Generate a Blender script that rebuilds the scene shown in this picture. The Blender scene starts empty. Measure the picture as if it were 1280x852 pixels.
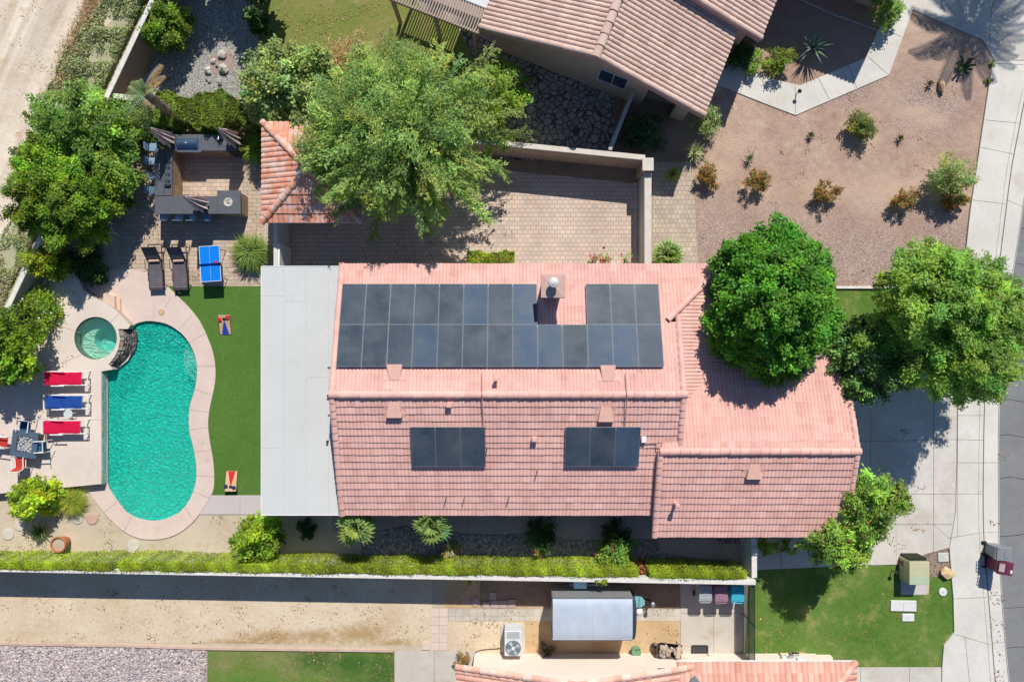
import bpy, bmesh, math, random
import numpy as np
from mathutils import Vector, Matrix
from mathutils.geometry import tessellate_polygon

random.seed(7)
SC = bpy.context.scene
COL = SC.collection
CAMH = 32.0
F = 853.333
R = math.radians

# ------------------------------------------------------------------ helpers
def W(px, py, h=0.0):
    k = (CAMH - h) / F
    return Vector(((px - 640) * k, (426 - py) * k, h))

def WL(pts, h=0.0):
    return [W(p[0], p[1], h) for p in pts]

def tag(o, label=None, cat=None, group=None, kind=None):
    if label: o['label'] = label
    if cat: o['category'] = cat
    if group: o['group'] = group
    if kind: o['kind'] = kind
    return o

def thing(name, label, cat, loc=(0, 0, 0), rz=0.0, group=None, rot=None):
    o = bpy.data.objects.new(name, None)
    o.empty_display_size = 0.2
    COL.objects.link(o)
    o.location = loc
    o.rotation_euler = rot if rot is not None else (0, 0, rz)
    return tag(o, label, cat, group)

def obj_matrix(o):
    if o is None: return Matrix.Identity(4)
    return Matrix.Translation(o.location) @ o.rotation_euler.to_matrix().to_4x4()

def children(o):
    return [c for c in COL.objects if c.parent == o]

def copy_tree(o, loc=None, rz=None, label=None, group=None, parent=None):
    c = o.copy(); COL.objects.link(c)
    if parent: c.parent = parent
    if loc is not None: c.location = loc
    if rz is not None: c.rotation_euler = (0, 0, rz)
    if label: c['label'] = label
    if group: c['group'] = group
    for ch in o.children:
        copy_tree(ch, parent=c)
    return c

class MB:
    def __init__(s):
        s.v = []; s.f = []; s.m = []
    def add(s, verts, faces, mi=0):
        b = len(s.v)
        s.v += [Vector(x) for x in verts]
        for f in faces:
            s.f.append([b + i for i in f]); s.m.append(mi)
        return s
    def xf(s, mat, start=0):
        for i in range(start, len(s.v)): s.v[i] = mat @ s.v[i]
        return s
    def box(s, c, d, rz=0.0, mi=0, rot=None, bev=0.0):
        x, y, z = d[0] / 2, d[1] / 2, d[2] / 2
        M_ = Matrix.Translation(Vector(c)) @ (Matrix.Rotation(rz, 4, 'Z') if rot is None else rot.to_4x4())
        if bev > 0:
            b = min(bev, x * .9, y * .9, z * .9)
            vs = []
            for (zz, ins) in ((-z, b), (-z + b, 0), (z - b, 0), (z, b)):
                xx, yy = x - ins, y - ins
                c_ = b if ins == 0 else b * .6
                vs += [(-xx + c_, -yy, zz), (xx - c_, -yy, zz), (xx, -yy + c_, zz), (xx, yy - c_, zz),
                       (xx - c_, yy, zz), (-xx + c_, yy, zz), (-xx, yy - c_, zz), (-xx, -yy + c_, zz)]
            fs = [list(range(7, -1, -1)), list(range(24, 32))]
            for l in range(3):
                for i in range(8):
                    j = (i + 1) % 8
                    fs.append([l * 8 + i, l * 8 + j, l * 8 + 8 + j, l * 8 + 8 + i])
            return s.add([M_ @ Vector(v) for v in vs], fs, mi)
        vs = [(-x, -y, -z), (x, -y, -z), (x, y, -z), (-x, y, -z), (-x, -y, z), (x, -y, z), (x, y, z), (-x, y, z)]
        return s.add([M_ @ Vector(v) for v in vs],
                     [(3, 2, 1, 0), (4, 5, 6, 7), (0, 1, 5, 4), (1, 2, 6, 5), (2, 3, 7, 6), (3, 0, 4, 7)], mi)
    def bb(s, x0, x1, y0, y1, z0, z1, mi=0, bev=0.0):
        return s.box(((x0 + x1) / 2, (y0 + y1) / 2, (z0 + z1) / 2), (abs(x1 - x0), abs(y1 - y0), abs(z1 - z0)), 0, mi, None, bev)
    def tube(s, pts, r, n=8, mi=0, cap=True):
        pts = [Vector(p) for p in pts]
        rs = r if isinstance(r, (list, tuple)) else [r] * len(pts)
        b = len(s.v); ref = None
        for i, p in enumerate(pts):
            t = (pts[min(i + 1, len(pts) - 1)] - pts[max(i - 1, 0)])
            if t.length < 1e-9: t = Vector((0, 0, 1))
            t.normalize()
            if ref is None: ref = Vector((1, 0, 0)) if abs(t.x) < .8 else Vector((0, 1, 0))
            a = (ref - t * ref.dot(t)).normalized(); ref = a
            c = t.cross(a)
            for k in range(n):
                an = 2 * math.pi * k / n
                s.v.append(p + (a * math.cos(an) + c * math.sin(an)) * rs[i])
        for i in range(len(pts) - 1):
            for k in range(n):
                j = (k + 1) % n
                s.f.append([b + i * n + k, b + i * n + j, b + (i + 1) * n + j, b + (i + 1) * n + k]); s.m.append(mi)
        if cap:
            s.f.append([b + k for k in range(n - 1, -1, -1)]); s.m.append(mi)
            s.f.append([b + (len(pts) - 1) * n + k for k in range(n)]); s.m.append(mi)
        return s
    def lathe(s, prof, n=20, c=(0, 0, 0), mi=0, pleat=0.0, folds=8):
        b = len(s.v); c = Vector(c)
        for (r, z) in prof:
            for k in range(n):
                a = 2 * math.pi * k / n
                rr = r * (1 + pleat * math.cos(folds * a))
                s.v.append(c + Vector((rr * math.cos(a), rr * math.sin(a), z)))
        for i in range(len(prof) - 1):
            for k in range(n):
                j = (k + 1) % n
                s.f.append([b + i * n + k, b + i * n + j, b + (i + 1) * n + j, b + (i + 1) * n + k]); s.m.append(mi)
        s.f.append([b + k for k in range(n - 1, -1, -1)]); s.m.append(mi)
        s.f.append([b + (len(prof) - 1) * n + k for k in range(n)]); s.m.append(mi)
        return s
    def poly(s, pts, holes=(), mi=0):
        loops = [[Vector(p) for p in pts]] + [[Vector(p) for p in h] for h in holes]
        flat = [p for l in loops for p in l]
        b = len(s.v); s.v += [p.copy() for p in flat]
        flip = 1
        for t in tessellate_polygon([[Vector((p.x, p.y, 0)) for p in l] for l in loops]):
            t = list(t)
            a, bb_, c = (flat[i] for i in t)
            nz = (bb_ - a).cross(c - a).z
            if nz < 0: t.reverse()
            s.f.append([b + i for i in t]); s.m.append(mi)
        return s
    def skirt(s, pts, dz, mi=0):
        pts = [Vector(p) for p in pts]; n = len(pts)
        vs = pts + [p + Vector((0, 0, dz)) for p in pts]
        return s.add(vs, [[i, (i + 1) % n, n + (i + 1) % n, n + i] for i in range(n)], mi)
    def prism(s, pts, z0, z1, mi=0, holes=(), mside=None):
        top = [Vector((p[0], p[1], z1)) for p in pts]
        hs = [[Vector((p[0], p[1], z1)) for p in h] for h in holes]
        s.poly(top, hs, mi)
        s.skirt(top, z0 - z1, mi if mside is None else mside)
        for h in hs: s.skirt(h, z0 - z1, mi if mside is None else mside)
        return s
    def ribbon(s, pts, w, z=None, mi=0):
        pts = [Vector(p) for p in pts]
        L = []; Rr = []
        for i, p in enumerate(pts):
            t = pts[min(i + 1, len(pts) - 1)] - pts[max(i - 1, 0)]
            n = Vector((-t.y, t.x, 0)).normalized() * (w / 2)
            q = Vector((p.x, p.y, p.z if z is None else z))
            L.append(q + n); Rr.append(q - n)
        n = len(pts)
        return s.add(L + Rr, [[n + i, n + i + 1, i + 1, i] for i in range(n - 1)], mi)
    def build(s, name, mats, parent=None, smooth=False, world=False, label=None, cat=None, group=None, kind=None, loc=None):
        if not isinstance(mats, (list, tuple)): mats = [mats]
        vs = s.v
        if world and parent is not None:
            inv = obj_matrix(parent).inverted()
            vs = [inv @ v for v in vs]
        if loc is not None:
            vs = [v - Vector(loc) for v in vs]
        me = bpy.data.meshes.new(name)
        me.from_pydata([tuple(v) for v in vs], [], s.f)
        for m in mats: me.materials.append(m)
        if any(s.m): me.polygons.foreach_set('material_index', s.m)
        if smooth: me.polygons.foreach_set('use_smooth', [True] * len(s.f))
        me.update()
        o = bpy.data.objects.new(name, me); COL.objects.link(o)
        if parent is not None: o.parent = parent
        if loc is not None: o.location = loc
        return tag(o, label, cat, group, kind)

# ------------------------------------------------------------------ materials
class NT:
    def __init__(s, name):
        s.mat = bpy.data.materials.new(name); s.mat.use_nodes = True
        s.t = s.mat.node_tree; s.t.nodes.clear()
        s.out = s.n('ShaderNodeOutputMaterial')
        s._c = None
    def n(s, typ, **kw):
        x = s.t.nodes.new(typ)
        for k, v in kw.items():
            if hasattr(x, k): setattr(x, k, v)
            else: x.inputs[k.replace('_', ' ')].default_value = v
        return x
    def l(s, a, b): s.t.links.new(a, b)
    def co(s):
        if s._c is None: s._c = s.n('ShaderNodeTexCoord').outputs['Object']
        return s._c
    def noise(s, scale, detail=5, rough=.6, vec=None, dist=0.0):
        x = s.n('ShaderNodeTexNoise'); x.inputs['Scale'].default_value = scale; x.inputs['Detail'].default_value = detail
        x.inputs['Roughness'].default_value = rough; x.inputs['Distortion'].default_value = dist
        s.l(vec or s.co(), x.inputs['Vector']); return x.outputs['Fac']
    def ramp(s, fac, stops):
        x = s.n('ShaderNodeValToRGB'); e = x.color_ramp.elements
        while len(e) < len(stops): e.new(.5)
        for i, (p, c) in enumerate(stops):
            e[i].position = p; e[i].color = (*c, 1) if len(c) == 3 else c
        s.l(fac, x.inputs['Fac']); return x.outputs['Color']
    def mix(s, fac, a, b, mode='MIX'):
        x = s.n('ShaderNodeMix'); x.data_type = 'RGBA'; x.blend_type = mode
        def put(i, v):
            if hasattr(v, 'is_linked') or isinstance(v, bpy.types.NodeSocket): s.l(v, x.inputs[i])
            elif isinstance(v, (int, float)): x.inputs[i].default_value = v
            else: x.inputs[i].default_value = (*v, 1) if len(v) == 3 else v
        put(0, fac); put(6, a); put(7, b)
        return x.outputs[2]
    def math(s, op, a, b=None, clamp=False):
        x = s.n('ShaderNodeMath'); x.operation = op; x.use_clamp = clamp
        for i, v in enumerate((a, b)):
            if v is None: continue
            if isinstance(v, (int, float)): x.inputs[i].default_value = v
            else: s.l(v, x.inputs[i])
        return x.outputs[0]
    def bump(s, h, strength=.4, dist=.02):
        x = s.n('ShaderNodeBump'); x.inputs['Strength'].default_value = strength; x.inputs['Distance'].default_value = dist
        s.l(h, x.inputs['Height']); return x.outputs['Normal']
    def prin(s, col, rough=.8, metal=0.0, nrm=None, spec=.3, **kw):
        p = s.n('ShaderNodeBsdfPrincipled')
        if isinstance(col, bpy.types.NodeSocket): s.l(col, p.inputs['Base Color'])
        else: p.inputs['Base Color'].default_value = (*col, 1)
        if isinstance(rough, bpy.types.NodeSocket): s.l(rough, p.inputs['Roughness'])
        else: p.inputs['Roughness'].default_value = rough
        p.inputs['Metallic'].default_value = metal
        p.inputs['Specular IOR Level'].default_value = spec
        for k, v in kw.items(): p.inputs[k.replace('_', ' ')].default_value = v
        if nrm is not None: s.l(nrm, p.inputs['Normal'])
        s.l(p.outputs[0], s.out.inputs['Surface']); return p

MATS = {}
def mat(name, c1, c2=None, rough=.75, metal=0.0, scale=4.0, bump=0.0, bscale=40.0, spec=.3, lo=.3, hi=.7, detail=5):
    if name in MATS: return MATS[name]
    t = NT(name)
    if c2 is None: c2 = tuple(x * .82 for x in c1)
    col = t.ramp(t.noise(scale, detail), [(lo, c2), (hi, c1)])
    nr = t.bump(t.noise(bscale, 3), bump, .01) if bump else None
    t.prin(col, rough, metal, nr, spec)
    MATS[name] = t.mat
    return t.mat

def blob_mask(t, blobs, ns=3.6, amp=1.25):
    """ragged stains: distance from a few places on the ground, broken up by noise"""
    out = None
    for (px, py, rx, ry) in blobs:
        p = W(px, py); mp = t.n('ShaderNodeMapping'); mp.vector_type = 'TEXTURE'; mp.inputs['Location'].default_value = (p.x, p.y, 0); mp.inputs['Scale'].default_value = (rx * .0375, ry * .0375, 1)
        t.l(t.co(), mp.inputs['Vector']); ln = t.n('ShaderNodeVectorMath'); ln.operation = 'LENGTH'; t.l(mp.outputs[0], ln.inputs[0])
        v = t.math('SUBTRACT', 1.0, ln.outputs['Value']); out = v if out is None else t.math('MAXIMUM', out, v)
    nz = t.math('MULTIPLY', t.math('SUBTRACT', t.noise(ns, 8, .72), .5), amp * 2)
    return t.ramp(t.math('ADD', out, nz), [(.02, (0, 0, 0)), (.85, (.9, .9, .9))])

def mat_ground(name, cols, s1=.35, s2=4.0, s3=40.0, fine=.35, bump=.5, spots=None, rough=.95, mid=.35, speck=None, blobs=None):
    """several scales of colour noise for bare ground"""
    t = NT(name)
    a = t.noise(s1, 6, .62)
    b = t.noise(s2, 6, .65)
    c = t.noise(s3, 4, .7)
    k = t.math('ADD', t.math('MULTIPLY', a, 1 - mid), t.math('MULTIPLY', b, mid))
    n = len(cols)
    col = t.ramp(k, [(.34 + .32 * i / max(1, n - 1), cols[i]) for i in range(n)])
    f = t.ramp(c, [(.25, (1 - fine,) * 3), (.75, (1 + fine * .6,) * 3)])
    col = t.mix(1.0, col, f, 'MULTIPLY')
    if spots:
        for (sc, lo, hi, cc) in spots:
            m = t.ramp(t.noise(sc, 7, .68), [(lo, (0, 0, 0)), (hi, (1, 1, 1))])
            col = t.mix(m, col, cc)
    if blobs: col = t.mix(blob_mask(t, blobs[0]), col, blobs[1])
    if speck:
        sc, lo, cc = speck
        v = t.n('ShaderNodeTexVoronoi'); v.inputs['Scale'].default_value = sc; t.l(t.co(), v.inputs['Vector'])
        w = t.n('ShaderNodeSeparateColor'); t.l(v.outputs['Color'], w.inputs[0])
        m = t.math('GREATER_THAN', w.outputs[0], lo)
        col = t.mix(m, col, cc)
    t.prin(col, rough, 0, t.bump(c, bump, .03), .15)
    return t.mat

def mat_gravel(name, cols, cell=18.0, dark=.45, s1=.5, tone=.25, bump=1.0, dirt=None):
    """loose stones: voronoi cells with a random colour each, dark gaps"""
    t = NT(name)
    v = t.n('ShaderNodeTexVoronoi'); v.inputs['Scale'].default_value = cell; t.l(t.co(), v.inputs['Vector'])
    w = t.n('ShaderNodeSeparateColor'); t.l(v.outputs['Color'], w.inputs[0])
    n = len(cols)
    col = t.ramp(w.outputs[0], [(i / max(1, n - 1), cols[i]) for i in range(n)])
    g = t.ramp(v.outputs['Distance'], [(.30, (1, 1, 1)), (.72, (1 - dark,) * 3)])
    col = t.mix(1.0, col, g, 'MULTIPLY')
    big = t.ramp(t.noise(s1, 6, .65), [(.3, (1 - tone,) * 3), (.7, (1 + tone * .5,) * 3)])
    col = t.mix(1.0, col, big, 'MULTIPLY')
    if dirt:
        sc, lo, hi, cc = dirt
        col = t.mix(t.ramp(t.noise(sc, 6, .65), [(lo, (0, 0, 0)), (hi, (.85, .85, .85))]), col, cc)
    h = t.math('SUBTRACT', 1.0, v.outputs['Distance'])
    t.prin(col, .9, 0, t.bump(h, bump, .03), .2)
    return t.mat

def mat_pavers(name, cols, mortar, bw=.24, bh=.16, msize=.012, s1=.6, off=.5, rot=0.0, tone=.2, vert=False):
    t = NT(name)
    if vert:
        sp = t.n('ShaderNodeSeparateXYZ'); t.l(t.co(), sp.inputs[0]); cb = t.n('ShaderNodeCombineXYZ')
        t.l(t.math('ADD', sp.outputs[0], sp.outputs[1]), cb.inputs[0]); t.l(sp.outputs[2], cb.inputs[1]); t._c = cb.outputs[0]
    mp = t.n('ShaderNodeMapping'); mp.inputs['Rotation'].default_value = (0, 0, rot); t.l(t.co(), mp.inputs['Vector'])
    b = t.n('ShaderNodeTexBrick'); b.offset = off
    b.inputs['Scale'].default_value = 1.0
    b.inputs['Brick Width'].default_value = bw; b.inputs['Row Height'].default_value = bh
    b.inputs['Mortar Size'].default_value = msize; b.inputs['Mortar Smooth'].default_value = .2; b.inputs['Bias'].default_value = 0
    b.inputs['Color1'].default_value = (0, 0, 0, 1); b.inputs['Color2'].default_value = (1, 1, 1, 1); b.inputs['Mortar'].default_value = (.5, .5, .5, 1)
    t.l(mp.outputs[0], b.inputs['Vector'])
    n = len(cols)
    col = t.ramp(b.outputs['Color'], [(i / max(1, n - 1), cols[i]) for i in range(n)])
    col = t.mix(b.outputs['Fac'], col, mortar)
    big = t.ramp(t.noise(s1, 6, .65), [(.3, (1 - tone,) * 3), (.7, (1 + tone * .6,) * 3)])
    col = t.mix(1.0, col, big, 'MULTIPLY')
    fine = t.ramp(t.noise(35, 4, .7), [(.25, (.82,) * 3), (.75, (1.12,) * 3)])
    col = t.mix(1.0, col, fine, 'MULTIPLY')
    t.prin(col, .9, 0, t.bump(t.math('SUBTRACT', 1.0, b.outputs['Fac']), .6, .008), .2)
    return t.mat

def mat_concrete(name, c1, c2, stain=None, s1=.5, fine=.1, crack=None, bump=.15):
    t = NT(name)
    a = t.noise(s1, 7, .62); b = t.noise(s1 * 9, 6, .7)
    k = t.math('ADD', t.math('MULTIPLY', a, .65), t.math('MULTIPLY', b, .35))
    col = t.ramp(k, [(.35, c2), (.62, c1)])
    f = t.ramp(t.noise(60, 4, .7), [(.25, (1 - fine,) * 3), (.75, (1 + fine * .6,) * 3)])
    col = t.mix(1.0, col, f, 'MULTIPLY')
    if stain:
        for (sc, lo, hi, cc) in stain:
            col = t.mix(t.ramp(t.noise(sc, 7, .66), [(lo, (0, 0, 0)), (hi, (.8, .8, .8))]), col, cc)
    if crack:
        sc, wd, cc = crack
        nz = t.n('ShaderNodeTexNoise'); nz.inputs['Scale'].default_value = 1.2; nz.inputs['Detail'].default_value = 4; t.l(t.co(), nz.inputs['Vector'])
        vv = t.n('ShaderNodeVectorMath'); vv.operation = 'SCALE'; vv.inputs['Scale'].default_value = .9; t.l(nz.outputs['Color'], vv.inputs[0])
        va = t.n('ShaderNodeVectorMath'); va.operation = 'ADD'; t.l(t.co(), va.inputs[0]); t.l(vv.outputs[0], va.inputs[1])
        v = t.n('ShaderNodeTexVoronoi'); v.feature = 'DISTANCE_TO_EDGE'; v.inputs['Scale'].default_value = sc; t.l(va.outputs[0], v.inputs['Vector'])
        m = t.math('LESS_THAN', v.outputs['Distance'], wd)
        m = t.math('MULTIPLY', m, t.ramp(t.noise(.8, 3), [(.42, (0, 0, 0)), (.55, (.75, .75, .75))]))
        col = t.mix(m, col, cc)
    t.prin(col, .85, 0, t.bump(t.noise(70, 4), bump, .01), .2)
    return t.mat

def mat_flag(name, c1, c2, mortar, cell=3.2, wd=.06):
    t = NT(name)
    v = t.n('ShaderNodeTexVoronoi'); v.feature = 'DISTANCE_TO_EDGE'; v.inputs['Scale'].default_value = cell; t.l(t.co(), v.inputs['Vector'])
    v2 = t.n('ShaderNodeTexVoronoi'); v2.inputs['Scale'].default_value = cell; t.l(t.co(), v2.inputs['Vector'])
    w = t.n('ShaderNodeSeparateColor'); t.l(v2.outputs['Color'], w.inputs[0])
    col = t.ramp(w.outputs[0], [(0, c2), (1, c1)])
    col = t.mix(1.0, col, t.ramp(t.noise(9, 5), [(.3, (.75,) * 3), (.7, (1.15,) * 3)]), 'MULTIPLY')
    m = t.ramp(v.outputs['Distance'], [(wd * .6, (1, 1, 1)), (wd, (0, 0, 0))])
    col = t.mix(m, col, mortar)
    t.prin(col, .9, 0, t.bump(t.ramp(v.outputs['Distance'], [(0, (0,) * 3), (wd * 1.5, (1,) * 3)]), .8, .03), .2)
    return t.mat

def mat_grass(name, cols, s1=.5, s2=6, fine=.45, patches=None, fscale=55, blobs=None):
    t = NT(name)
    a = t.noise(s1, 6, .62); b = t.noise(s2, 6, .7)
    mp = t.n('ShaderNodeMapping'); mp.inputs['Scale'].default_value = (1, .55, 1); t.l(t.co(), mp.inputs['Vector'])
    c = t.noise(fscale, 4, .75, mp.outputs[0])
    k = t.math('ADD', t.math('MULTIPLY', a, .6), t.math('MULTIPLY', b, .4))
    n = len(cols)
    col = t.ramp(k, [(.34 + .32 * i / max(1, n - 1), cols[i]) for i in range(n)])
    col = t.mix(1.0, col, t.ramp(c, [(.28, (1 - fine,) * 3), (.72, (1 + fine * .7,) * 3)]), 'MULTIPLY')
    if patches:
        for (sc, lo, hi, cc) in patches:
            col = t.mix(t.ramp(t.noise(sc, 6, .68), [(lo, (0, 0, 0)), (hi, (.9, .9, .9))]), col, cc)
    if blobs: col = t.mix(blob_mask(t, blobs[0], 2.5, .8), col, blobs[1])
    t.prin(col, .9, 0, t.bump(c, 1.0, .05), .15)
    return t.mat

def mat_leaf(name, c, trans=.35, gloss=.12, rough=.45):
    trans = min(.5, trans * 1.35)
    t = NT(name)
    at = t.n('ShaderNodeAttribute'); at.attribute_name = 'tint'
    col = t.mix(1.0, c, at.outputs['Color'], 'MULTIPLY')
    d = t.n('ShaderNodeBsdfDiffuse'); t.l(col, d.inputs['Color'])
    tr = t.n('ShaderNodeBsdfTranslucent')
    t.l(t.mix(1.0, col, (1.05, 1.25, .55), 'MULTIPLY'), tr.inputs['Color'])
    m = t.n('ShaderNodeMixShader'); m.inputs[0].default_value = trans
    t.l(d.outputs[0], m.inputs[1]); t.l(tr.outputs[0], m.inputs[2])
    g = t.n('ShaderNodeBsdfGlossy'); g.inputs['Roughness'].default_value = rough; g.inputs['Color'].default_value = (.8, .85, .8, 1)
    fr = t.n('ShaderNodeFresnel'); fr.inputs['IOR'].default_value = 1.35
    m2 = t.n('ShaderNodeMixShader'); t.l(t.math('MULTIPLY', fr.outputs[0], gloss * 6), m2.inputs[0])
    t.l(m.outputs[0], m2.inputs[1]); t.l(g.outputs[0], m2.inputs[2])
    t.l(m2.outputs[0], t.out.inputs['Surface'])
    return t.mat

def mat_tile(name, c1, c2, c3, wear=None):
    t = NT(name)
    at = t.n('ShaderNodeAttribute'); at.attribute_name = 'tint'
    w = t.n('ShaderNodeSeparateColor'); t.l(at.outputs['Color'], w.inputs[0])
    col = t.ramp(w.outputs[0], [(0, c2), (.5, c1), (1, c3)])
    col = t.mix(1.0, col, t.ramp(t.noise(.55, 6, .6), [(.3, (.9, .88, .9)), (.7, (1.06, 1.07, 1.06))]), 'MULTIPLY')
    mp = t.n('ShaderNodeMapping'); mp.inputs['Scale'].default_value = (1.6, .16, .16); t.l(t.co(), mp.inputs['Vector'])
    col = t.mix(1.0, col, t.ramp(t.noise(1.6, 6, .68, mp.outputs[0]), [(.33, (.92, .90, .905)), (.5, (1, 1, 1)), (.66, (1.035, 1.035, 1.03))]), 'MULTIPLY')
    col = t.mix(1.0, col, t.ramp(t.noise(22, 5, .7), [(.25, (.84,) * 3), (.75, (1.12,) * 3)]), 'MULTIPLY')
    if wear:
        sc, lo, hi, cc = wear
        col = t.mix(t.ramp(t.noise(sc, 5, .65), [(lo, (0, 0, 0)), (hi, (.8, .8, .8))]), col, cc)
    t.prin(col, .85, 0, t.bump(t.noise(90, 3), .15, .01), .2)
    return t.mat
# ------------------------------------------------------------------ palette
white = mat('white_paint', (.78, .78, .75), (.70, .70, .67), .5, scale=3)
stucco = mat('tan_stucco', (.46, .37, .29), (.40, .32, .25), .9, scale=1.2, bump=.4, bscale=60)
stucco_w = mat('cream_stucco', (.80, .68, .58), (.74, .62, .52), .9, scale=1.2, bump=.4, bscale=60)
stucco_n = mat('beige_stucco', (.52, .43, .34), (.46, .38, .30), .9, scale=1.2, bump=.4, bscale=60)
stucco_wall = mat('wall_stucco', (.62, .60, .53), (.55, .53, .47), .9, scale=1.0, bump=.4, bscale=60)
block = mat_pavers('block_face', [(.44, .33, .24), (.50, .38, .28), (.40, .30, .22)], (.30, .23, .17), .4, .2, .012, tone=.15, vert=True)
cap_m = mat('block_cap', (.66, .60, .52), (.56, .50, .43), .9, scale=3, bump=.3)
cap_w = mat('white_cap', (.74, .70, .64), (.60, .56, .50), .9, scale=4, bump=.3)
wood_tan = mat('tan_timber', (.44, .35, .28), (.36, .28, .22), .8, scale=6)
membrane = mat_concrete('roof_membrane', (.585, .59, .565), (.54, .545, .52), stain=[(.8, .58, .76, (.50, .51, .48)), (5, .68, .76, (.46, .46, .43))], s1=.5, fine=.07, bump=.05)
dark_metal = mat('dark_metal', (.05, .05, .055), (.04, .04, .044), .5, .3, scale=10)
black_plastic = mat('black_plastic', (.03, .03, .032), (.02, .02, .022), .55, scale=8)
alu = mat('aluminium', (.55, .56, .57), (.46, .47, .48), .4, .8, scale=5)
galv = mat('grey_steel', (.42, .43, .44), (.35, .36, .37), .5, .6, scale=6)
glass_d = mat('window_glass', (.03, .07, .12), (.02, .05, .09), .08, 0, scale=2, spec=.8)
frame_w = mat('window_frame_white', (.72, .72, .72), None, .5)
tile_pink = mat_tile('pink_roof_tile', (.735, .435, .365), (.655, .36, .295), (.79, .50, .43))
tile_nb = mat_tile('dusty_roof_tile', (.62, .445, .365), (.52, .355, .285), (.71, .535, .445), wear=(1.4, .60, .75, (.50, .36, .24)))
tile_or = mat_tile('orange_roof_tile', (.66, .30, .19), (.54, .21, .13), (.74, .46, .34), wear=(2.4, .47, .60, (.62, .50, .46)))
tile_or2 = mat_tile('coral_roof_tile', (.72, .40, .30), (.62, .29, .20), (.80, .58, .47))
cell_m = None
def make_cell():
    t = NT('solar_cell')
    b = t.n('ShaderNodeTexBrick'); b.offset = 0
    b.inputs['Scale'].default_value = 1; b.inputs['Brick Width'].default_value = .166; b.inputs['Row Height'].default_value = .166
    b.inputs['Mortar Size'].default_value = .009; b.inputs['Color1'].default_value = (0, 0, 0, 1); b.inputs['Color2'].default_value = (1, 1, 1, 1)
    t.l(t.co(), b.inputs['Vector'])
    oi = t.n('ShaderNodeObjectInfo')
    base = t.ramp(oi.outputs['Random'], [(0, (.038, .055, .078)), (.6, (.048, .068, .096)), (1, (.046, .090, .155))])
    col = t.mix(t.math('MULTIPLY', b.outputs['Fac'], .38), base, (.016, .024, .036))
    geo = t.n('ShaderNodeNewGeometry')
    dust = t.ramp(t.noise(1.1, 5, .6, geo.outputs['Position']), [(.35, (0, 0, 0)), (.7, (.65, .65, .65))])
    col = t.mix(dust, col, (.105, .125, .145))
    t.prin(col, .42, 0, None, .10)
    return t.mat
cell_m = make_cell()
asphalt = mat_ground('asphalt', [(.20, .20, .205), (.235, .235, .237), (.27, .268, .262)], .3, 3, 70, .38, .4, spots=[(1.4, .60, .72, (.30, .295, .285)), (4, .66, .72, (.14, .14, .14))], rough=.9)
conc = mat_concrete('drive_concrete', (0.632, 0.594, 0.530), (0.501, 0.465, 0.410), stain=[(.45, .53, .72, (.46, .39, .31)), (2.6, .60, .72, (.66, .635, .585)), (5, .69, .75, (.33, .29, .25))], s1=.6)
conc_walk = mat_concrete('walk_concrete', (0.678, 0.646, 0.582), (0.562, 0.536, 0.479), stain=[(.6, .56, .74, (.50, .43, .35)), (3, .62, .74, (.70, .68, .63)), (6, .70, .76, (.40, .35, .30))], s1=.5)
conc_pad = mat_concrete('pad_concrete', (.56, .51, .45), (.46, .42, .36), stain=[(.9, .56, .7, (.40, .33, .24))], s1=.7)
conc_lilac = mat_concrete('lilac_concrete', (.55, .49, .47), (.49, .44, .43), s1=.5)
conc_side = mat_concrete('side_walk_concrete', (.46, .36, .32), (.37, .30, .28), stain=[(.8, .55, .7, (.33, .24, .20))], s1=.6)
joint_m = mat('joint_dark', (.20, .17, .14), (.15, .13, .11), .95)
joint_l = mat('joint_brown', (.36, .27, .21), (.30, .22, .17), .95)
deck_m = mat_concrete('stamped_deck', (.71, .61, .525), (.63, .525, .445), stain=[(.7, .60, .78, (.58, .40, .25)), (2.2, .60, .72, (.74, .63, .55))], s1=.6, fine=.14, crack=(1.5, .010, (.57, .46, .39)))
coping_m = mat_concrete('pink_coping', (.68, .55, .475), (.60, .465, .40), stain=[(1.0, .60, .76, (.50, .33, .25)), (2.5, .6, .72, (.72, .60, .54))], s1=.7, fine=.14)
paver_bbq = mat_pavers('patio_pavers', [(0.526, 0.403, 0.291), (0.582, 0.459, 0.347), (0.482, 0.370, 0.291), (0.627, 0.493, 0.370)], (0.314, 0.246, 0.190), .42, .19, .012)
paver_court = mat_pavers('court_pavers', [(.62, .46, .36), (.66, .53, .42), (.55, .45, .38), (.68, .50, .39), (.60, .50, .42)], (0.351, 0.281, 0.222), .25, .20, .012)
paver_side = mat_pavers('drive_pavers', [(.52, .42, .32), (.57, .47, .36), (.47, .38, .30), (.60, .48, .37)], (.31, .25, .20), .21, .22, .012)
paver_small = mat_pavers('grid_pavers', [(.54, .48, .40), (.58, .52, .43), (.51, .45, .38)], (.38, .33, .27), .33, .33, .008, off=0)
paver_pink = mat('pink_pavers', (.66, .52, .44), (.58, .45, .38), .9, scale=3, bump=.2)
paver_rose = mat('rose_paver', (.46, .33, .30), (.38, .28, .26), .9, scale=4, bump=.2)
dirt = mat_ground('garden_soil', [(.46, .37, .26), (.55, .46, .34), (.60, .52, .40)], .35, 3, 40, .25, .4, spots=[(1.2, .58, .72, (.42, .31, .19))])
alley = mat_ground('alley_soil', [(.56, .42, .27), (.66, .53, .37), (.73, .62, .46)], .5, 5, 30, .30, .7, spots=[(.9, .63, .74, (.48, .33, .17)), (4.5, .60, .70, (.48, .34, .19)), (7.5, .59, .67, (.42, .30, .18)), (2.2, .62, .68, (.74, .64, .50))], blobs=([(340, 797, 70, 14), (395, 795, 45, 14), (450, 792, 55, 18), (490, 803, 40, 9), (300, 803, 60, 8)], (.40, .26, .12)))
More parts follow.
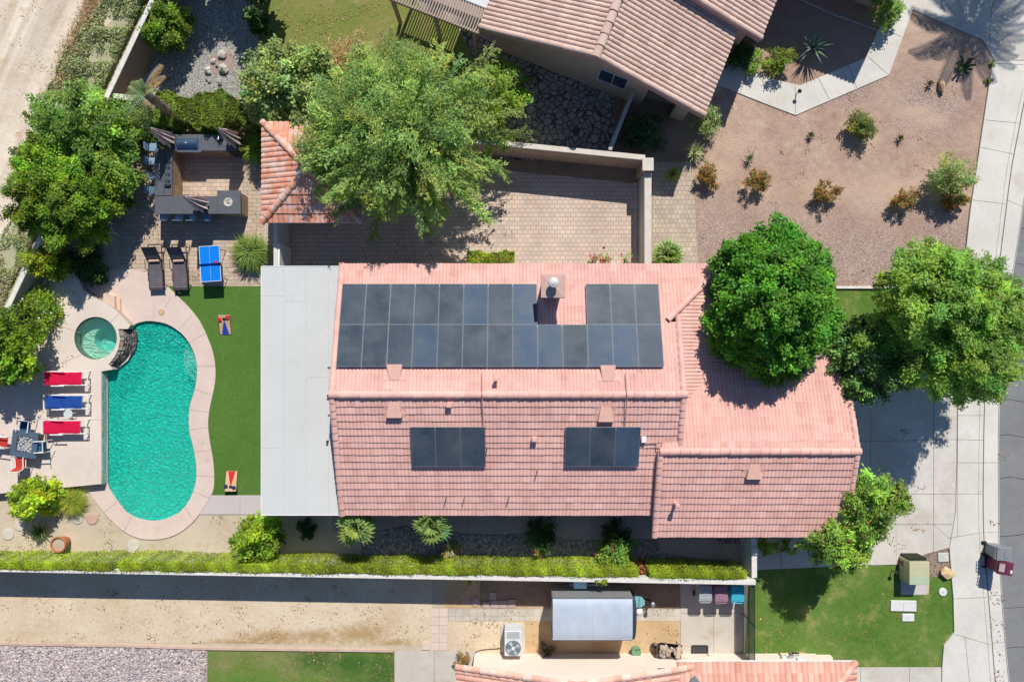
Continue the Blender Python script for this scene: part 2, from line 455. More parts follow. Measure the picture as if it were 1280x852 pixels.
soil_dk = mat_ground('dark_soil', [(.24, .17, .12), (.32, .23, .16), (.36, .27, .20)], .6, 4, 40, .3, .5)
soil_or = mat_ground('orange_soil', [(.46, .31, .16), (.55, .38, .21), (.60, .45, .28)], .6, 4, 40, .25, .5)
def make_front():
    t = NT('front_yard_ground')
    a = t.noise(.5, 7, .66); b = t.noise(3.2, 7, .7); c = t.noise(42, 4, .75)
    col = t.ramp(t.math('ADD', t.math('MULTIPLY', a, .55), t.math('MULTIPLY', b, .45)), [(.37, (.37, .245, .185)), (.46, (.46, .315, .24)), (.54, (.53, .375, .285)), (.63, (.61, .45, .345))])
    v = t.n('ShaderNodeTexVoronoi'); v.inputs['Scale'].default_value = 19; t.l(t.co(), v.inputs['Vector'])
    w = t.n('ShaderNodeSeparateColor'); t.l(v.outputs['Color'], w.inputs[0])
    gcol = t.ramp(w.outputs[0], [(0, (.36, .26, .22)), (.35, (.48, .36, .31)), (.7, (.56, .43, .375)), (1, (.70, .57, .51))])
    gcol = t.mix(1.0, gcol, t.ramp(v.outputs['Distance'], [(.3, (1, 1, 1)), (.72, (.55, .5, .5))]), 'MULTIPLY')
    gm = blob_mask(t, [(1040, 330, 250, 95), (900, 300, 90, 75), (1180, 320, 80, 80), (1160, 130, 75, 60), (1060, 110, 60, 40)], 1.6, .55)
    col = t.mix(t.math('MULTIPLY', gm, t.ramp(t.noise(1.1, 5, .7), [(.3, (.55,) * 3), (.6, (1,) * 3)])), col, gcol)
    col = t.mix(blob_mask(t, [(900, 212, 40, 20), (950, 235, 40, 22), (1035, 236, 60, 26), (1110, 236, 50, 22), (1185, 240, 45, 30), (915, 180, 40, 26), (1105, 60, 28, 40), (1145, 140, 36, 14), (1165, 150, 30, 12), (1080, 176, 40, 16)], 2.2, .9), col, (.60, .43, .315))
    col = t.mix(1.0, col, t.ramp(c, [(.25, (.72,) * 3), (.75, (1.2,) * 3)]), 'MULTIPLY')
    t.prin(col, .95, 0, t.bump(t.math('ADD', c, t.math('MULTIPLY', v.outputs['Distance'], -.4)), .9, .035), .12)
    return t.mat
grey_gravel = mat_gravel('grey_gravel', [(.36, .35, .32), (.46, .45, .41), (.41, .39, .36), (.55, .53, .48), (.32, .31, .29)], 15, .45, .6, .18, dirt=(.5, .60, .74, (.44, .38, .31)))
bed_gravel = mat_gravel('bed_gravel', [(.30, .26, .24), (.40, .36, .34), (.46, .38, .34)], 12, .6, .7, .2)
bark_gravel = mat_gravel('bark_gravel', [(.30, .20, .15), (.40, .28, .22), (.48, .38, .30), (.26, .17, .13)], 20, .5, .7, .2)
flag_m = mat_flag('flagstone', (.44, .40, .35), (.30, .28, .25), (.09, .08, .07), 3.3, .075)
turf_m = mat_grass('turf', [(.088, .19, .032), (.105, .215, .038), (.122, .24, .046)], .35, 5, .34, fscale=45, patches=[(1.3, .56, .74, (.145, .235, .055))])
lawn_m = mat_grass('lawn', [(0.084, 0.182, 0.025), (0.119, 0.231, 0.036), (0.161, 0.266, 0.053), (0.224, 0.280, 0.084)], .45, 4, .42, patches=[(.9, .54, .70, (0.345, 0.347, 0.105)), (6, .66, .76, (0.414, 0.336, 0.132)), (.7, .60, .76, (0.238, 0.252, 0.084))])
lawn_dry = mat_grass('dry_lawn', [(0.168, 0.238, 0.042), (0.238, 0.280, 0.063), (0.294, 0.294, 0.084), (0.336, 0.294, 0.119)], .5, 4, .38, patches=[(.9, .56, .72, (0.420, 0.322, 0.154)), (2.4, .64, .74, (0.112, 0.182, 0.042))])
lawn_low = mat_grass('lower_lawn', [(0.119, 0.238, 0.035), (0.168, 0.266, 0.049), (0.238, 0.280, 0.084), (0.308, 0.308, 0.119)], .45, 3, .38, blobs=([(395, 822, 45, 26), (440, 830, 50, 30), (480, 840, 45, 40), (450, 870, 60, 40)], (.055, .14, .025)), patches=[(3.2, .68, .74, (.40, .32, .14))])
stone_w = mat('pale_stone', (.58, .54, .48), (.44, .40, .35), .9, scale=6, bump=.6, bscale=20)
stone_t = mat('tan_boulder', (.60, .42, .25), (.48, .33, .20), .9, scale=5, bump=.6, bscale=20)
slate = mat_gravel('slate', [(.10, .10, .11), (.18, .17, .17), (.26, .22, .19), (.14, .14, .15)], 6, .5)
slate_tile = mat_pavers('slate_tile', [(.36, .52, .50), (.48, .56, .46), (.28, .44, .46), (.58, .56, .42), (.40, .54, .55)], (.2, .2, .18), .3, .15, .008, vert=True)
counter = mat('counter_top', (.115, .12, .135), (.095, .10, .112), .45, scale=8, spec=.4)
counter_stone = mat_pavers('counter_stone', [(.34, .24, .15), (.44, .33, .22), (.28, .2, .13)], (.2, .15, .1), .3, .12, .01, vert=True)
steel = mat('stainless', (.5, .51, .52), (.42, .43, .44), .3, .9, scale=4)
steel_blue = mat('grill_hood', (.10, .17, .26), (.07, .12, .2), .3, .5, scale=3)
umb_m = mat('umbrella_cloth', (.50, .35, .33), (.42, .28, .27), .9, scale=12)
umb_l = mat('umbrella_lit_fold', (.80, .66, .60), (.72, .58, .52), .9, scale=12)  # paler tone for the fold crests, sunlight put into the cloth colour
sling_d = mat_pavers('dark_sling', [(.13, .115, .13), (.15, .132, .148)], (.07, .062, .074), 3.0, .11, .012)
frame_br = mat('brown_frame', (.045, .035, .032), (.03, .025, .024), .5, .2)
blue_c = mat('stool_blue', (.22, .34, .47), (.18, .29, .41), .8, scale=10)
pp_blue = mat('table_blue', (.0, .20, .72), (.0, .185, .68), .45, scale=3)
red_m = mat('bag_red', (.62, .02, .02), (.5, .015, .015), .7)
navy_m = mat('bag_navy', (.02, .03, .12), (.015, .02, .09), .8)
towel_r = mat('towel_red', (.62, .004, .055), (.54, .003, .045), .9, scale=6, bump=.6, bscale=60)
towel_b = mat('towel_blue', (.012, .065, .30), (.008, .048, .24), .9, scale=6, bump=.6, bscale=60)
sling_r = mat('sling_red', (.50, .045, .03), (.42, .035, .022), .85, scale=12)
sling_b = mat('sling_teal', (.018, .10, .20), (.012, .075, .16), .85, scale=12)
table_bl = mat('table_slate', (.085, .125, .175), (.07, .105, .15), .5, scale=6)
board_w = mat('board_wood', (.60, .42, .24), (.50, .33, .18), .6, scale=5)
blue_p = mat('board_blue', (.02, .06, .45), None, .5)
red_p = mat('board_red', (.60, .02, .02), None, .5)
terracotta = mat('terracotta', (.50, .19, .09), (.42, .15, .07), .8, scale=6)
trailer_al = mat('trailer_roof', (.60, .66, .73), (.47, .54, .62), .32, .2, scale=1.6)
trailer_dk = mat('trailer_dark', (.06, .075, .09), (.045, .055, .07), .45, .3)
trailer_sd = mat('trailer_side', (.35, .36, .36), (.3, .31, .31), .45, .4)
teal_m = mat('teal_cover', (.22, .43, .46), (.17, .36, .40), .6, scale=5)
bin_grey = mat('bin_grey', (.40, .42, .43), (.34, .36, .37), .6, scale=3)
bin_purp = mat('bin_mauve', (.36, .19, .26), (.30, .15, .21), .6, scale=3)
bin_cyan = mat('bin_cyan', (.06, .45, .60), (.04, .38, .52), .55, scale=3)
bin_gl = mat('bin_street_grey', (.24, .25, .265), (.19, .2, .21), .5, scale=3)
bin_mar = mat('bin_maroon', (.15, .028, .065), (.11, .02, .05), .5, scale=3)
xfm = mat('transformer_green', (.52, .50, .30), (.46, .45, .27), .5, scale=2)
xfm2 = mat('transformer_pale', (.44, .52, .36), (.38, .46, .31), .5, scale=2)
xfm_v = mat('transformer_vent', (.10, .11, .08), (.07, .08, .06), .6)
ac_m = mat('ac_white', (.60, .62, .63), (.53, .55, .56), .5, scale=3)
ac_d = mat('ac_grille', (.22, .24, .26), (.17, .19, .21), .5)
bark = mat('tree_bark', (.20, .15, .11), (.13, .10, .07), .95, scale=8, bump=.8, bscale=25)
palm_bark = mat('palm_bark', (.34, .26, .21), (.15, .11, .085), .95, scale=14, bump=1.0, bscale=30)
cactus_m = mat('cactus', (.05, .09, .035), (.035, .06, .025), .8, scale=12)
LF = {}
def leaf(name, c, **k):
    if name not in LF: LF[name] = mat_leaf('leaf_' + name, c, **k)
    return LF[name]
leaf('acacia', (.35, .475, .125), trans=.32)
leaf('ficus', (.125, .33, .030), trans=.32)
leaf('ash', (.29, .45, .075), trans=.34)
leaf('citrus', (.21, .32, .024), trans=.35)
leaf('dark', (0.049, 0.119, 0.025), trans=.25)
leaf('bright', (.29, .42, .04), trans=.38)
leaf('hedge', (.33, .41, .027), trans=.35)
leaf('mottle', (.38, .46, .15), trans=.3)
leaf('oleander', (.26, .40, .06), trans=.3)
leaf('fan', (0.271, 0.376, 0.105), trans=.3)
leaf('straw', (0.414, 0.265, 0.115), trans=.3)
leaf('agave', (0.184, 0.253, 0.184), trans=.05)
leaf('weed', (.42, .46, .22), trans=.25)
leaf('brush', (.46, .38, .26), trans=.2)
leaf('red', (0.483, 0.057, 0.034), trans=.3)
leaf('pink', (0.600, 0.034, 0.103), trans=.3)
leaf('rust', (.52, .16, .06), trans=.3)
leaf('pale', (0.517, 0.460, 0.345), trans=.2)

# ------------------------------------------------------------------ pool water
def make_water(name, c_dif, tint, amt, scale=5.0, strength=1.0):
    t = NT(name)
    geo = t.n('ShaderNodeNewGeometry')
    mp = t.n('ShaderNodeMapping'); mp.inputs['Scale'].default_value = (1.0, 1.5, 1); mp.inputs['Rotation'].default_value = (0, 0, .35); t.l(geo.outputs['Position'], mp.inputs['Vector'])
    a = t.n('ShaderNodeTexNoise'); a.inputs['Scale'].default_value = scale; a.inputs['Detail'].default_value = 2.5; a.inputs['Distortion'].default_value = 1.2
    t.l(mp.outputs[0], a.inputs['Vector'])
    # a calmer patch against the house side, as if the return jet only stirs the middle
    nr = t.bump(a.outputs['Fac'], strength, .23)
    d = t.n('ShaderNodeBsdfDiffuse'); d.inputs['Color'].default_value = (*c_dif, 1); t.l(nr, d.inputs['Normal'])
    tr = t.n('ShaderNodeBsdfTransparent'); tr.inputs['Color'].default_value = (*tint, 1)
    m = t.n('ShaderNodeMixShader'); m.inputs[0].default_value = amt; t.l(tr.outputs[0], m.inputs[1]); t.l(d.outputs[0], m.inputs[2])
    g = t.n('ShaderNodeBsdfGlossy'); g.inputs['Roughness'].default_value = .16; t.l(nr, g.inputs['Normal'])
    fr = t.n('ShaderNodeFresnel'); fr.inputs['IOR'].default_value = 1.33; t.l(nr, fr.inputs['Normal'])
    m2 = t.n('ShaderNodeMixShader'); t.l(fr.outputs[0], m2.inputs[0]); t.l(m.outputs[0], m2.inputs[1]); t.l(g.outputs[0], m2.inputs[2])
    t.l(m2.outputs[0], t.out.inputs['Surface'])
    return t.mat
water_m = make_water('pool_water_surface', (.02, .90, .70), (.82, .985, .94), .47, 6.0, 1.0)
spa_water_m = make_water('spa_water_surface', (.25, .70, .55), (.80, .99, .95), .10, 4.0, .2)
plaster = mat('pool_plaster', (.03, .74, .56), (.02, .66, .50), .8, scale=1.0)
plaster_lt = mat('spa_plaster', (.66, .84, .68), (.58, .78, .62), .8, scale=2.0)
plaster_in = mat('spa_plaster_deep', (.26, .76, .64), (.2, .68, .58), .8, scale=2.0)

# ------------------------------------------------------------------ tiled roofs
def tile_face(name, poly, m, parent, tw=.155, course=.32, amp=.028, step=.046, deck_m=None, deck=.13, seed=0, per=2, nprof=6):
    rng = np.random.default_rng(seed + 11)
    poly = [Vector(p) for p in poly]
    n = (poly[1] - poly[0]).cross(poly[2] - poly[0]).normalized()
    if n.z < 0:
        n = -n; poly = poly[::-1]
    d = Vector((n.x * n.z, n.y * n.z, -(n.x ** 2 + n.y ** 2))).normalized()   # down the slope
    v = -d; u = v.cross(n).normalized()
    O = poly[0]
    uv = [((p - O).dot(u), (p - O).dot(v)) for p in poly]
    umin, umax = min(a for a, b in uv), max(a for a, b in uv)
    vmin, vmax = min(b for a, b in uv), max(b for a, b in uv)
    us = np.arange(math.floor(umin / tw) * tw, umax + tw, tw / nprof)
    ph = us / tw
    prof = amp * np.abs(np.sin(np.pi * ph)) ** .75
    tid = np.floor(ph / per).astype(int); tid -= tid.min(); nt = tid.max() + 1
    V = []; T = []; Fc = []
    nc = int(math.ceil((vmax - vmin) / course))
    un = np.array(u); vn = np.array(v); nn = np.array(n); on = np.array(O)
    L = len(us); base = 0
    for k in range(nc):
        jz = rng.normal(0, .0028, nt)[tid]; jv = rng.normal(0, .0035, nt)[tid]; tint = np.clip(rng.normal(.5, .16, nt), 0, 1)[tid]
        wob = .003 * np.sin(us * 1.7 + k)
        v0 = vmin + k * course + jv + wob; v1 = vmin + (k + 1) * course + .03
        r0 = on + np.outer(us, un) + np.outer(v0, vn) + np.outer(np.full(L, -.012), nn)
        r1 = on + np.outer(us, un) + np.outer(v0, vn) + np.outer(prof + step + jz, nn)
        r2 = on + np.outer(us, un) + np.outer(np.full(L, v1), vn) + np.outer(prof + .002 + jz * .3, nn)
        V += [r0, r1, r2]; T += [tint] * 3
        i = np.arange(L - 1)
        for (a, b) in ((0, L), (L, 2 * L)):
            Fc.append(np.stack([base + a + i, base + a + i + 1, base + b + i + 1, base + b + i], 1))
        base += 3 * L
    V = np.concatenate(V); T = np.concatenate(T); Fc = np.concatenate(Fc)
    me = bpy.data.meshes.new(name); me.from_pydata(V.tolist(), [], Fc.tolist())
    at = me.attributes.new('tint', 'FLOAT_COLOR', 'POINT')
    at.data.foreach_set('color', np.stack([T, T, T, np.ones_like(T)], 1).ravel().astype(np.float32))
    bm = bmesh.new(); bm.from_mesh(me)
    N = len(poly)
    for i in range(N):
        a, b = poly[i], poly[(i + 1) % N]
        out = (b - a).cross(n).normalized()
        if all(abs((p - a).dot(out)) < 1e-5 or (p - a).dot(out) < 1e-5 for p in poly):
            # the eave's own row hangs a finger's width over the edge
            sh = .05 if out.dot(d) > .98 else 0.0
            bmesh.ops.bisect_plane(bm, geom=bm.verts[:] + bm.edges[:] + bm.faces[:], plane_co=a + out * sh, plane_no=out, clear_outer=True)
    inv = obj_matrix(parent).inverted()
    bm.transform(inv)
    bm.to_mesh(me); bm.free()
    me.materials.append(m)
    o = bpy.data.objects.new(name, me); COL.objects.link(o); o.parent = parent
    if deck:
        mb = MB()
        top = [p - n * .016 for p in poly]; bot = [p - Vector((0, 0, deck + .016)) for p in poly]
        N = len(poly)
        mb.add(top + bot, [list(range(N)), list(range(2 * N - 1, N - 1, -1))] + [[i, N + i, N + (i + 1) % N, (i + 1) % N] for i in range(N)])
        mb.build('roof_deck', deck_m or white, parent, world=True)
    return o

def cap_run(mb, p0, p1, r=.11, seg=.36, mi=0, lift=.03, flare=.018, rs=None):
    """a run of half-round cap tiles from p0 to p1, overlapping"""
    rs = rs or random
    p0, p1 = Vector(p0), Vector(p1); L = (p1 - p0).length; t = (p1 - p0).normalized()
    up = Vector((0, 0, 1)); up = (up - t * up.dot(t)).normalized(); side = t.cross(up)
    k = max(1, int(round(L / seg))); s = L / k; n = 8
    for i in range(k):
        j = rs.uniform(-.006, .006); jl = rs.uniform(-.006, .006)
        a = p0 + t * (i * s - .02) + side * j + up * (lift + jl + .014); b = p0 + t * ((i + 1) * s + .03) + side * j + up * (lift + jl)
        vs = []
        for (c, rr) in ((a, r + flare), (b, r)):
            for q in range(n + 1):
                an = math.pi * q / n
                vs.append(c + side * math.cos(an) * rr + up * math.sin(an) * rr * .8 - up * .02)
        fs = [[q, n + 1 + q, n + 2 + q, q + 1] for q in range(n)]
        fs.append(list(range(n + 1)))
        mb.add(vs, fs, mi)

def add_tint(o, lo=.25, hi=.75):
    me = o.data
    at = me.attributes.new('tint', 'FLOAT_COLOR', 'POINT')
    c = np.random.default_rng(3).uniform(lo, hi, len(me.vertices))
    c = np.repeat(c[::18], 18)[:len(me.vertices)]
    at.data.foreach_set('color', np.stack([c, c, c, np.ones_like(c)], 1).ravel().astype(np.float32))

# ------------------------------------------------------------------ foliage
def norm(a):
    return a / np.maximum(np.linalg.norm(a, axis=1, keepdims=True), 1e-9)

def leaf_mesh(name, pos, dr, nr, L, Wd, tint, m, parent=None, loc=None, kind=None):
    n = len(pos)
    dr = norm(dr); nr = norm(nr - dr * np.sum(nr * dr, 1, keepdims=True)); sd = np.cross(dr, nr)
    L = np.broadcast_to(np.asarray(L, float), (n,))[:, None]; Wd = np.broadcast_to(np.asarray(Wd, float), (n,))[:, None]
    p = np.asarray(pos, float)
    if loc is not None: p = p - np.asarray(loc)
    v = np.empty((n, 4, 3))
    v[:, 0] = p - dr * L / 2; v[:, 2] = p + dr * L / 2 - nr * L * .08
    v[:, 1] = p + sd * Wd / 2 + nr * Wd * .18 - dr * L * .05; v[:, 3] = p - sd * Wd / 2 + nr * Wd * .18 - dr * L * .05
    me = bpy.data.meshes.new(name)
    me.vertices.add(n * 4); me.vertices.foreach_set('co', v.ravel().astype(np.float32))
    me.loops.add(n * 4); me.loops.foreach_set('vertex_index', np.arange(n * 4, dtype=np.int32))
    me.polygons.add(n); me.polygons.foreach_set('loop_start', np.arange(0, n * 4, 4, dtype=np.int32))
    try: me.polygons.foreach_set('loop_total', np.full(n, 4, dtype=np.int32))
    except Exception: pass
    me.update(calc_edges=True)
    at = me.attributes.new('tint', 'FLOAT_COLOR', 'POINT')
    c = np.ones((n, 4, 4), np.float32); c[:, :, :3] = np.asarray(tint)[:, None, :]
    at.data.foreach_set('color', c.ravel())
    me.materials.append(m)
    o = bpy.data.objects.new(name, me); COL.objects.link(o)
    if parent is not None: o.parent = parent
    if loc is not None and parent is None: o.location = loc
    if kind: o['kind'] = kind
    return o

def lobes(rng, k=7):
    ax = norm(rng.normal(size=(k, 3))); fr = rng.uniform(1.5, 4.5, k); ph = rng.uniform(0, 6.28, k)
    def f(d):
        return np.mean(np.sin(d @ ax.T * fr + ph), axis=1) * 2.2
    return f

def tints(rng, base, n, sd=.12, yellow=.08):
    a = base * np.exp(rng.normal(0, sd, n))
    y = rng.normal(0, yellow, n)
    return np.stack([a * (1 + y * 1.6), a * (1 + y * .4), a * (1 - y)], 1).clip(.15, 2.5)

def crown(rng, c, r, ncl, per, clr, hollow=.55, zmin=-.35, lob=.16, sd=.16, spread=1.0, upb=.5, csd=.22, flat=.6):
    c = np.asarray(c, float); r = np.asarray(r, float)
    d = norm(rng.normal(size=(ncl * 3, 3))); d = d[d[:, 2] > zmin][:ncl]; ncl = len(d)
    f = hollow + (1 - hollow) * rng.uniform(0, 1, ncl) ** .6
    lb = lobes(rng)
    cl = c + d * r * (f * (1 + lob * lb(d)))[:, None]
    ctint = np.exp(rng.normal(0, csd, ncl)); cy = rng.normal(0, .10, ncl)
    idx = np.repeat(np.arange(ncl), per); n = len(idx)
    od = norm(d * np.array([1, 1, .45]) + rng.normal(size=(ncl, 3)) * .35 + np.array([0, 0, .12]))     # every clump is a spray reaching outwards
    off = rng.normal(size=(n, 3)) * np.array([1, 1, flat]) * clr * .36 * spread
    s_ = rng.uniform(-.9, 1.15, n); off *= (1.15 - .55 * np.abs(s_))[:, None]
    pos = cl[idx] + off + od[idx] * (s_ * clr * .85)[:, None] - np.array([0, 0, 1.0]) * (s_.clip(0, 2) ** 2 * clr * .18)[:, None]
    out = norm((pos - c) / r)
    nr = norm(out * .42 + np.array([.04, .22, upb + .35]) + rng.normal(size=(n, 3)) * .46)
    dr = norm(np.cross(rng.normal(size=(n, 3)), nr) * .8 + od[idx] * .8)
    t = tints(rng, 1.0, n, sd) * ctint[idx][:, None]
    t[:, 0] *= 1 + cy[idx]; t[:, 2] *= 1 - cy[idx]
    return pos, dr, nr, t, cl

def tree(name, label, cat, base, c, r, m, ncl=110, per=260, clr=.55, L=.12, Wd=.07, seed=1, group=None, trunk_r=.14, hollow=.5, zmin=-.35, lob=.16, limbs=12, part='crown', bark_m=None, extra=None, subs=None, **kw):
    """c, r: crown centre and half sizes relative to the base"""
    rng = np.random.default_rng(seed)
    t = thing(name, label, cat, base, 0, group)
    pos, dr, nr, tn, cl = crown(rng, c, r, ncl, per, clr, hollow, zmin, lob, **kw)
    if subs:
        parts = []
        for (sx, sy, sz, rx, ry, rz_) in subs:
            w_ = rx * ry / (r[0] * r[1]); s_ = crown(rng, (sx, sy, sz), (rx, ry, rz_), max(6, int(ncl * w_ * 1.15)), per, clr * .9, hollow, zmin, lob, **kw)
            s_ = (s_[0], s_[1], s_[2], s_[3] * math.exp(rng.normal(0, .10)), s_[4]); parts.append(s_)
        pos, dr, nr, tn, cl = (np.concatenate([q[i] for q in parts]) for i in range(5))
    ok = pos[:, 2] > .02
    pos, dr, nr, tn = pos[ok], dr[ok], nr[ok], tn[ok]; n = len(pos)
    leaf_mesh(part, pos, dr, nr, L * rng.uniform(.7, 1.25, n), Wd * rng.uniform(.75, 1.2, n), tn, m, t)
    mb = MB(); c = Vector(c)
    fork = Vector((c.x * .6, c.y * .6, max(.15, c.z - r[2] * .55)))
    if trunk_r:
        mb.tube([(0, 0, -.05), fork * .5 + Vector((.03, -.02, 0)), fork], [trunk_r * 1.25, trunk_r, trunk_r * .8], 8)
        for i in rng.choice(len(cl), min(limbs, len(cl)), replace=False):
            e = Vector(cl[i]); mid = fork.lerp(e, .5) + Vector((0, 0, .12 * r[2]))
            mb.tube([fork, mid, e], [trunk_r * .55, trunk_r * .3, trunk_r * .1], 6)
        mb.build('trunk', bark_m or bark, t, smooth=True)
    if extra:
        for (nm, mm, cnt, ln, wd, tt) in extra:
            pick = rng.choice(n, min(cnt, n), replace=False)
            leaf_mesh(nm, pos[pick] + nr[pick] * .05, rng.normal(size=(len(pick), 3)), nr[pick] + np.array([0, 0, .8]), ln, wd, tints(rng, tt, len(pick), .2), mm, t)
    return t

def fan_leaf(mb, base, az, el, plen, rad, nseg=13, arc=4.0, droop=.25, tw=.75, mi=0):
    """a palmate palm leaf: stalk and a fan of pleated fingers"""
    dirv = Vector((math.cos(az) * math.cos(el), math.sin(az) * math.cos(el), math.sin(el)))
    hub = Vector(base) + dirv * plen
    side = Vector((-math.sin(az), math.cos(az), 0)); up = side.cross(dirv) * -1
    if up.z < 0: up = -up
    mb.tube([base, hub], [.018, .012], 4, mi)
    for k in range(nseg):
        a = (k / (nseg - 1) - .5) * arc
        d = (dirv * math.cos(a) + side * math.sin(a)).normalized()
        ln = rad * (.78 + .22 * math.cos(a * .8)) * random.uniform(.9, 1.05)
        w = rad * arc / nseg * .30
        s2 = d.cross(up).normalized()
        m1 = hub + d * ln * tw + up * .03; tip = hub + d * ln - Vector((0, 0, droop * ln)) 
        mb.add([hub, m1 + s2 * w + up * -.02, tip, m1 - s2 * w + up * -.02, m1 + up * .02], [[0, 1, 4], [0, 4, 3], [1, 2, 4], [4, 2, 3]], mi)

def mb_tint(o, rng, step, sd=.15, yel=.1, base=1.0):
    n = len(o.data.vertices); k = n // step + 1
    t = np.repeat(tints(rng, base, k, sd, yel), step, 0)[:n]
    at = o.data.attributes.new('tint', 'FLOAT_COLOR', 'POINT')
    c = np.ones((n, 4), np.float32); c[:, :3] = t; at.data.foreach_set('color', c.ravel())
    return o

def fan_palm(label, loc, rad=.8, n=22, stem=.3, seed=1, m=None, name='fan_palm', cat='palm', group=None, low=.05, plen=.35):
    random.seed(seed)
    t = thing(name, label, cat, loc, 0, group)
    MB().tube([(0, 0, -.05), (0, 0, stem)], [.14, .12], 8).build('trunk', palm_bark, t, smooth=True)
    mb = MB()
    for i in range(n):
        az = i * 2.39996 + random.uniform(-.2, .2); el = low + 1.25 * (i / n) ** 1.1
        fan_leaf(mb, (0, 0, stem), az + random.uniform(-.3, .3), el + random.uniform(-.2, .2), plen * random.uniform(.6, 1.5), rad * random.uniform(.42, .68), droop=random.uniform(.15, .4), tw=.6)
    o = mb.build('crown', m or LF['fan'], t)
    mb_tint(o, np.random.default_rng(seed), 8 + 13 * 5, .16, .14)
    return t

def frond(mb, base, az, el0, ln, droop=1.0, nl=26, lw=.035, ll=.42, vee=.35, mi=0):
    """a feather palm leaf: bending rachis with leaflets to both sides"""
    p = Vector(base); el = el0; pts = [p.copy()]
    K = 12
    for i in range(K):
        d = Vector((math.cos(az) * math.cos(el), math.sin(az) * math.cos(el), math.sin(el)))
        p = p + d * (ln / K); pts.append(p.copy()); el -= droop / K
    mb.tube(pts, [.022 * (1 - .8 * i / K) for i in range(K + 1)], 4, mi)
    for j in range(nl):
        f = .12 + .86 * j / nl; x = f * K; i = int(x); q = pts[i].lerp(pts[min(i + 1, K)], x - i)
        t = (pts[min(i + 1, K)] - pts[i]).normalized(); side = t.cross(Vector((0, 0, 1)))
        if side.length < .05: side = Vector((-math.sin(az), math.cos(az), 0))
        side.normalize(); up = side.cross(t)
        L = ll * math.sin(math.pi * min(1, .15 + f * .85)) ** .6
        for s in (-1, 1):
            d = (side * s * .85 + t * .6 + up * vee).normalized()
            w = t * lw * .5
            tip = q + d * L - Vector((0, 0, .18 * L))
            m_ = q + d * L * .5
            mb.add([q - w * .6, m_ - w, tip, m_ + w, q + w * .6], [[0, 1, 3, 4], [1, 2, 3]], mi)

def rosette(label, loc, ln=.6, n=34, w=.05, seed=1, m=None, name='yucca', cat='plant', group=None, stem=.1, el_lo=.1, part='leaf_rosette', tint=1.0, yel=.1):
    random.seed(seed)
    t = thing(name, label, cat, loc, 0, group)
    mb = MB()
    for i in range(n):
        az = i * 2.39996 + random.uniform(-.25, .25); el = el_lo + (1.35 - el_lo) * (i / n) ** 1.0 + random.uniform(-.08, .08)
        l = ln * random.uniform(.8, 1.1)
        d = Vector((math.cos(az) * math.cos(el), math.sin(az) * math.cos(el), math.sin(el)))
        s = Vector((-math.sin(az), math.cos(az), 0)); u = d.cross(s) * -1
        b = Vector((0, 0, stem)); m_ = b + d * l * .5; tip = b + d * l - Vector((0, 0, .06 * l))
        mb.add([b - s * w * .35, m_ - s * w * .5 + Vector((0, 0, w * .2)), tip, m_ + s * w * .5 + Vector((0, 0, w * .2)), b + s * w * .35, m_ - Vector((0, 0, w * .15))],
               [[0, 1, 5], [1, 2, 5], [5, 2, 3], [0, 5, 4], [5, 3, 4]])
    o = mb.build(part, m or LF['agave'], t)
    mb_tint(o, np.random.default_rng(seed), 6, .16, yel, tint)
    return t

def grass_clump(label, loc, r=.55, n=420, seed=1, m=None, name='ornamental_grass', cat='grass clump', lw=.022, up=.9):
    random.seed(seed)
    t = thing(name, label, cat, loc)
    mb = MB()
    for i in range(n):
        az = random.uniform(0, 6.283); el = random.triangular(.15, 1.5, up); l = r * random.uniform(.85, 1.25)
        b = Vector((random.gauss(0, r * .13), random.gauss(0, r * .13), 0.02)); s = Vector((-math.sin(az), math.cos(az), 0)) * lw * .5
        d1 = Vector((math.cos(az) * math.cos(el), math.sin(az) * math.cos(el), math.sin(el))); e2 = el - 1.0
        d2 = Vector((math.cos(az) * math.cos(e2), math.sin(az) * math.cos(e2), math.sin(e2)))
        m_ = b + d1 * l * .65; tip = m_ + d2 * l * .5; tip.z = max(tip.z, .03)
        mb.add([b - s, m_ - s, tip, m_ + s, b + s], [[0, 1, 3, 4], [1, 2, 3]])
    o = mb.build('blades', m or LF['bright'], t)
    mb_tint(o, np.random.default_rng(seed), 5, .2, .12)
    return t

def bush(name, label, loc, r, m, h=None, seed=1, ncl=26, per=130, L=.08, Wd=.05, cat='shrub', group=None, extra=None, clr=None, stem=.03, **kw):
    h = h or r * 1.3
    kw.setdefault('hollow', .45); kw.setdefault('lob', .25)
    return tree(name, label, cat, loc, (0, 0, h * .5), (r * .86, r * .86, h * .5), m, ncl, per, clr or r * .42, L, Wd, seed, group, stem, limbs=8, zmin=-.7, part='foliage', extra=extra, **kw)

def rock_mesh(mb, c, r, rng, mi=0, flat=.7):
    b = len(mb.v)
    me = bmesh.new(); bmesh.ops.create_icosphere(me, subdivisions=1, radius=1)
    s = np.array([r * rng.uniform(.75, 1.25), r * rng.uniform(.7, 1.1), r * flat * rng.uniform(.8, 1.1)]); a = rng.uniform(0, 6.28)
    ca, sa = math.cos(a), math.sin(a)
    vs = []
    for v in me.verts:
        k = 1 + rng.normal(0, .11)
        x, y, z = v.co.x * s[0] * k, v.co.y * s[1] * k, v.co.z * s[2] * k
        vs.append((c[0] + x * ca - y * sa, c[1] + x * sa + y * ca, c[2] + z))
    fs = [[v.index for v in f.verts] for f in me.faces]
    me.free()
    mb.add(vs, fs, mi)
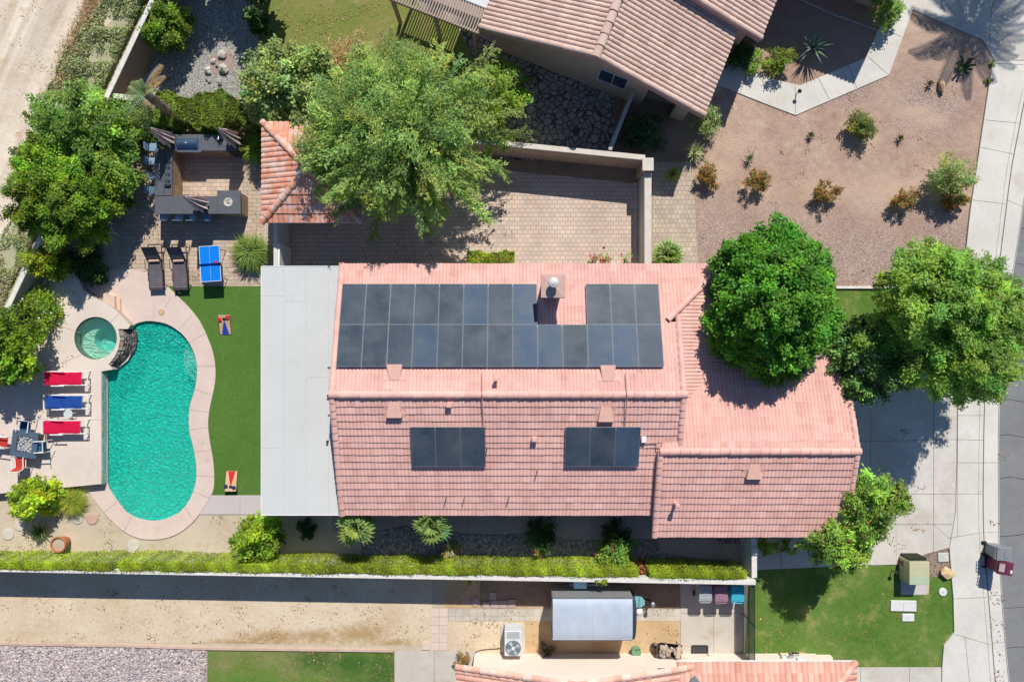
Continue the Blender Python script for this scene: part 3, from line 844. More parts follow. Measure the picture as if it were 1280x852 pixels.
# ================================================================== THE SETTING
def smooth_loop(pts, k=4):
    """closed Catmull-Rom through pixel points"""
    n = len(pts); out = []
    for i in range(n):
        p0, p1, p2, p3 = (np.array(pts[(i + j) % n], float) for j in (-1, 0, 1, 2))
        for s in range(k):
            u = s / k
            out.append(tuple(.5 * ((2 * p1) + (-p0 + p2) * u + (2 * p0 - 5 * p1 + 4 * p2 - p3) * u ** 2 + (-p0 + 3 * p1 - 3 * p2 + p3) * u ** 3)))
    return out

def smooth_line(pts, k=4):
    out = []; n = len(pts)
    for i in range(n - 1):
        p0, p1, p2, p3 = (np.array(pts[max(0, min(n - 1, i + j))], float) for j in (-1, 0, 1, 2))
        for s in range(k):
            u = s / k
            out.append(tuple(.5 * ((2 * p1) + (-p0 + p2) * u + (2 * p0 - 5 * p1 + 4 * p2 - p3) * u ** 2 + (-p0 + 3 * p1 - 3 * p2 + p3) * u ** 3)))
    out.append(tuple(pts[-1])); return out

LAYER = [0]
def sheet(name, pts, z, m, holes=(), lines=(), thick=0.0, lm=None, kind='structure'):
    mb = MB()
    P_ = WL(pts, z); H_ = [WL(h, z) for h in holes]
    mb.poly(P_, H_, 0)
    if thick:
        mb.skirt(P_, -thick, 0)
        for h in H_: mb.skirt(h, -thick, 0)
    for (l, w) in lines:
        mb.ribbon(WL(l, z + .003), w, z + .003, 1)
    return mb.build(name, [m, lm or joint_m], kind=kind)

POOL = smooth_line([(134, 603), (137, 612), (147, 627), (158, 640), (170, 647), (185, 650.5), (200, 650), (214, 645), (226, 638), (237, 624), (243.5, 607), (245.5, 592), (244.5, 575), (241, 556), (237, 540), (236, 522), (237.5, 506), (243, 488), (246, 470), (245.5, 452), (240, 435), (231, 421), (221, 412), (209, 405), (197, 402), (184, 401), (172, 403.5), (163, 408)], 4) \
    + [(167, 416), (168, 428), (166, 438), (160, 450), (150, 458), (141, 462), (134, 464)]
SPA_C = W(119.5, 422.5, .45)
SPA_R = .985
def circ(c, r, z, n=40): return [Vector((c[0] + r * math.cos(2 * math.pi * i / n), c[1] + r * math.sin(2 * math.pi * i / n), z)) for i in range(n)]

# base ground with openings for the pool and the spa
mb = MB()
mb.poly([(-160, -160, 0), (160, -160, 0), (160, 160, 0), (-160, 160, 0)], [WL(POOL, 0), circ(SPA_C, SPA_R + .12, 0)])
mb.build('ground', dirt, kind='structure')

# ---- open sand lot beyond the back wall
sand_m = None
def make_sand():
    t = NT('sand_lot')
    a = t.noise(.5, 6, .62); b = t.noise(6, 5, .7)
    k = t.math('ADD', t.math('MULTIPLY', a, .6), t.math('MULTIPLY', b, .4))
    col = t.ramp(k, [(.36, (.56, .46, .355)), (.5, (.66, .56, .445)), (.62, (.72, .63, .515))])
    # wheel tracks running along the lot
    mp = t.n('ShaderNodeMapping'); mp.vector_type = 'TEXTURE'; mp.inputs['Rotation'].default_value = (0, 0, R(-25)); mp.inputs['Scale'].default_value = (1.0, 26, 1)
    t.l(t.co(), mp.inputs['Vector'])
    tr = t.noise(1.8, 4, .6, mp.outputs[0], .3)
    col = t.mix(1.0, col, t.ramp(tr, [(.35, (.80, .79, .78)), (.5, (1, 1, 1)), (.62, (1.10, 1.10, 1.10))]), 'MULTIPLY')
    dr = t.ramp(t.noise(1.5, 9, .78), [(.52, (0, 0, 0)), (.66, (.8, .8, .8))])
    col = t.mix(dr, col, (.50, .34, .19))
    t.prin(col, .95, 0, t.bump(b, .6, .04), .1)
    return t.mat
sand_m = make_sand()
WALLX = lambda y: 190 - .4707 * y     # photo line of the back wall's cap
sheet('sand_lot', [(-900, -900), (WALLX(-900) + 8, -900), (WALLX(1200) + 8, 1200), (-900, 1200)], .006, sand_m)
sheet('weed_ground', [(WALLX(y) - np.interp(y, [-40, 0, 40, 75, 110, 180, 230, 300, 360, 430, 520], [40, 46, 42, 66, 52, 40, 38, 44, 50, 46, 50]) + 4 * math.sin(y * .31) + 3 * math.sin(y * .83), y) for y in range(-40, 521, 6)] + [(WALLX(520) + 6, 520), (WALLX(-40) + 6, -40)], .011, mat_ground('weed_soil', [(.33, .33, .19), (.44, .42, .27), (.56, .49, .36)], .8, 6, 40, .4, .6, spots=[(1.6, .60, .74, (.46, .36, .25))]))
sheet('dry_brush_strip', [(112, -40), (132, -40), (118, 20), (98, 58), (84, 98), (70, 120), (66, 108), (82, 66), (100, 20)], .015, mat_ground('brush_soil', [(.38, .24, .12), (.46, .32, .18), (.58, .46, .32)], 2.0, 8, 40, .4, .6))

# ---- rear neighbour's yard
sheet('gravel_yard', [(160, -200), (330, -200), (326, 0), (328, 60), (334, 168), (140, 168), (140, 120)], .008, grey_gravel)
sheet('dry_lawn_ground', [(318, -200), (640, -200), (640, 0), (622, 70), (600, 140), (318, 140), (324, 60), (316, 0)], .012, lawn_dry)
sheet('flagstone_patio', [(560, 10), (640, 40), (830, 140), (795, 205), (640, 200), (590, 178), (600, 90)], .016, flag_m)
sheet('pergola_slab', [(500, -30), (530, 14), (622, 56), (636, 30), (600, -60)], .020, conc_side)
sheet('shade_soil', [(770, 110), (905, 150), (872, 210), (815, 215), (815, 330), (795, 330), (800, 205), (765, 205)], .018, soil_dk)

# ---- courtyard and patios
sheet('planter_soil', [(330, 150), (600, 165), (815, 195), (815, 245), (600, 225), (330, 300)], .010, soil_dk)
sheet('courtyard_pavers', [(330, 205), (560, 208), (640, 214), (803, 230), (803, 370), (330, 370)], .022, paver_court)
sheet('courtyard_edging', [(793, 228), (795, 228), (795, 334), (793, 334)], .030, conc_walk)
sheet('front_pavers', [(816, 203), (866, 203), (873, 345), (816, 345)], .022, paver_side)
sheet('bbq_patio', [(150, 330), (146, 280), (160, 200), (186, 152), (345, 152), (345, 352), (324, 357.5), (208, 357.5), (196, 349), (182, 342)], .010, paver_bbq)
sheet('bbq_bed_soil', [(140, 128), (330, 120), (330, 170), (212, 168), (196, 176), (178, 196)], .014, soil_dk)

# ---- pool terrace
DECK_OUT = smooth_line([(150, 336), (172, 338), (190, 346), (208, 357), (222, 370), (237, 385), (250, 402), (260, 423), (266, 440), (269, 458), (269, 475), (266, 492), (262, 510), (260, 530), (262, 550), (265.5, 570), (267.5, 590), (267, 610), (262, 622), (252, 638), (240, 653), (225, 665), (208, 672), (190, 674), (172, 672), (155, 664), (140, 651), (125, 634), (112, 616)], 4)
radial = [((163, 408), (150, 393)), ((206, 384), (214, 371)), ((224, 411), (240, 394)), ((236, 428), (256, 417)), ((246, 458), (269, 457)), ((243, 486), (265, 494)), ((237, 512), (262, 515)), ((236.5, 537), (261, 534)), ((241.5, 565), (266, 562)), ((245, 594), (268, 596)), ((241, 614), (262, 622)), ((231, 634), (243, 652)), ((165, 645), (155, 664)), ((146, 627), (130, 640))]
sheet('pool_coping', [(120, 340)] + DECK_OUT + [(100, 610), (100, 360)], .055, coping_m, [[(p[0], p[1]) for p in POOL], [(SPA_C.x * F / (CAMH - .055) + 640 + r_ * math.cos(a_) * 0 + (SPA_R + .12) * F / (CAMH - .055) * math.cos(a_), 426 - SPA_C.y * F / (CAMH - .055) + (SPA_R + .12) * F / (CAMH - .055) * math.sin(a_)) for a_ in np.linspace(0, 6.2832, 40, False) for r_ in (0,)]],
      [(l, .018) for l in radial], .06, joint_l)

UP = .45
UPPER = [(-96, 621.5), (0, 616.5), (60, 611), (126.7, 604.5), (126.7, 464), (141, 461.5), (136, 455), (143, 446), (148, 436), (150, 424), (148, 411), (160, 411), (163, 406), (152, 395), (145, 388), (136, 381), (129, 377), (118, 372), (103, 361), (100, 352), (86, 330), (82, 318), (60, 338), (30, 400), (6, 402), (-14, 440)]
up_w = WL(UPPER, UP)
mb = MB()
mb.prism(up_w, .0, UP, 0, [circ(SPA_C, SPA_R, UP)], 1)
for (l, w) in [([(0, 523), (60, 524), (127, 524.5)], .016), ([(59, 460), (59.5, 524)], .012), ([(57, 461), (101, 444)], .018), ([(52, 400), (101, 422 - 6)], .018), ([(84, 380), (118, 372)], .012), ([(137, 404), (148, 393)], .018), ([(60, 612), (20, 524)], .010), ([(128, 605), (118, 560)], .006)]:
    mb.ribbon(WL(l, UP + .003), w, UP + .003, 2)
mb.build('upper_deck', [deck_m, stucco, joint_l], kind='structure')
# steps from the upper deck down to the lower one
mb = MB()
for i, (x, h) in enumerate(((137, .30), (144, .15))):
    mb.prism(WL([(x - 8, 372 - 6 + i * 2), (x + 6, 370 + i * 3), (x + 7, 396 + i * 4), (x - 8, 386)], h), .03, h, 0)
mb.build('deck_steps', [mat_concrete('step_concrete', (.66, .50, .38), (.58, .42, .30), s1=.8)], kind='structure')

# pool shell, steps, bench and water
pool_w = WL(POOL, 0)
mb = MB(); D = -1.35
mb.poly([(p.x, p.y, D) for p in pool_w]); mb.skirt([(p.x, p.y, -.17) for p in pool_w], D + .17, 0)
mb.skirt([(p.x, p.y, .03) for p in pool_w], -.20, 1)
mb.build('pool_basin', [plaster, slate_tile], kind='structure')
mb = MB()
for i, (rr, zz) in enumerate(((30, -.62), (22, -.40), (14, -.16))):
    cx, cy = 251, 446
    k = (CAMH) / F
    pts = [(cx + rr * math.cos(a), cy + rr * 1.15 * math.sin(a)) for a in np.linspace(R(98), R(262), 14)]
    mb.prism(WL(pts, 0), D + .01, zz)
mb.build('pool_steps', [mat('step_plaster', (.78, .86, .76), (.70, .80, .70), .8)], kind='structure')
mb = MB(); mb.poly([(p.x, p.y, -.09) for p in pool_w]); mb.build('pool_water', water_m, kind='structure')

mb = MB()
c1 = circ(SPA_C, SPA_R, 0); cin = (SPA_C.x + .17, SPA_C.y - .04); c2 = circ(cin, .56, 0)
mb.skirt([(p.x, p.y, UP) for p in c1], -.13, 1); mb.skirt([(p.x, p.y, UP - .13) for p in c1], -.42, 0)
mb.poly([(p.x, p.y, UP - .55) for p in c1], [[(p.x, p.y, UP - .55) for p in c2]], 0)
mb.skirt([(p.x, p.y, UP - .55) for p in c2], -.5, 2); mb.poly([(p.x, p.y, UP - 1.05) for p in c2], (), 2)
mb.build('spa_basin', [plaster_lt, mat('spa_rim_tile', (.10, .14, .13), (.07, .1, .1), .4, scale=10), plaster_in], kind='structure')
mb = MB(); mb.poly([(p.x, p.y, UP - .08) for p in circ(SPA_C, SPA_R - .002, 0)]); mb.build('spa_water', spa_water_m, kind='structure')
T = thing('spa_drain', 'round pale blue drain cover on the floor of the round spa', 'drain', W(131, 425, -.6) + Vector((0, 0, .01)))
MB().lathe([(.10, 0), (.10, .02), (.07, .04)], 20).build('cover', mat('drain_blue', (.15, .55, .66), None, .5), T)
MB().lathe([(.10, 0), (.13, .004), (.13, .012), (.10, .015)], 20).build('ring', plaster_lt, T)

# slate spillway between the spa and the pool
T = thing('spa_spillway', 'curved dark slate spillway wall dropping from the spa to the pool', 'spillway', W(155, 440, 0))
rng = np.random.default_rng(5); mb = MB(); mb2 = MB()
arc = smooth_line([(166, 411), (169, 421), (168, 432), (163, 443), (154, 453), (143, 461)], 5)
inner = smooth_line([(149, 413), (150, 424), (148, 434), (144, 444), (138, 452), (137, 456)], 5)
for lv in range(6):
    f0, f1 = lv / 6, (lv + 1) / 6
    z0 = .43 - .46 * f0 * .98
    for i in range(len(arc) - 1):
        if rng.uniform() < .04: continue
        def L_(t, j): return (inner[j][0] * (1 - t) + arc[j][0] * t, inner[j][1] * (1 - t) + arc[j][1] * t)
        jj = rng.uniform(-.03, .03)
        q = [L_(f0 + jj, i), L_(f1 + .1 + jj, i), L_(f1 + .1 + jj, i + 1), L_(f0 + jj, i + 1)]
        h = z0 - .03 + rng.uniform(-.02, .02)
        tgt = mb2 if (lv < 2 and rng.uniform() < .5) else mb
        tgt.prism([Vector((p.x, p.y, 0)) for p in WL(q, h)], -.14, h)
mb.build('slate_courses', slate, T, world=True)
mb2.build('ledge_stones', mat('ledge_stone', (.36, .30, .24), (.24, .20, .16), .8, scale=6), T, world=True)
# slate tiles on the deck's wall towards the pool
T = thing('tiled_deck_wall', 'narrow strip of green slate tiles on the wall between deck and pool', 'tile wall', W(134, 534, 0))
mb = MB(); a, b = W(134, 466, 0), W(134, 603, 0)
mb.bb(a.x - .0, a.x + .02, b.y, a.y, -.05, UP - .03)
mb.build('tile_facing', slate_tile, T, world=True)

# ---- artificial turf, walkways, side yard
sheet('artificial_turf', [(204, 357.5), (330, 357.5), (345, 420), (345, 618.5), (258, 618.5), (261, 590), (257, 560), (254, 535), (256, 505), (261, 480), (259, 450), (247, 415), (228, 385)], .030, turf_m)
sheet('garden_walk', [(240, 618.5), (352, 618.5), (352, 642.5), (235, 642.5)], .034, conc_lilac, lines=[([(300, 619), (300, 642)], .01)])
sheet('side_walk', smooth_line([(418, 618), (418, 664), (465, 664), (500, 657), (520, 655), (580, 666), (640, 667), (660, 664), (676, 660), (692, 664), (704, 673), (760, 674), (818, 674), (824, 684), (838, 692), (870, 697), (905, 703), (934, 711), (934, 672)], 3) + [(934, 600), (418, 600)], .024, conc_side,
      lines=[([(x, 630), (x, 676)], .015) for x in (462, 502, 545, 585, 624, 662, 700, 740, 780)] + [([(820, 674), (934, 674)], .015), ([(893, 674), (890, 702)], .015)])
sheet('rock_bed', smooth_line([(452, 690), (453, 668), (470, 658), (500, 652), (560, 652)], 3) + [(934, 652), (934, 714), (452, 702)], .014, bed_gravel)
sheet('round_bed', smooth_loop([(893, 672), (900, 679), (913, 679), (925, 678), (932, 670), (925, 660), (900, 660)], 3), .030, bed_gravel)

# ---- side alley of the neighbour below
sheet('alley_ground', [(-300, 700), (540, 700), (540, 806), (496, 806), (-300, 797)], .006, alley)
sheet('alley_soil_east', [(556, 700), (850, 700), (850, 840), (556, 840)], .008, soil_or)
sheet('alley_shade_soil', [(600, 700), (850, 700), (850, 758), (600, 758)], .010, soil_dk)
mb = MB()
pts = WL([(-300, 799.5), (0, 803.5), (170, 806.5), (258, 809.5), (420, 811.5), (492, 812.5)], .0)
mb.ribbon(pts, .10, .09, 0)
mb.skirt([p + Vector((0, .05, .09)) for p in pts] + [p + Vector((0, -.05, .09)) for p in reversed(pts)], -.09, 0)
mb.build('alley_edging', mat('edging_pink', (.58, .42, .34), (.46, .33, .26), .9, scale=2), kind='structure')
sheet('gravel_bed', [(-300, 803), (258, 810), (258, 1000), (-300, 1000)], .010, mat_gravel('lower_gravel', [(.30, .26, .24), (.42, .37, .35), (.52, .44, .42), (.36, .33, .33)], 12, .6, .5, .15))
sheet('lower_lawn', [(259, 812), (493, 813), (493, 1000), (259, 1000)], .016, lawn_low)
sheet('lower_slab', [(494, 813), (600, 813.5), (600, 1000), (494, 1000)], .030, conc_pad, lines=[([(543, 813), (543, 1000)], .016)])
sheet('paver_path', [(538.5, 760), (559.5, 760), (559.5, 812.5), (538.5, 812.5)], .020, paver_pink, lines=[([(549, 760), (549, 812)], .010)] + [([(538.5, y), (559.5, y)], .010) for y in (770.5, 781, 791.5, 802)])
sheet('paver_walk', [(559.5, 760), (858, 760), (858, 775.5), (559.5, 775.5)], .018, paver_small)
sheet('bin_slab', [(851, 722), (934, 722), (934, 822), (851, 822)], .026, conc_pad, lines=[([(892, 722), (892, 822)], .016), ([(851, 766), (934, 766)], .014)])
sheet('ac_soil', [(560, 776), (655, 776), (655, 832), (560, 832)], .012, alley)
# ---- front yards
sheet('front_yard', [(895, 118), (1000, 40), (1120, -60), (1290, -60), (1260, 100), (1240, 330), (1200, 362), (1050, 362), (866, 362), (866, 203), (880, 160)], .010, make_front())
sheet('agave_bed', [(925, 40), (960, -20), (1095, -60), (1128, 0), (1100, 38), (1082, 75), (1000, 108), (965, 102), (925, 84)], .012, mat_ground('bed_soil', [(.34, .22, .165), (.41, .27, .20), (.48, .33, .25)], .6, 4, 40, .3, .5))
mb = MB(); mb.ribbon(WL([(985, -8), (1001, 0), (1040, 18), (1097, 38)], .05), .05, .05); mb.skirt(WL([(985, -9), (1097, 37.4), (1097, 38.6), (985, -7.8)], .05), -.05)
mb.build('bed_edging', conc_walk, kind='structure')
sheet('front_walk', [(880, 62), (908, 77), (935, 88), (962, 98), (1000, 107), (1082, 72.5), (1098, 37.5), (1112, 5), (1140, -60), (1172, -60), (1141, 12), (1111, 94), (994.5, 144), (960, 131), (925, 117), (870, 96)], .05, conc_walk, thick=.06,
      lines=[([(x0, y0), (x1, y1)], .02) for (x0, y0, x1, y1) in ((994, 106, 994.5, 144), (1023, 98, 1037, 125), (1061, 82, 1071, 110), (1085, 71, 1111, 94), (1105, 37, 1127, 46), (935, 88, 925, 117))])
sheet('upper_driveway', [(1141, 12), (1128, 5), (1160, -70), (1400, -70), (1400, 75), (1290, 75), (1243, 75), (1229, 50)], .045, conc, lines=[([(1246, -40), (1239, 20), (1236, 52)], .02), ([(1243, 75), (1290, 79)], .02)], thick=.05)

LAWN_EDGE = [(1187, 684), (1189, 710), (1192, 747), (1193, 790)]
CURB = smooth_line([(1330, -60), (1300, 40), (1283, 110), (1272, 165), (1263, 213), (1255, 275), (1247, 340), (1240, 400), (1234, 440), (1230, 500), (1228.5, 560), (1228, 640), (1230, 690), (1234, 740), (1239, 800), (1244, 860), (1254, 930), (1275, 1030)], 3)
ROAD = smooth_line([(1360, -60), (1325, 60), (1300, 150), (1284, 230), (1275, 290), (1267, 340), (1260, 385), (1254, 430), (1250.5, 490), (1249, 540), (1249, 600), (1249.5, 670), (1252, 730), (1257, 800), (1263, 860), (1273, 930), (1292, 1030)], 3)
sheet('street', [(1330, -300)] + [(p[0] - 3, p[1]) for p in ROAD] + [(1330, 1300), (2600, 1300), (2600, -300)], .004, asphalt, lines=[(smooth_line(l, 4), w) for (l, w) in [
    ([(1253, 449), (1266, 452), (1280, 451), (1310, 455)], .035), ([(1250, 500), (1263, 499), (1282, 502), (1320, 500)], .03), ([(1249, 544), (1262, 543), (1281, 546), (1330, 545)], .03), ([(1250, 598), (1264, 596), (1282, 599), (1320, 600)], .03),
    ([(1250, 670), (1267, 669), (1285, 667), (1330, 667)], .035), ([(1272, 284), (1284, 286), (1310, 284)], .03), ([(1262, 369), (1282, 367), (1310, 368)], .03), ([(1256, 810), (1270, 808), (1290, 809)], .03), ([(1262, 328), (1285, 331)], .025), ([(1255, 760), (1280, 758)], .025)]],
      lm=mat('crack_seal', (.06, .06, .065), None, .8))
sheet('gutter', CURB + ROAD[::-1], .012, conc_walk, lines=[([(p[0] + 1.0, p[1]) for p in CURB], .05), ([(p[0] - 1.0, p[1]) for p in ROAD], .03), ([(1229, 492), (1250, 495)], .015), ([(1228, 578), (1249, 578)], .015), ([(1230, 665), (1249, 665)], .015), ([(1238, 744), (1252, 743)], .015), ([(1241, 803), (1257, 802)], .015), ([(1259, 250), (1280, 259)], .015), ([(1248, 335), (1266, 338)], .015)])
WALK_L = [(1243, 76), (1240, 85), (1233, 130), (1222, 205), (1213, 265), (1207, 320), (1201, 370), (1198, 420), (1197, 480), (1197, 560), (1195, 640), (1187, 684)] + LAWN_EDGE[1:] + [(1180, 806), (1178, 833), (1176, 1000)]
xj = lambda y0, x0, x1, dy=1.5: ([(x0, y0), (x1, y0 + dy)], .018)
sheet('sidewalk', WALK_L + [(1270, 1000)] + CURB[::-1][4:] + [(1300, 40), (1290, 76)], .10, conc_walk, thick=.11, lines=[xj(79, 1243, 1290, 3), xj(150, 1231, 1274, 4), xj(184, 1226, 1269, 9), xj(250, 1216, 1257, 5), xj(333, 1206, 1247, 4), xj(519, 1197, 1229, 0), xj(549, 1197, 1229, 1), xj(578, 1197, 1228, 0), xj(617, 1197, 1228, 0), xj(672, 1187, 1228, -7), xj(748, 1192, 1234, -2), xj(792, 1193, 1237, 13),
      ([(1206, 795), (1212, 852), (1216, 900)], .016), ([(1198, 440), (1197, 560), (1197, 672)], .016), ([(p[0] - 4.6, p[1]) for p in CURB[6:50]], .014)])
sheet('driveway', [(1040, 440), (1198, 440), (1197, 560), (1195, 640), (1187, 684), (1157, 692), (1126, 705), (1088, 706), (1030, 708), (945, 712), (940, 655), (1040, 640)], .06, conc, thick=.07, lines=[([(1088, 440), (1088, 622), (1084, 706)], .02), ([(1167, 440), (1167, 690)], .02), ([(1040, 487), (1198, 485)], .02), ([(1040, 552), (1197, 549)], .02), ([(1060, 617), (1197, 617)], .02), ([(1060, 655), (1190, 655)], .02), ([(975, 640), (976, 712)], .02), ([(1010, 640), (1018, 712)], .02), ([(1167, 655), (1187, 673)], .016), ([(1120, 656), (1121, 705)], .008)])
sheet('side_lawn', [(1020, 361), (1198, 361), (1199, 420), (1197, 442), (1020, 442)], .020, lawn_m)
mb = MB(); a, b = W(1044, 359.5), W(1130, 360); mb.bb(a.x, b.x, a.y - .06, a.y + .06, 0, .12, bev=.015); mb.build('lawn_kerb', cap_w, kind='structure')
sheet('front_lawn', [(945, 712), (1030, 707), (1126, 706), (1128, 742), (1162, 742), (1163, 720), (1187, 718), (1189, 712), (1192, 747), (1193, 790), (1181, 803), (1178, 833), (1066, 833), (930, 833), (936, 730)], .030, lawn_m)
sheet('meter_bed', [(1126, 705), (1157, 692), (1187, 684), (1189, 720), (1126, 722)], .034, bark_gravel)
sheet('lower_driveway', [(930, 833.5), (1178, 833.5), (1176, 1000), (930, 1000)], .045, conc, thick=.05, lines=[([(1076, 834), (1076, 1000)], .02), ([(1137, 834), (1137, 1000)], .02)])
sheet('hedge_soil_strip', [(934, 818), (1000, 814), (1046, 826), (1046, 840), (934, 840)], .034, soil_or)
# ================================================================== THE HOUSES
def wall_box(mb, x0, x1, y0, y1, z0, z1, mi=0): mb.bb(x0, x1, y0, y1, z0, z1, mi)

def fix_window(parent, c, w, h, face, panes=2):
    fx, fy = face; s = Vector((-fy, fx, 0)); f = Vector((fx, fy, 0)); c = Vector(c); a = math.atan2(fy, fx) + math.pi / 2; fr = .05
    inv = obj_matrix(parent).inverted()
    mb = MB()
    for sg in (-1, 1):
        mb.box(c + s * sg * (w / 2 - fr / 2) + f * .02, (fr, .09, h), a); mb.box(c + Vector((0, 0, sg * (h / 2 - fr / 2))) + f * .021, (w - 2 * fr, .085, fr), a)
    for i in range(1, panes): mb.box(c + s * (-w / 2 + w * i / panes) + f * .022, (fr * .8, .08, h - 2 * fr), a)
    mb.xf(inv); o = mb.build('window', frame_w, parent)
    m2 = MB().box(c + f * .012, (w - fr, .03, h - fr), a); m2.xf(inv); m2.build('pane', glass_d, o)
    return o

# ---------------------------------------------------------------- main house
HE, HR = 2.7, 4.4
XL = -7.31; YN, YR, YS = 3.30, -2.17, -7.45
SN = (HR - HE) / (YN - YR); SS = (HR - HE) / (YR - YS)
hN = lambda y: HE + SN * (YN - y)
hS = lambda y: HE + SS * (y - YS)
XG = 6.95                          # right gable of the main ridge
SKX0 = 6.62; SKH = hN(.79); SK = .311
XE = SKX0 + (SKH - HE) / SK        # eave of the side slope
hK = lambda x: SKH - SK * (x - SKX0)
GH, GY, GYS = 3.87, -4.55, -8.38
GS = (GH - HE) / (GY - GYS); GYN = GY + (GH - HE) / GS
GX0, GX1 = 6.12, 14.24
hGN = lambda y: GH - GS * (y - GY)
hGS = lambda y: HE + GS * (y - GYS)

house = thing('house', 'long single storey house under a pink tiled roof with solar panels and chimney', 'house', (0, 0, 0))
# walls
mb = MB()
top = HE - .16
mb.bb(XL + .5, XE - .6, YS + .7, YN - .6, 0, top); mb.bb(7.0, GX1 - .45, GYS + .6, GYN - .6, 0, top - .004)
# gable ends
mb.add([(XL + .42, YN - .7, top - .2), (XL + .42, YS + .8, top - .2), (XL + .42, YR, HR - .16), (XL + .6, YN - .7, top - .2), (XL + .6, YS + .8, top - .2), (XL + .6, YR, HR - .16)], [(0, 1, 2), (5, 4, 3), (0, 2, 5, 3), (2, 1, 4, 5)])
mb.add([(XG - .3, .6, 3.3), (XG - .3, YS + 1.0, 2.6), (XG - .3, YR, HR - .16), (XG - .12, .6, 3.3), (XG - .12, YS + 1.0, 2.6), (XG - .12, YR, HR - .16)], [(0, 1, 2), (5, 4, 3), (0, 2, 5, 3), (2, 1, 4, 5)])
mb.add([(GX1 - .6, GYN - .7, top - .2), (GX1 - .6, GYS + .8, top - .2), (GX1 - .6, GY, GH - .16), (GX1 - .46, GYN - .7, top - .2), (GX1 - .46, GYS + .8, top - .2), (GX1 - .46, GY, GH - .16)], [(0, 1, 2), (5, 4, 3), (0, 2, 5, 3), (2, 1, 4, 5)])
mb.build('wall', stucco, house)
# roof slopes (each tiled sheet over a boarded deck)
kw = dict(deck_m=mat('fascia', (.42, .27, .22), (.36, .23, .19), .7))
V3 = lambda x, y, h: Vector((x, y, h))
A1 = V3(SKX0, .79, SKH); A2 = V3(XE, YN, HE)
tile_face('roof_slope', [V3(XL, YN, HE), A2, A1, V3(XL, .79, hN(.79))], tile_pink, house, seed=1, **kw)
tile_face('roof_slope', [V3(XL, .79, hN(.79)), V3(XG, .79, hN(.79)), V3(XG, YR, HR), V3(XL, YR, HR)], tile_pink, house, seed=2, **kw)
VY = -4.17
tile_face('roof_slope', [V3(XL, YR, HR), V3(XG, YR, HR), V3(XG, VY, hS(VY)), V3(XL, VY, hS(VY))], tile_pink, house, seed=3, **kw)
tile_face('roof_slope', [V3(XL, VY, hS(VY)), V3(GX0 + .25, VY, hS(VY)), V3(GX0 + .25, YS, HE), V3(XL, YS, HE)], tile_pink, house, seed=4, **kw)
vy0 = GY + (GH - hK(XG)) / GS
vy1 = GY + (GH - hK(XE)) / GS
tile_face('side_slope', [V3(XG - .1, vy0 - .1, hK(XG - .1)), V3(XE, vy1, hK(XE)), A2, V3(XG - .1, 1.1, hK(XG - .1))], tile_pink, house, seed=5, **kw)
tile_face('garage_slope', [V3(GX0, GY, GH), V3(GX1, GY, GH), V3(GX1, VY, hGN(VY)), V3(GX0 + .1, VY, hGN(VY))], tile_pink, house, seed=6, **kw)
tile_face('garage_slope', [V3(XG - .2, VY, hGN(VY)), V3(XE, VY, hGN(VY)), V3(XE, vy1, hGN(vy1)), V3(XG - .2, vy0 - .1, hGN(vy0 - .1))], tile_pink, house, seed=7, **kw)
tile_face('garage_slope', [V3(XE, VY, hGN(VY)), V3(GX1, VY, hGN(VY)), V3(GX1, GYN, HE), V3(XE, GYN, HE)], tile_pink, house, seed=17, **kw)
tile_face('garage_slope', [V3(GX0, GY, GH), V3(GX1, GY, GH), V3(GX1, GYS, HE), V3(GX0, GYS, HE)], tile_pink, house, seed=8, **kw)
rs = random.Random(4)
mb = MB()
for (a, b, r_) in (((XL - .05, YR, HR), (XG + .12, YR, HR), .145), ((GX0 - .02, GY, GH), (GX1 + .1, GY, GH), .145), (A2, A1 - Vector((.12, -.1, -.03)), .13)):
    mb = MB(); cap_run(mb, a, b, r_, .42, lift=.05, rs=rs); add_tint(mb.build('ridge_cap', tile_pink, house))
for (a, b) in [((XL + .02, YN, HE), (XL + .02, YR, HR)), ((XL + .02, YS, HE), (XL + .02, YR, HR)), ((XG, VY - .1, hS(VY)), (XG, YR, HR)), ((XG, 1.0, hN(1.0)), (XG, YR, HR)),
               ((GX0, GYS, HE), (GX0, GY, GH)), ((GX1, GYS, HE), (GX1, GY, GH)), ((GX1, GYN, HE), (GX1, GY, GH))]:
    mb = MB(); cap_run(mb, a, b, .115, .33, lift=.025, flare=.02, rs=rs)
    a_, b_ = Vector(a), Vector(b); sx = -1 if a[0] in (XL + .02, GX0) else 1
    mb.add([a_ + V3(sx * .10, 0, .02), b_ + V3(sx * .10, 0, .02), b_ + V3(sx * .10, 0, -.18), a_ + V3(sx * .10, 0, -.18), a_ + V3(sx * .06, 0, .02), b_ + V3(sx * .06, 0, .02), b_ + V3(sx * .06, 0, -.18), a_ + V3(sx * .06, 0, -.18)], [(0, 1, 2, 3), (7, 6, 5, 4), (0, 4, 5, 1), (3, 2, 6, 7)])
    add_tint(mb.build('rake_tiles', tile_pink, house))
# flashing patch by the gable end and valley
MB().box((GX0 + .85, VY + .02, hS(VY) + .03), (.1, .35, .02), .1).build('flashing', galv, house)
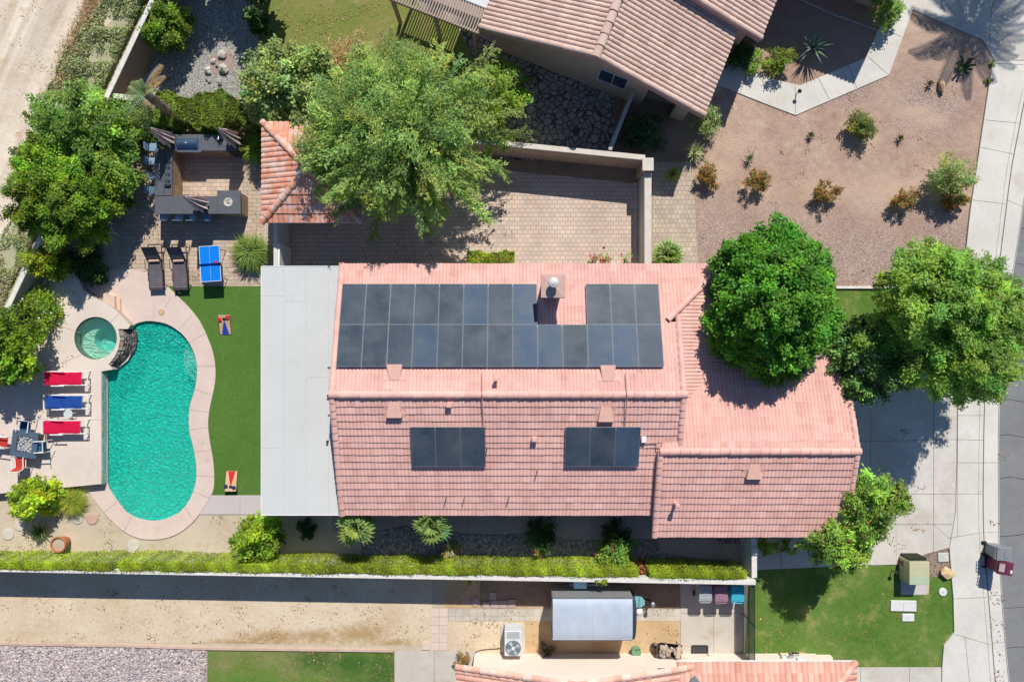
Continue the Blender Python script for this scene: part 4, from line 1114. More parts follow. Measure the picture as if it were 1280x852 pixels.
# chimney
ch = Vector((W(691.5, 357, 4.7).x, W(691.5, 357, 4.7).y, 0)); zb, zt = hN(ch.y) - .5, 4.55
mb = MB(); mb.box((ch.x, ch.y, (zb + zt) / 2), (.74, .78, zt - zb)); 
chim = mb.build('chimney', mat('chimney_stucco', (.58, .40, .34), (.50, .34, .29), .9, scale=2, bump=.3), house)
m2 = MB(); m2.box((ch.x, ch.y, zt + .04), (.98, .98, .08), bev=.02)
q = .46; z = zt + .08
m2.add([(ch.x - q, ch.y - q, z), (ch.x + q, ch.y - q, z), (ch.x + q, ch.y + q, z), (ch.x - q, ch.y + q, z), (ch.x, ch.y, z + .07)], [(0, 1, 4), (1, 2, 4), (2, 3, 4), (3, 0, 4)])
m2.build('chimney_cap', mat('cap_pink', (.56, .37, .32), (.48, .31, .27), .8, scale=3), chim)
MB().lathe([(.12, zt + .10), (.12, zt + .40), (.20, zt + .41), (.21, zt + .46), (.19, zt + .50), (.06, zt + .56)], 20, (ch.x, ch.y + .1, 0)).build('flue', mat('flue_white', (.62, .62, .60), (.5, .5, .48), .5, scale=10, bump=.2), chim, smooth=False)
# roof vents: low hoods, open at the downhill side
def roof_vent(px, py, hf, sgn, w=.56, l=.62):
    h0 = 3.9
    for _ in range(4): p = W(px, py, h0 + .1); h0 = hf(p.y)
    sl = abs(hf(p.y - .5) - hf(p.y + .5)); ang = math.atan(sl) * sgn
    M_ = Matrix.Translation((p.x, p.y, h0 + .03)) @ Matrix.Rotation(ang, 4, 'X')
    y0, y1 = (-l / 2, l / 2) if sgn > 0 else (l / 2, -l / 2)     # y0 = downhill
    v = [(-w * .62, y0, .0), (w * .62, y0, .0), (w * .40, y1, 0), (-w * .40, y1, 0), (-w * .56, y0, .20), (w * .56, y0, .20), (w * .36, y1, .03), (-w * .36, y1, .03)]
    mb = MB(); f = [(4, 5, 6, 7), (0, 4, 7, 3), (1, 2, 6, 5), (2, 3, 7, 6)]
    if sgn < 0: f = [x[::-1] for x in f]
    mb.add(v, f)
    mb.bb(-w * .8, w * .8, min(y0, y1) - .0, max(y0, y1), -.01, .02)
    mb.xf(M_); o = mb.build('roof_vent', mat('vent_pink', (.68, .41, .335), (.62, .36, .29), .7, scale=3), house)
    m2 = MB(); y = y0 * .9; m2.add([(-w * .55, y, 0), (w * .55, y, 0), (w * .5, y, .17), (-w * .5, y, .17)], [(0, 1, 2, 3)]); m2.xf(M_)
    m2.build('vent_mouth', mat('vent_dark', (.02, .018, .022), None, .9), o)
roof_vent(493, 466, hN, -1); roof_vent(760, 467, hN, -1)
roof_vent(492.5, 511, hS, 1); roof_vent(757.5, 516, hS, 1); roof_vent(943, 588, hGS, 1)
def roof_pipe(px, py, hf, ht=.35, r=.07, m=None, hood=True):
    h0 = 3.5
    for _ in range(4): p = W(px, py, h0 + ht); h0 = hf(p.y)
    mb = MB(); mb.lathe([(r * 1.9, -.02), (r * 1.6, .05), (r, .12), (r, ht)], 10, (p.x, p.y, h0))
    if hood: mb.box((p.x, p.y, h0 + ht), (r * 2.6, r * 2.4, .1), bev=.02)
    mb.build('roof_pipe', m or MATS['vent_pink'], house)
roof_pipe(620, 474, hN, .42, .07); roof_pipe(561, 506, hS, .2, .09); roof_pipe(668, 549, hS, .2, .09)
roof_pipe(847, 632, hGS, .5, .07)
for (x, y) in ((557, 623), (580, 623), (636, 623), (672, 590), (609, 560)): roof_pipe(x, y, hS, .38, .022, mat('vent_pipe', (.30, .22, .20), None, .6), False)
# conduits over the ridge and down to the lower arrays
CM = mat('conduit_pink', (.46, .28, .25), None, .6)
mb = MB(); mb.tube([V3(W(782, 475, 4.3).x, -1.3, hN(-1.3) + .1), V3(4.62, YR, HR + .24), V3(4.6, -3.6, hS(-3.6) + .09)], .022, 6); mb.build('conduit', CM, house); mb = MB()
mb.tube([V3(-1.22, -1.3, hN(-1.3) + .1), V3(-1.2, YR, HR + .24), V3(-1.18, -3.5, hS(-3.5) + .09)], .022, 6); mb.build('conduit', CM, house); mb = MB()
mb.tube([V3(5.35, -4.2, hS(-4.2) + .12), V3(5.95, -4.2, hS(-4.2) + .10), V3(5.97, -4.6, hS(-4.6) + .09)], .02, 6)
mb.build('conduit', CM, house)
MB().box((5.42, -4.05, hS(-4.05) + .12), (.2, .26, .12), bev=.01).build('junction_box', white, house)
# windows and doors under the eaves
for x in (-5.2, -1.0, 3.2): fix_window(house, (x, YS + .7, 1.45), 1.5, 1.2, (0, -1))
for x in (-4.0, 1.5, 5.0): fix_window(house, (x, YN - .6, 1.45), 1.6, 1.2, (0, 1))
d = MB().bb(GX1 - .46, GX1 - .40, -7.2, -2.2, .02, 2.2)
d.build('garage_door', white, house)
d = MB(); d.bb(XL + .46, XL + .50, -5.2, -1.2, .02, 2.15); d.build('patio_door', glass_d, house)
MB().bb(10.6, 11.5, GYS + .54, GYS + .60, .02, 2.1).build('front_door', mat('door_brown', (.16, .09, .06), None, .5), house)
MB().box((W(808, 649, 2.2).x, YS + .4, 2.55), (.68, .3, .05)).build('eave_light', mat('eave_blue', (.14, .34, .55), None, .4), house)
fix_window(house, (W(808, 650, 2.2).x, YS + .7, 1.9), .7, .7, (0, -1), 1)

# ---------------------------------------------------------------- patio cover
HP = 2.6
pl, pt, pr, pb = W(327, 333, HP).x, W(327, 333, HP).y, XL + .36, W(327, 643, HP).y
pc = thing('patio_cover', 'large flat pale grey patio roof against the left end of the pink tiled house', 'patio cover', ((pl + pr) / 2, (pt + pb) / 2, 0))
mb = MB(); mb.bb(pl, pr, pb, pt, HP - .22, HP)
for i, x in enumerate(np.linspace(pl, pr, 5)[1:4]): mb.bb(x - .009, x + .009, pb + .02, pt - .02, HP - .001, HP + .006, 1)
for (f0, f1, y) in ((.0, .25, pt - 1.25), (.25, .5, pt - 1.5), (.5, .75, pt - 4.75), (.75, 1, pt - 6.1), (0, .25, pt - 7.8)):
    mb.bb(pl + (pr - pl) * f0, pl + (pr - pl) * f1, y - .008, y + .008, HP, HP + .005, 1)
mb.build('roof_panel', [membrane, mat('membrane_seam', (.535, .54, .52), None, .9)], pc, world=True)
mb = MB(); 
for (x0, x1, y0, y1) in ((pl - .03, pl, pb, pt), (pl, pr, pb - .03, pb), (pl, pr, pt, pt + .03)): mb.bb(x0, x1, y0, y1, HP - .26, HP + .012)
mb.build('fascia', white, pc, world=True)
for y in np.linspace(pb + .3, pt - .3, 4):
    MB().bb(pl + .2, pl + .36, y - .08, y + .08, 0, HP - .22, bev=.01).build('post', white, pc, world=True)
for y in (YR + 1.6, YR, YR - 1.4): pass
mb = MB(); mb.bb(pl + .1, pr, pb + .1, pt - .1, .0, .05); mb.build('slab', conc_side, pc, world=True)
for (x, y) in ((411, 494), (410, 551)):
    q_ = W(x, y, HP); MB().tube([q_, q_ + Vector((0, 0, .18))], .045, 8).build('vent_stub', dark_metal, pc, world=True)
for (x, y) in ((412, 458.5), (412.5, 518)):
    q_ = W(x, y, HP); MB().box(q_ + Vector((0, 0, .02)), (.16, .07, .05)).build('bracket', galv, pc, world=True)

# ---------------------------------------------------------------- casita with the orange hip roof
cx0, cx1, cy1, cy0 = -10.75, -6.45, 9.41, 5.10; chh = 2.6
cas = thing('casita', 'small square outbuilding with an orange tiled hip roof half under the tree', 'outbuilding', ((cx0 + cx1) / 2, (cy0 + cy1) / 2, 0))
pk = Vector(((cx0 + cx1) / 2, (cy0 + cy1) / 2, chh + .75))
cs = [V3(cx0, cy0, chh), V3(cx1, cy0, chh), V3(cx1, cy1, chh), V3(cx0, cy1, chh)]
for i in range(4): tile_face('roof_slope', [cs[i], cs[(i + 1) % 4], pk], tile_or, cas, tw=.225, course=.40, amp=.045, step=.04, per=1, seed=20 + i, deck_m=white)
mb = MB()
for c_ in cs: mb = MB(); cap_run(mb, c_, pk, .13, .36, lift=.04, rs=rs); add_tint(mb.build('hip_cap', tile_or, cas, world=True), .1, .8)
mb = MB(); mb.bb(cx0 + .75, cx1 - .5, cy0 + .5, cy1 - .5, 0, chh - .1); mb.build('wall', stucco_wall, cas, world=True)
fix_window(cas, (pk.x + .4, cy0 + .5, 1.4), 1.2, 1.1, (0, -1))
MB().bb(pk.x - 1.3, pk.x - .5, cy0 + .44, cy0 + .5, .02, 2.05).build('door', white, cas, world=True)

gw = W(346.5, 300, 1.7).x
gt = thing('courtyard_wall', 'short white stucco wall joining the casita and the patio roof', 'wall', (gw, 4.2, 0))
MB().bb(gw - .16, gw, pt - .2, cy0 + .52, 0, 1.7).build('wall_body', stucco_wall, gt, world=True)
MB().bb(gw + .001, gw + .09, pt - .1, 4.35, .05, 1.66, bev=.01).build('gate_panel', white, gt, world=True)

# ---------------------------------------------------------------- neighbour's house (top), turned about 22 degrees
A_ = W(599, 35, 2.8); B_ = W(880, 145, 2.8)
ang = math.atan2(B_.y - A_.y, B_.x - A_.x); LW = (B_ - A_).length
nh = thing('neighbour_house', 'neighbouring house with a dusty pink gable roof and beige walls, turned at an angle', 'house', (A_.x, A_.y, 0), ang)
NM = obj_matrix(nh)
def nl(x, y, z): return NM @ Vector((x, y, z))
e2, r2 = 2.8, 4.4; XM = LW / 2
kw2 = dict(deck_m=mat('fascia_mauve', (.44, .27, .26), (.38, .23, .22), .7), tw=.20, course=.36, amp=.055, step=.03, per=1)
DEP = 3.94
tile_face('roof_slope', [nl(0, 0, e2), nl(XM, 0, r2), nl(XM, 14, r2), nl(0, 14, e2)], tile_nb, nh, seed=30, **kw2)
tile_face('roof_slope', [nl(LW, 0, e2), nl(LW, DEP + .4, e2), nl(XM, DEP + .4, r2), nl(XM, 0, r2)], tile_nb, nh, seed=31, **kw2)
s2 = (r2 - e2) / XM; x2 = LW + 1.07
tile_face('wing_slope', [nl(x2, DEP, e2), nl(x2, 14, e2), nl(XM, 14, e2 + s2 * (x2 - XM)), nl(XM, DEP, e2 + s2 * (x2 - XM))], tile_nb, nh, seed=32, **kw2)
mb = MB(); cap_run(mb, nl(XM, -.05, r2), nl(XM, DEP, r2), .17, .52, lift=.06, flare=.03, rs=rs); o = mb.build('ridge_cap', tile_nb, nh, world=True); add_tint(o)
mb = MB()
for (a, b) in ((nl(0, .06, e2), nl(XM, .06, r2)), (nl(LW, .06, e2), nl(XM, .06, r2)), (nl(x2, DEP + .06, e2), nl(XM, DEP + .06, e2 + s2 * (x2 - XM)))): mb = MB(); cap_run(mb, a, b, .11, .36, lift=.02, rs=rs); add_tint(mb.build('rake_tiles', tile_nb, nh, world=True))
mb = MB()
def fascia_strip(a, b, dz=.22, t=.04):
    a, b = Vector(a), Vector(b); n_ = Vector((0, -1, 0)) * t
    mb.add([a, b, b - V3(0, 0, dz), a - V3(0, 0, dz), a + n_, b + n_, b + n_ - V3(0, 0, dz), a + n_ - V3(0, 0, dz)], [(0, 1, 2, 3), (7, 6, 5, 4), (0, 4, 5, 1), (3, 2, 6, 7)])
fascia_strip((0, -.02, e2), (XM, -.02, r2)); fascia_strip((XM, -.02, r2), (LW, -.02, e2)); fascia_strip((XM, DEP - .02, e2 + s2 * (x2 - XM)), (x2, DEP - .02, e2))
mb.build('barge_board', MATS['fascia_mauve'], nh)
# walls with the porch opening at the right
mb = MB(); wy = .5; tb = e2 - .12
mb.bb(.5, 7.75, wy, 13.5, 0, tb); mb.bb(7.75, LW - .6, wy + 1.5, 13.5, 0, tb); mb.bb(9.2, LW - .5, wy, wy + .7, 0, tb); mb.bb(7.75, 9.2, wy, wy + .3, 2.25, tb)
mb.add([(.5, wy, tb), (XM, wy, r2 - .2), (LW - .5, wy, tb), (.5, wy + .2, tb), (XM, wy + .2, r2 - .2), (LW - .5, wy + .2, tb)], [(0, 2, 1), (3, 4, 5), (0, 1, 4, 3), (1, 2, 5, 4)])
mb.bb(LW - .6, x2 - .5, DEP + .5, 13.5, 0, tb); mb.bb(XM, x2 - .5, DEP + .5, DEP + .7, tb, tb + .3)
mb.build('wall', stucco_n, nh)
def nwindow(x, z, w, h):
    mb = MB(); f = .05
    for sg in (-1, 1): mb.box((x + sg * (w / 2 - f / 2), wy - .02, z), (f, .09, h)); mb.box((x, wy - .021, z + sg * (h / 2 - f / 2)), (w - 2 * f, .085, f))
    mb.box((x, wy - .022, z), (f * .8, .08, h - 2 * f))
    o = mb.build('window', frame_w, nh)
    MB().box((x, wy - .012, z), (w - f, .03, h - f)).build('pane', glass_d, o)
tile_face('garage_slope', [nl(10.4, 7.96, e2), nl(16.33, 7.96, e2), nl(16.33, 12, 4.05), nl(10.4, 12, 4.05)], tile_nb, nh, seed=33, **kw2)
MB().bb(10.9, 16.1, 8.7, 13.5, 0, tb).build('garage_wall', stucco_n, nh)
nwindow(6.12, 1.75, 1.35, 1.25)
MB().bb(7.8, 9.15, wy + 1.44, wy + 1.5, .02, 2.05).build('garden_door', mat('door_dark', (.07, .065, .06), None, .6), nh)
# pergola of the neighbour
pg = thing('pergola', 'slatted tan pergola with a white panel roof beside the neighbouring house', 'pergola', nl(-2.1, 2, 0), ang)
PM = obj_matrix(pg)
def pgl(x, y, z): return Vector((x + 2.1, y - 2, z))
mb = MB(); zb_ = 2.45
mb.box(pgl(-2.1, -.1, zb_), (4.3, .10, .16)); mb.box(pgl(-2.1, 2.0, zb_), (4.3, .10, .16)); mb.box(pgl(-2.1, 3.9, zb_), (4.3, .10, .16))
mb.box(pgl(-4.2, 1.9, zb_), (.10, 4.0, .16))
mb.build('beam', wood_tan, pg)
mb = MB()
for i in range(34): mb.box(pgl(-4.15 + i * .124, 1.9, zb_ + .115), (.055, 4.1, .06))
mb.build('lattice', wood_tan, pg)
MB().box(pgl(-.85, 2.55, zb_ + .18), (1.66, 3.2, .06)).build('roof_panel', mat('panel_white', (.66, .67, .68), (.6, .61, .62), .6), pg)
mb = MB()
mb.box(pgl(-3.6, 1.3, zb_ + .17), (.45, .3, .04)); mb.box(pgl(-2.9, 1.0, zb_ + .17), (.4, .3, .04)); mb.build('loose_panel', mat('panel_cream', (.6, .52, .42), None, .8), pg)
for x in (-4.1, -2.1, -.25): MB().box(pgl(x, 0, zb_ / 2), (.14, .14, zb_)).build('post', wood_tan, pg)

# ---------------------------------------------------------------- neighbour's house (bottom)
sh = thing('lower_house', 'cream walled house at the bottom edge with coral tiled gable and eave', 'house', (4, -16, 0))
mb = MB(); wy = -14.62
mb.bb(-1.75, 7.4, wy - 8, wy, 0, 2.4)
mb.add([(-1.75, wy, 2.4), (7.4, wy, 2.4), (2.7, wy, 3.78), (-1.75, wy - .2, 2.4), (7.4, wy - .2, 2.4), (2.7, wy - .2, 3.78)], [(0, 2, 1), (3, 4, 5), (0, 3, 5, 2), (2, 5, 4, 1)])
mb.bb(7.4, 14.2, wy - 8, wy + .0, 0, 2.35)
mb.bb(11.1, 14.9, wy - 1, wy - .05 + .0, 0, .3)
mb.build('wall', stucco_w, sh, world=True)
e3 = 2.5; yf = -14.06
for (xa, xb) in ((-2.39, 2.7), (7.8, 2.7)):
    tile_face('roof_slope', [V3(xa, yf, e3), V3(xb, yf, e3 + .3 * abs(xb - xa)), V3(xb, yf - 8, e3 + .3 * abs(xb - xa)), V3(xa, yf - 8, e3)], tile_or2, sh, tw=.24, course=.40, amp=.05, step=.04, per=1, seed=40 + int(xa), deck_m=white)
mb = MB()
for xa in (-2.39, 7.8): mb = MB(); cap_run(mb, (xa, yf, e3), (2.7, yf, e3 + .3 * 5.09), .13, .38, lift=.05, rs=rs); add_tint(mb.build('rake_tiles', tile_or2, sh, world=True), .3, 1)
ye = -13.84
tile_face('eave_slope', [V3(7.14, ye, e3), V3(14.85, ye, e3), V3(13.35, ye - 1.5, e3 + .45), V3(8.85, ye - 1.5 + .0, e3 + .45), ], tile_or2, sh, tw=.24, course=.45, amp=.05, step=.04, per=1, seed=50, deck_m=white)
tile_face('eave_slope', [V3(14.85, ye, e3), V3(14.85, ye - 6, e3), V3(13.35, ye - 6, e3 + .45), V3(13.35, ye - 1.5, e3 + .45)], tile_or2, sh, tw=.24, course=.45, amp=.05, step=.04, per=1, seed=51, deck_m=white)
tile_face('eave_slope', [V3(8.85, ye - 1.5, e3 + .45), V3(13.35, ye - 1.5, e3 + .45), V3(13.35, ye - 6, e3 + 1.8), V3(8.85, ye - 6, e3 + 1.8)], tile_or2, sh, tw=.24, course=.45, amp=.05, step=.04, per=1, seed=52, deck_m=white)
tile_face('eave_slope', [V3(7.14, ye, e3), V3(8.85, ye - 1.5, e3 + .45), V3(8.85, ye - 3.5, e3 + 1.05), V3(7.14, ye - 3.5, e3 + 1.05)], tile_or2, sh, tw=.24, course=.45, amp=.05, step=.04, per=1, seed=53, deck_m=white)
mb = MB(); cap_run(mb, (14.85, ye, e3), (13.35, ye - 1.5, e3 + .45), .13, .36, lift=.05, rs=rs); o = mb.build('hip_cap', tile_or2, sh, world=True); add_tint(o, .3, 1)
MB().box((W(835, 838, 1.5).x, wy + .06, 1.75), (1.0, .1, .12)).build('wall_lamp', dark_metal, sh, world=True)
MB().add(WL([(862, 852), (868, 843), (876, 853)], 2.95), [(0, 2, 1)]).build('valley_flashing', galv, sh, world=True)

# ================================================================== WALLS AND FENCES
def block_wall(name, label, p0, p1, h, t=.16, cap=.05, face=None, capm=None, cat='wall'):
    p0, p1 = Vector((p0[0], p0[1], 0)), Vector((p1[0], p1[1], 0)); L = (p1 - p0).length; a = math.atan2(p1.y - p0.y, p1.x - p0.x)
    T = thing(name, label, cat, (p0 + p1) / 2, a)
    MB().bb(-L / 2, L / 2, -t / 2, t / 2, -.1, h - cap).build('wall_body', face or block, T)
    MB().bb(-L / 2 - .02, L / 2 + .02, -t / 2 - .02, t / 2 + .02, h - cap, h, bev=.012).build('wall_cap', capm or cap_m, T)
    return T
H1 = 1.65
block_wall('back_wall', 'long straight back wall with pale cap above the weedy sand lot', W(WALLX(-120) , -120, H1), W(WALLX(131), 131, H1), H1, .17, capm=cap_w, face=mat('back_wall_face', (.36, .26, .19), (.29, .21, .15), .9, scale=2, bump=.4))
block_wall('garden_wall', 'grey garden wall beside the citrus tree and white flowering shrub', W(WALLX(132), 132, H1), W(WALLX(396), 396, H1), H1, .17, capm=cap_w, face=mat('garden_wall_face', (.40, .34, .29), (.33, .28, .24), .9, scale=2, bump=.4))
block_wall('stub_wall', 'short white capped wall running from the back wall under the palm', W(142, 120, 1.6), W(166, 122.5, 1.6), 1.6, .20, capm=cap_w, face=mat('stub_face', (.3, .24, .19), None, .9))
block_wall('lower_garden_wall', 'garden wall continuing beyond the corner citrus tree at left', W(WALLX(397), 397, H1), W(WALLX(900), 900, H1), H1, .17, capm=cap_w)
block_wall('courtyard_block_wall', 'tan block wall between the paved courtyard and the flagstone patio', W(560, 172.5, 1.65), W(806, 197, 1.65), 1.65, .2, face=mat_pavers('court_block', [(.50, .38, .28), (.56, .43, .32)], (.34, .26, .19), .4, .2, .012, vert=True))
T = thing('wall_pillar', 'square tan block pillar where two courtyard walls meet', 'pillar', W(810, 205.5, 1.7) * 1.0 - Vector((0, 0, 1.7)))
MB().bb(-.22, .22, -.26, .26, 0, 1.64).build('shaft', block, T); MB().bb(-.25, .25, -.29, .29, 1.64, 1.72, bev=.015).build('capstone', cap_m, T)
block_wall('court_side_wall', 'grey wall closing the courtyard beside the front pavers', W(810, 216, 1.45), W(810, 345, 1.45), 1.45, .28, face=stucco_wall, capm=cap_m)
block_wall('divider_wall', 'thin grey wall running from the neighbouring house to the block wall', W(791, 116, 1.7), W(762.5, 187, 1.7), 1.7, .13, face=stucco_n, capm=mat('grey_cap', (.44, .44, .43), (.38, .38, .37), .9))
block_wall('hedge_wall', 'long white capped wall along the clipped green hedge', W(-300, 706, 1.8), W(944, 727.5, 1.8), 1.8, .2, face=stucco_wall, capm=cap_w)
T = thing('wing_wall', 'short white wall running from the house to the end of the hedge wall', 'wall', Vector((W(943, 700, 1.6).x, W(943, 700, 1.6).y, 0)))
y1_, y0_ = W(943, 671, 1.6).y, W(943, 722, 1.6).y; xw = W(943, 700, 1.6).x
MB().bb(xw - .1, xw + .1, y0_, y1_, 0, 1.56).build('wall_body', mat('wing_face', (.56, .58, .56), (.50, .52, .50), .9, scale=2), T, world=True)
MB().bb(xw - .12, xw + .12, y0_, y1_, 1.56, 1.6, bev=.01).build('wall_cap', cap_w, T, world=True)
MB().box((xw, W(943, 688, 1.6).y, 1.66), (.26, .3, .1), bev=.02).build('pier_cap', cap_w, T, world=True)

# chain link gate at the end of the side alley
gx = W(943.5, 780, 1.6).x; gy1, gy0 = W(943.5, 731, 1.6).y, -14.6
T = thing('chain_link_gate', 'dark chain link gate closing the alley beside the three bins', 'gate', (gx, (gy0 + gy1) / 2, 0))
mb = MB()
ymid = (gy0 + gy1) / 2
for y in (gy0 + .05, ymid, gy1 - .05): mb.tube([(gx, y, 0), (gx, y, 1.62)], .025, 8)
for z_ in (.08, .85, 1.6): mb.tube([(gx, gy0, z_), (gx, gy1, z_)], .018, 8)
mb.build('frame', dark_metal, T, world=True)
mb = MB(); sp = .115; Lg = gy1 - gy0
k = -int(1.6 / sp)
def seg(y0, z0, y1, z1, dx, w=.012):
    d_ = Vector((0, y1 - y0, z1 - z0)); n_ = Vector((0, -d_.z, d_.y)).normalized() * w
    b_ = Vector((gx + dx, gy0, 0))
    mb.add([b_ + V3(0, y0, z0) + n_, b_ + V3(0, y1, z1) + n_, b_ + V3(0, y1, z1) - n_, b_ + V3(0, y0, z0) - n_, b_ + V3(.014, y0, z0), b_ + V3(.014, y1, z1)], [(0, 1, 5, 4), (4, 5, 2, 3), (3, 2, 1, 0)])
while k * sp < Lg:
    a_ = k * sp
    y0c, y1c = max(0, a_), min(Lg, a_ + 1.5)
    if y1c > y0c:
        seg(y0c, .08 + y0c - a_, y1c, .08 + y1c - a_, .0); seg(y0c, .08 + 1.5 - (y0c - a_), y1c, .08 + 1.5 - (y1c - a_), .014)
    k += 1
mb.build('mesh', dark_metal, T, world=True)
# ================================================================== SOLAR PANELS
def solar_panel(name='solar_panel'):
    t = thing(name, 'x', 'solar panel', (0, 0, 0))
    w, l = 1.012, 1.80
    MB().bb(-w / 2 + .012, w / 2 - .012, -l / 2 + .012, l / 2 - .012, .0, .033).build('cells', cell_m, t)
    mb = MB()
    for s in (-1, 1):
        mb.bb(s * w / 2 - s * .010, s * w / 2, -l / 2, l / 2, -.005, .038); mb.bb(-w / 2 + .010, w / 2 - .010, s * l / 2 - s * .010, s * l / 2, -.005, .037)
    mb.build('frame', mat('panel_frame', (.27, .29, .32), (.22, .24, .27), .5, .1, scale=6), t)
    mb = MB()
    for s in (-.3, .3): mb.bb(-w / 2 + .01, w / 2 - .01, s * l - .02, s * l + .02, -.10, -.006)
    mb.build('rail', alu, t)
    return t
proto = solar_panel(); first = [True]
def put_panel(x, y, z, ang, label, group):
    if first[0]: o = proto; first[0] = False
    else: o = copy_tree(proto)
    o.location = (x, y, z); o.rotation_euler = (ang, 0, 0); o['label'] = label; o['group'] = group
ORD = ['first', 'second', 'third', 'fourth', 'fifth', 'sixth', 'seventh', 'eighth', 'ninth', 'tenth', 'eleventh', 'twelfth', 'last']
aN = -math.atan(SN); aS = math.atan(SS); cN = math.cos(aN)
pitch = 1.027; x00 = -7.15 + .5
yU = 2.40 - .90 * cN; yL = yU - 1.815 * cN
for i in range(13):
    x = x00 + i * pitch
    put_panel(x, yL, hN(yL) + .16, aN, 'black solar panel, %s from the left in the lower row of thirteen' % ORD[i] if i < 12 else 'black solar panel at the right end of the lower row of thirteen', 'solar panels in the big upper array')
    if i < 8: put_panel(x, yU, hN(yU) + .16, aN, 'black solar panel, %s from the left in the upper row left of the chimney' % ORD[i], 'solar panels in the big upper array')
    if i > 9: put_panel(x, yU, hN(yU) + .16, aN, 'bluish solar panel, %s of three in the upper row right of the chimney' % ('left', 'middle', 'right')[i - 10], 'solar panels in the big upper array')
for nm, xs in (('left', -4.16 + .5), ('right', 2.2 + .5)):
    for i in range(3):
        put_panel(xs + i * pitch, -4.36, hS(-4.36) + .15, aS, 'dark solar panel, %s one of the %s trio on the lower roof slope' % (('left', 'middle', 'right')[i], nm), 'solar panels in the two lower trios')

# ================================================================== OUTDOOR KITCHEN
CH = 1.06
isl = thing('outdoor_kitchen', 'dark topped U shaped outdoor kitchen island on the paver patio', 'kitchen island', W(240, 215, 0))
def cbox(px0, px1, py0, py1, z0, z1, h=CH): 
    a, b = W(px0, py0, h), W(px1, py1, h); return (a.x, b.x, b.y, a.y, z0, z1)
mb = MB()
mb.bb(*cbox(213, 297, 168, 188.5, CH - .07, CH), bev=.01); mb.bb(*cbox(205.5, 215, 188.7, 244.5, CH - .07, CH), bev=.01)
mb.bb(*cbox(193, 271, 245, 267.5, CH - .07, CH), bev=.01); mb.bb(*cbox(193.5, 205.3, 186, 244.7, CH - .05, CH + .02), bev=.01)
mb.build('counter_top', counter, isl, world=True)
mb = MB()
mb.bb(*cbox(214.5, 295.5, 169.5, 187.5, 0, CH - .07)); mb.bb(*cbox(200, 214.5, 188, 246, 0, CH - .072)); mb.bb(*cbox(200, 270, 247, 262, 0, CH - .073))
mb.build('base', counter_stone, isl, world=True)
mb = MB(); mb.bb(*cbox(226, 237, 243.2, 246, CH - .06, CH - .01)); mb.build('shelf', counter, isl, world=True)
ft = thing('fire_table', 'square dark fire table with a round burner at the end of the counter', 'fire table', Vector((W(286, 253, CH).x, W(286, 253, CH).y, 0)))
mb = MB(); mb.bb(*cbox(271.2, 300.6, 238, 267.5, CH - .08, CH + .004), bev=.012); mb.build('table_top', counter, ft, world=True)
mb = MB(); mb.bb(*cbox(273, 299, 240, 266, 0, CH - .08)); mb.build('base', counter_stone, ft, world=True)
bc = W(285.5, 252.8, CH)
o = MB().lathe([(.20, 0), (.20, .03), (.15, .03), (.15, .012)], 24, bc).build('burner_rim', mat('burner_rim', (.62, .58, .5), None, .5), ft, world=True)
mb = MB(); rr = np.random.default_rng(3)
for i in range(26): rock_mesh(mb, (bc.x + rr.normal(0, .055), bc.y + rr.normal(0, .055), CH + .02), .03, rr)
mb.build('fire_stones', mat('fire_stone', (.45, .42, .36), (.2, .18, .16), .9, scale=20), ft, world=True)
# built in grill
gr = thing('grill', 'built in steel grill with blue grey hood on the upper counter', 'grill', W(235, 178, CH))
a, b = W(222, 172, CH), W(249.5, 189, CH); gx0, gx1, gy0_, gy1_ = a.x, b.x, b.y, a.y
mb = MB(); n = 9; v = []
for i in range(n):
    u = i / (n - 1); y = gy1_ - .08 - u * (gy1_ - gy0_ - .16); z = CH + .06 + .20 * math.sin(math.pi * (.12 + .80 * u))
    v += [(gx0 + .03, y, z), (gx1 - .03, y, z)]
b0 = len(v); v += [(gx0 + .03, gy1_ - .08, CH), (gx1 - .03, gy1_ - .08, CH), (gx0 + .03, gy0_ + .08, CH), (gx1 - .03, gy0_ + .08, CH)]
mb.add(v, [(2 * i, 2 * i + 2, 2 * i + 3, 2 * i + 1) for i in range(n - 1)] + [[b0] + [2 * i for i in range(n - 1, -1, -1)][::-1] + [b0 + 2], [b0 + 1] + [2 * i + 1 for i in range(n)] + [b0 + 3], [b0, b0 + 1, 1, 0], [b0 + 2, 2 * n - 2, 2 * n - 1, b0 + 3]])
hood = mb.build('hood', steel_blue, gr, world=True)
mb = MB(); mb.tube([(gx0 + .1, gy0_ + .03, CH + .16), (gx1 - .1, gy0_ + .03, CH + .16)], .022, 8); mb.build('handle', mat('brass_handle', (.5, .36, .25), None, .4, .6), hood, world=True)
MB().bb(gx0 - .0, gx1 + .1, gy0_ - .06, gy0_ + .08, CH - .25, CH + .05, bev=.01).build('control_panel', steel, gr, world=True)
MB().bb(gx0 - .04, gx1 + .1, gy0_, gy1_ + .04, CH, CH + .03).build('frame', steel, gr, world=True)
MB().lathe([(.03, 0), (.03, .02)], 10, ((gx0 + gx1) / 2, (gy0_ + gy1_) / 2, CH + .255)).build('gauge', white, gr, world=True)
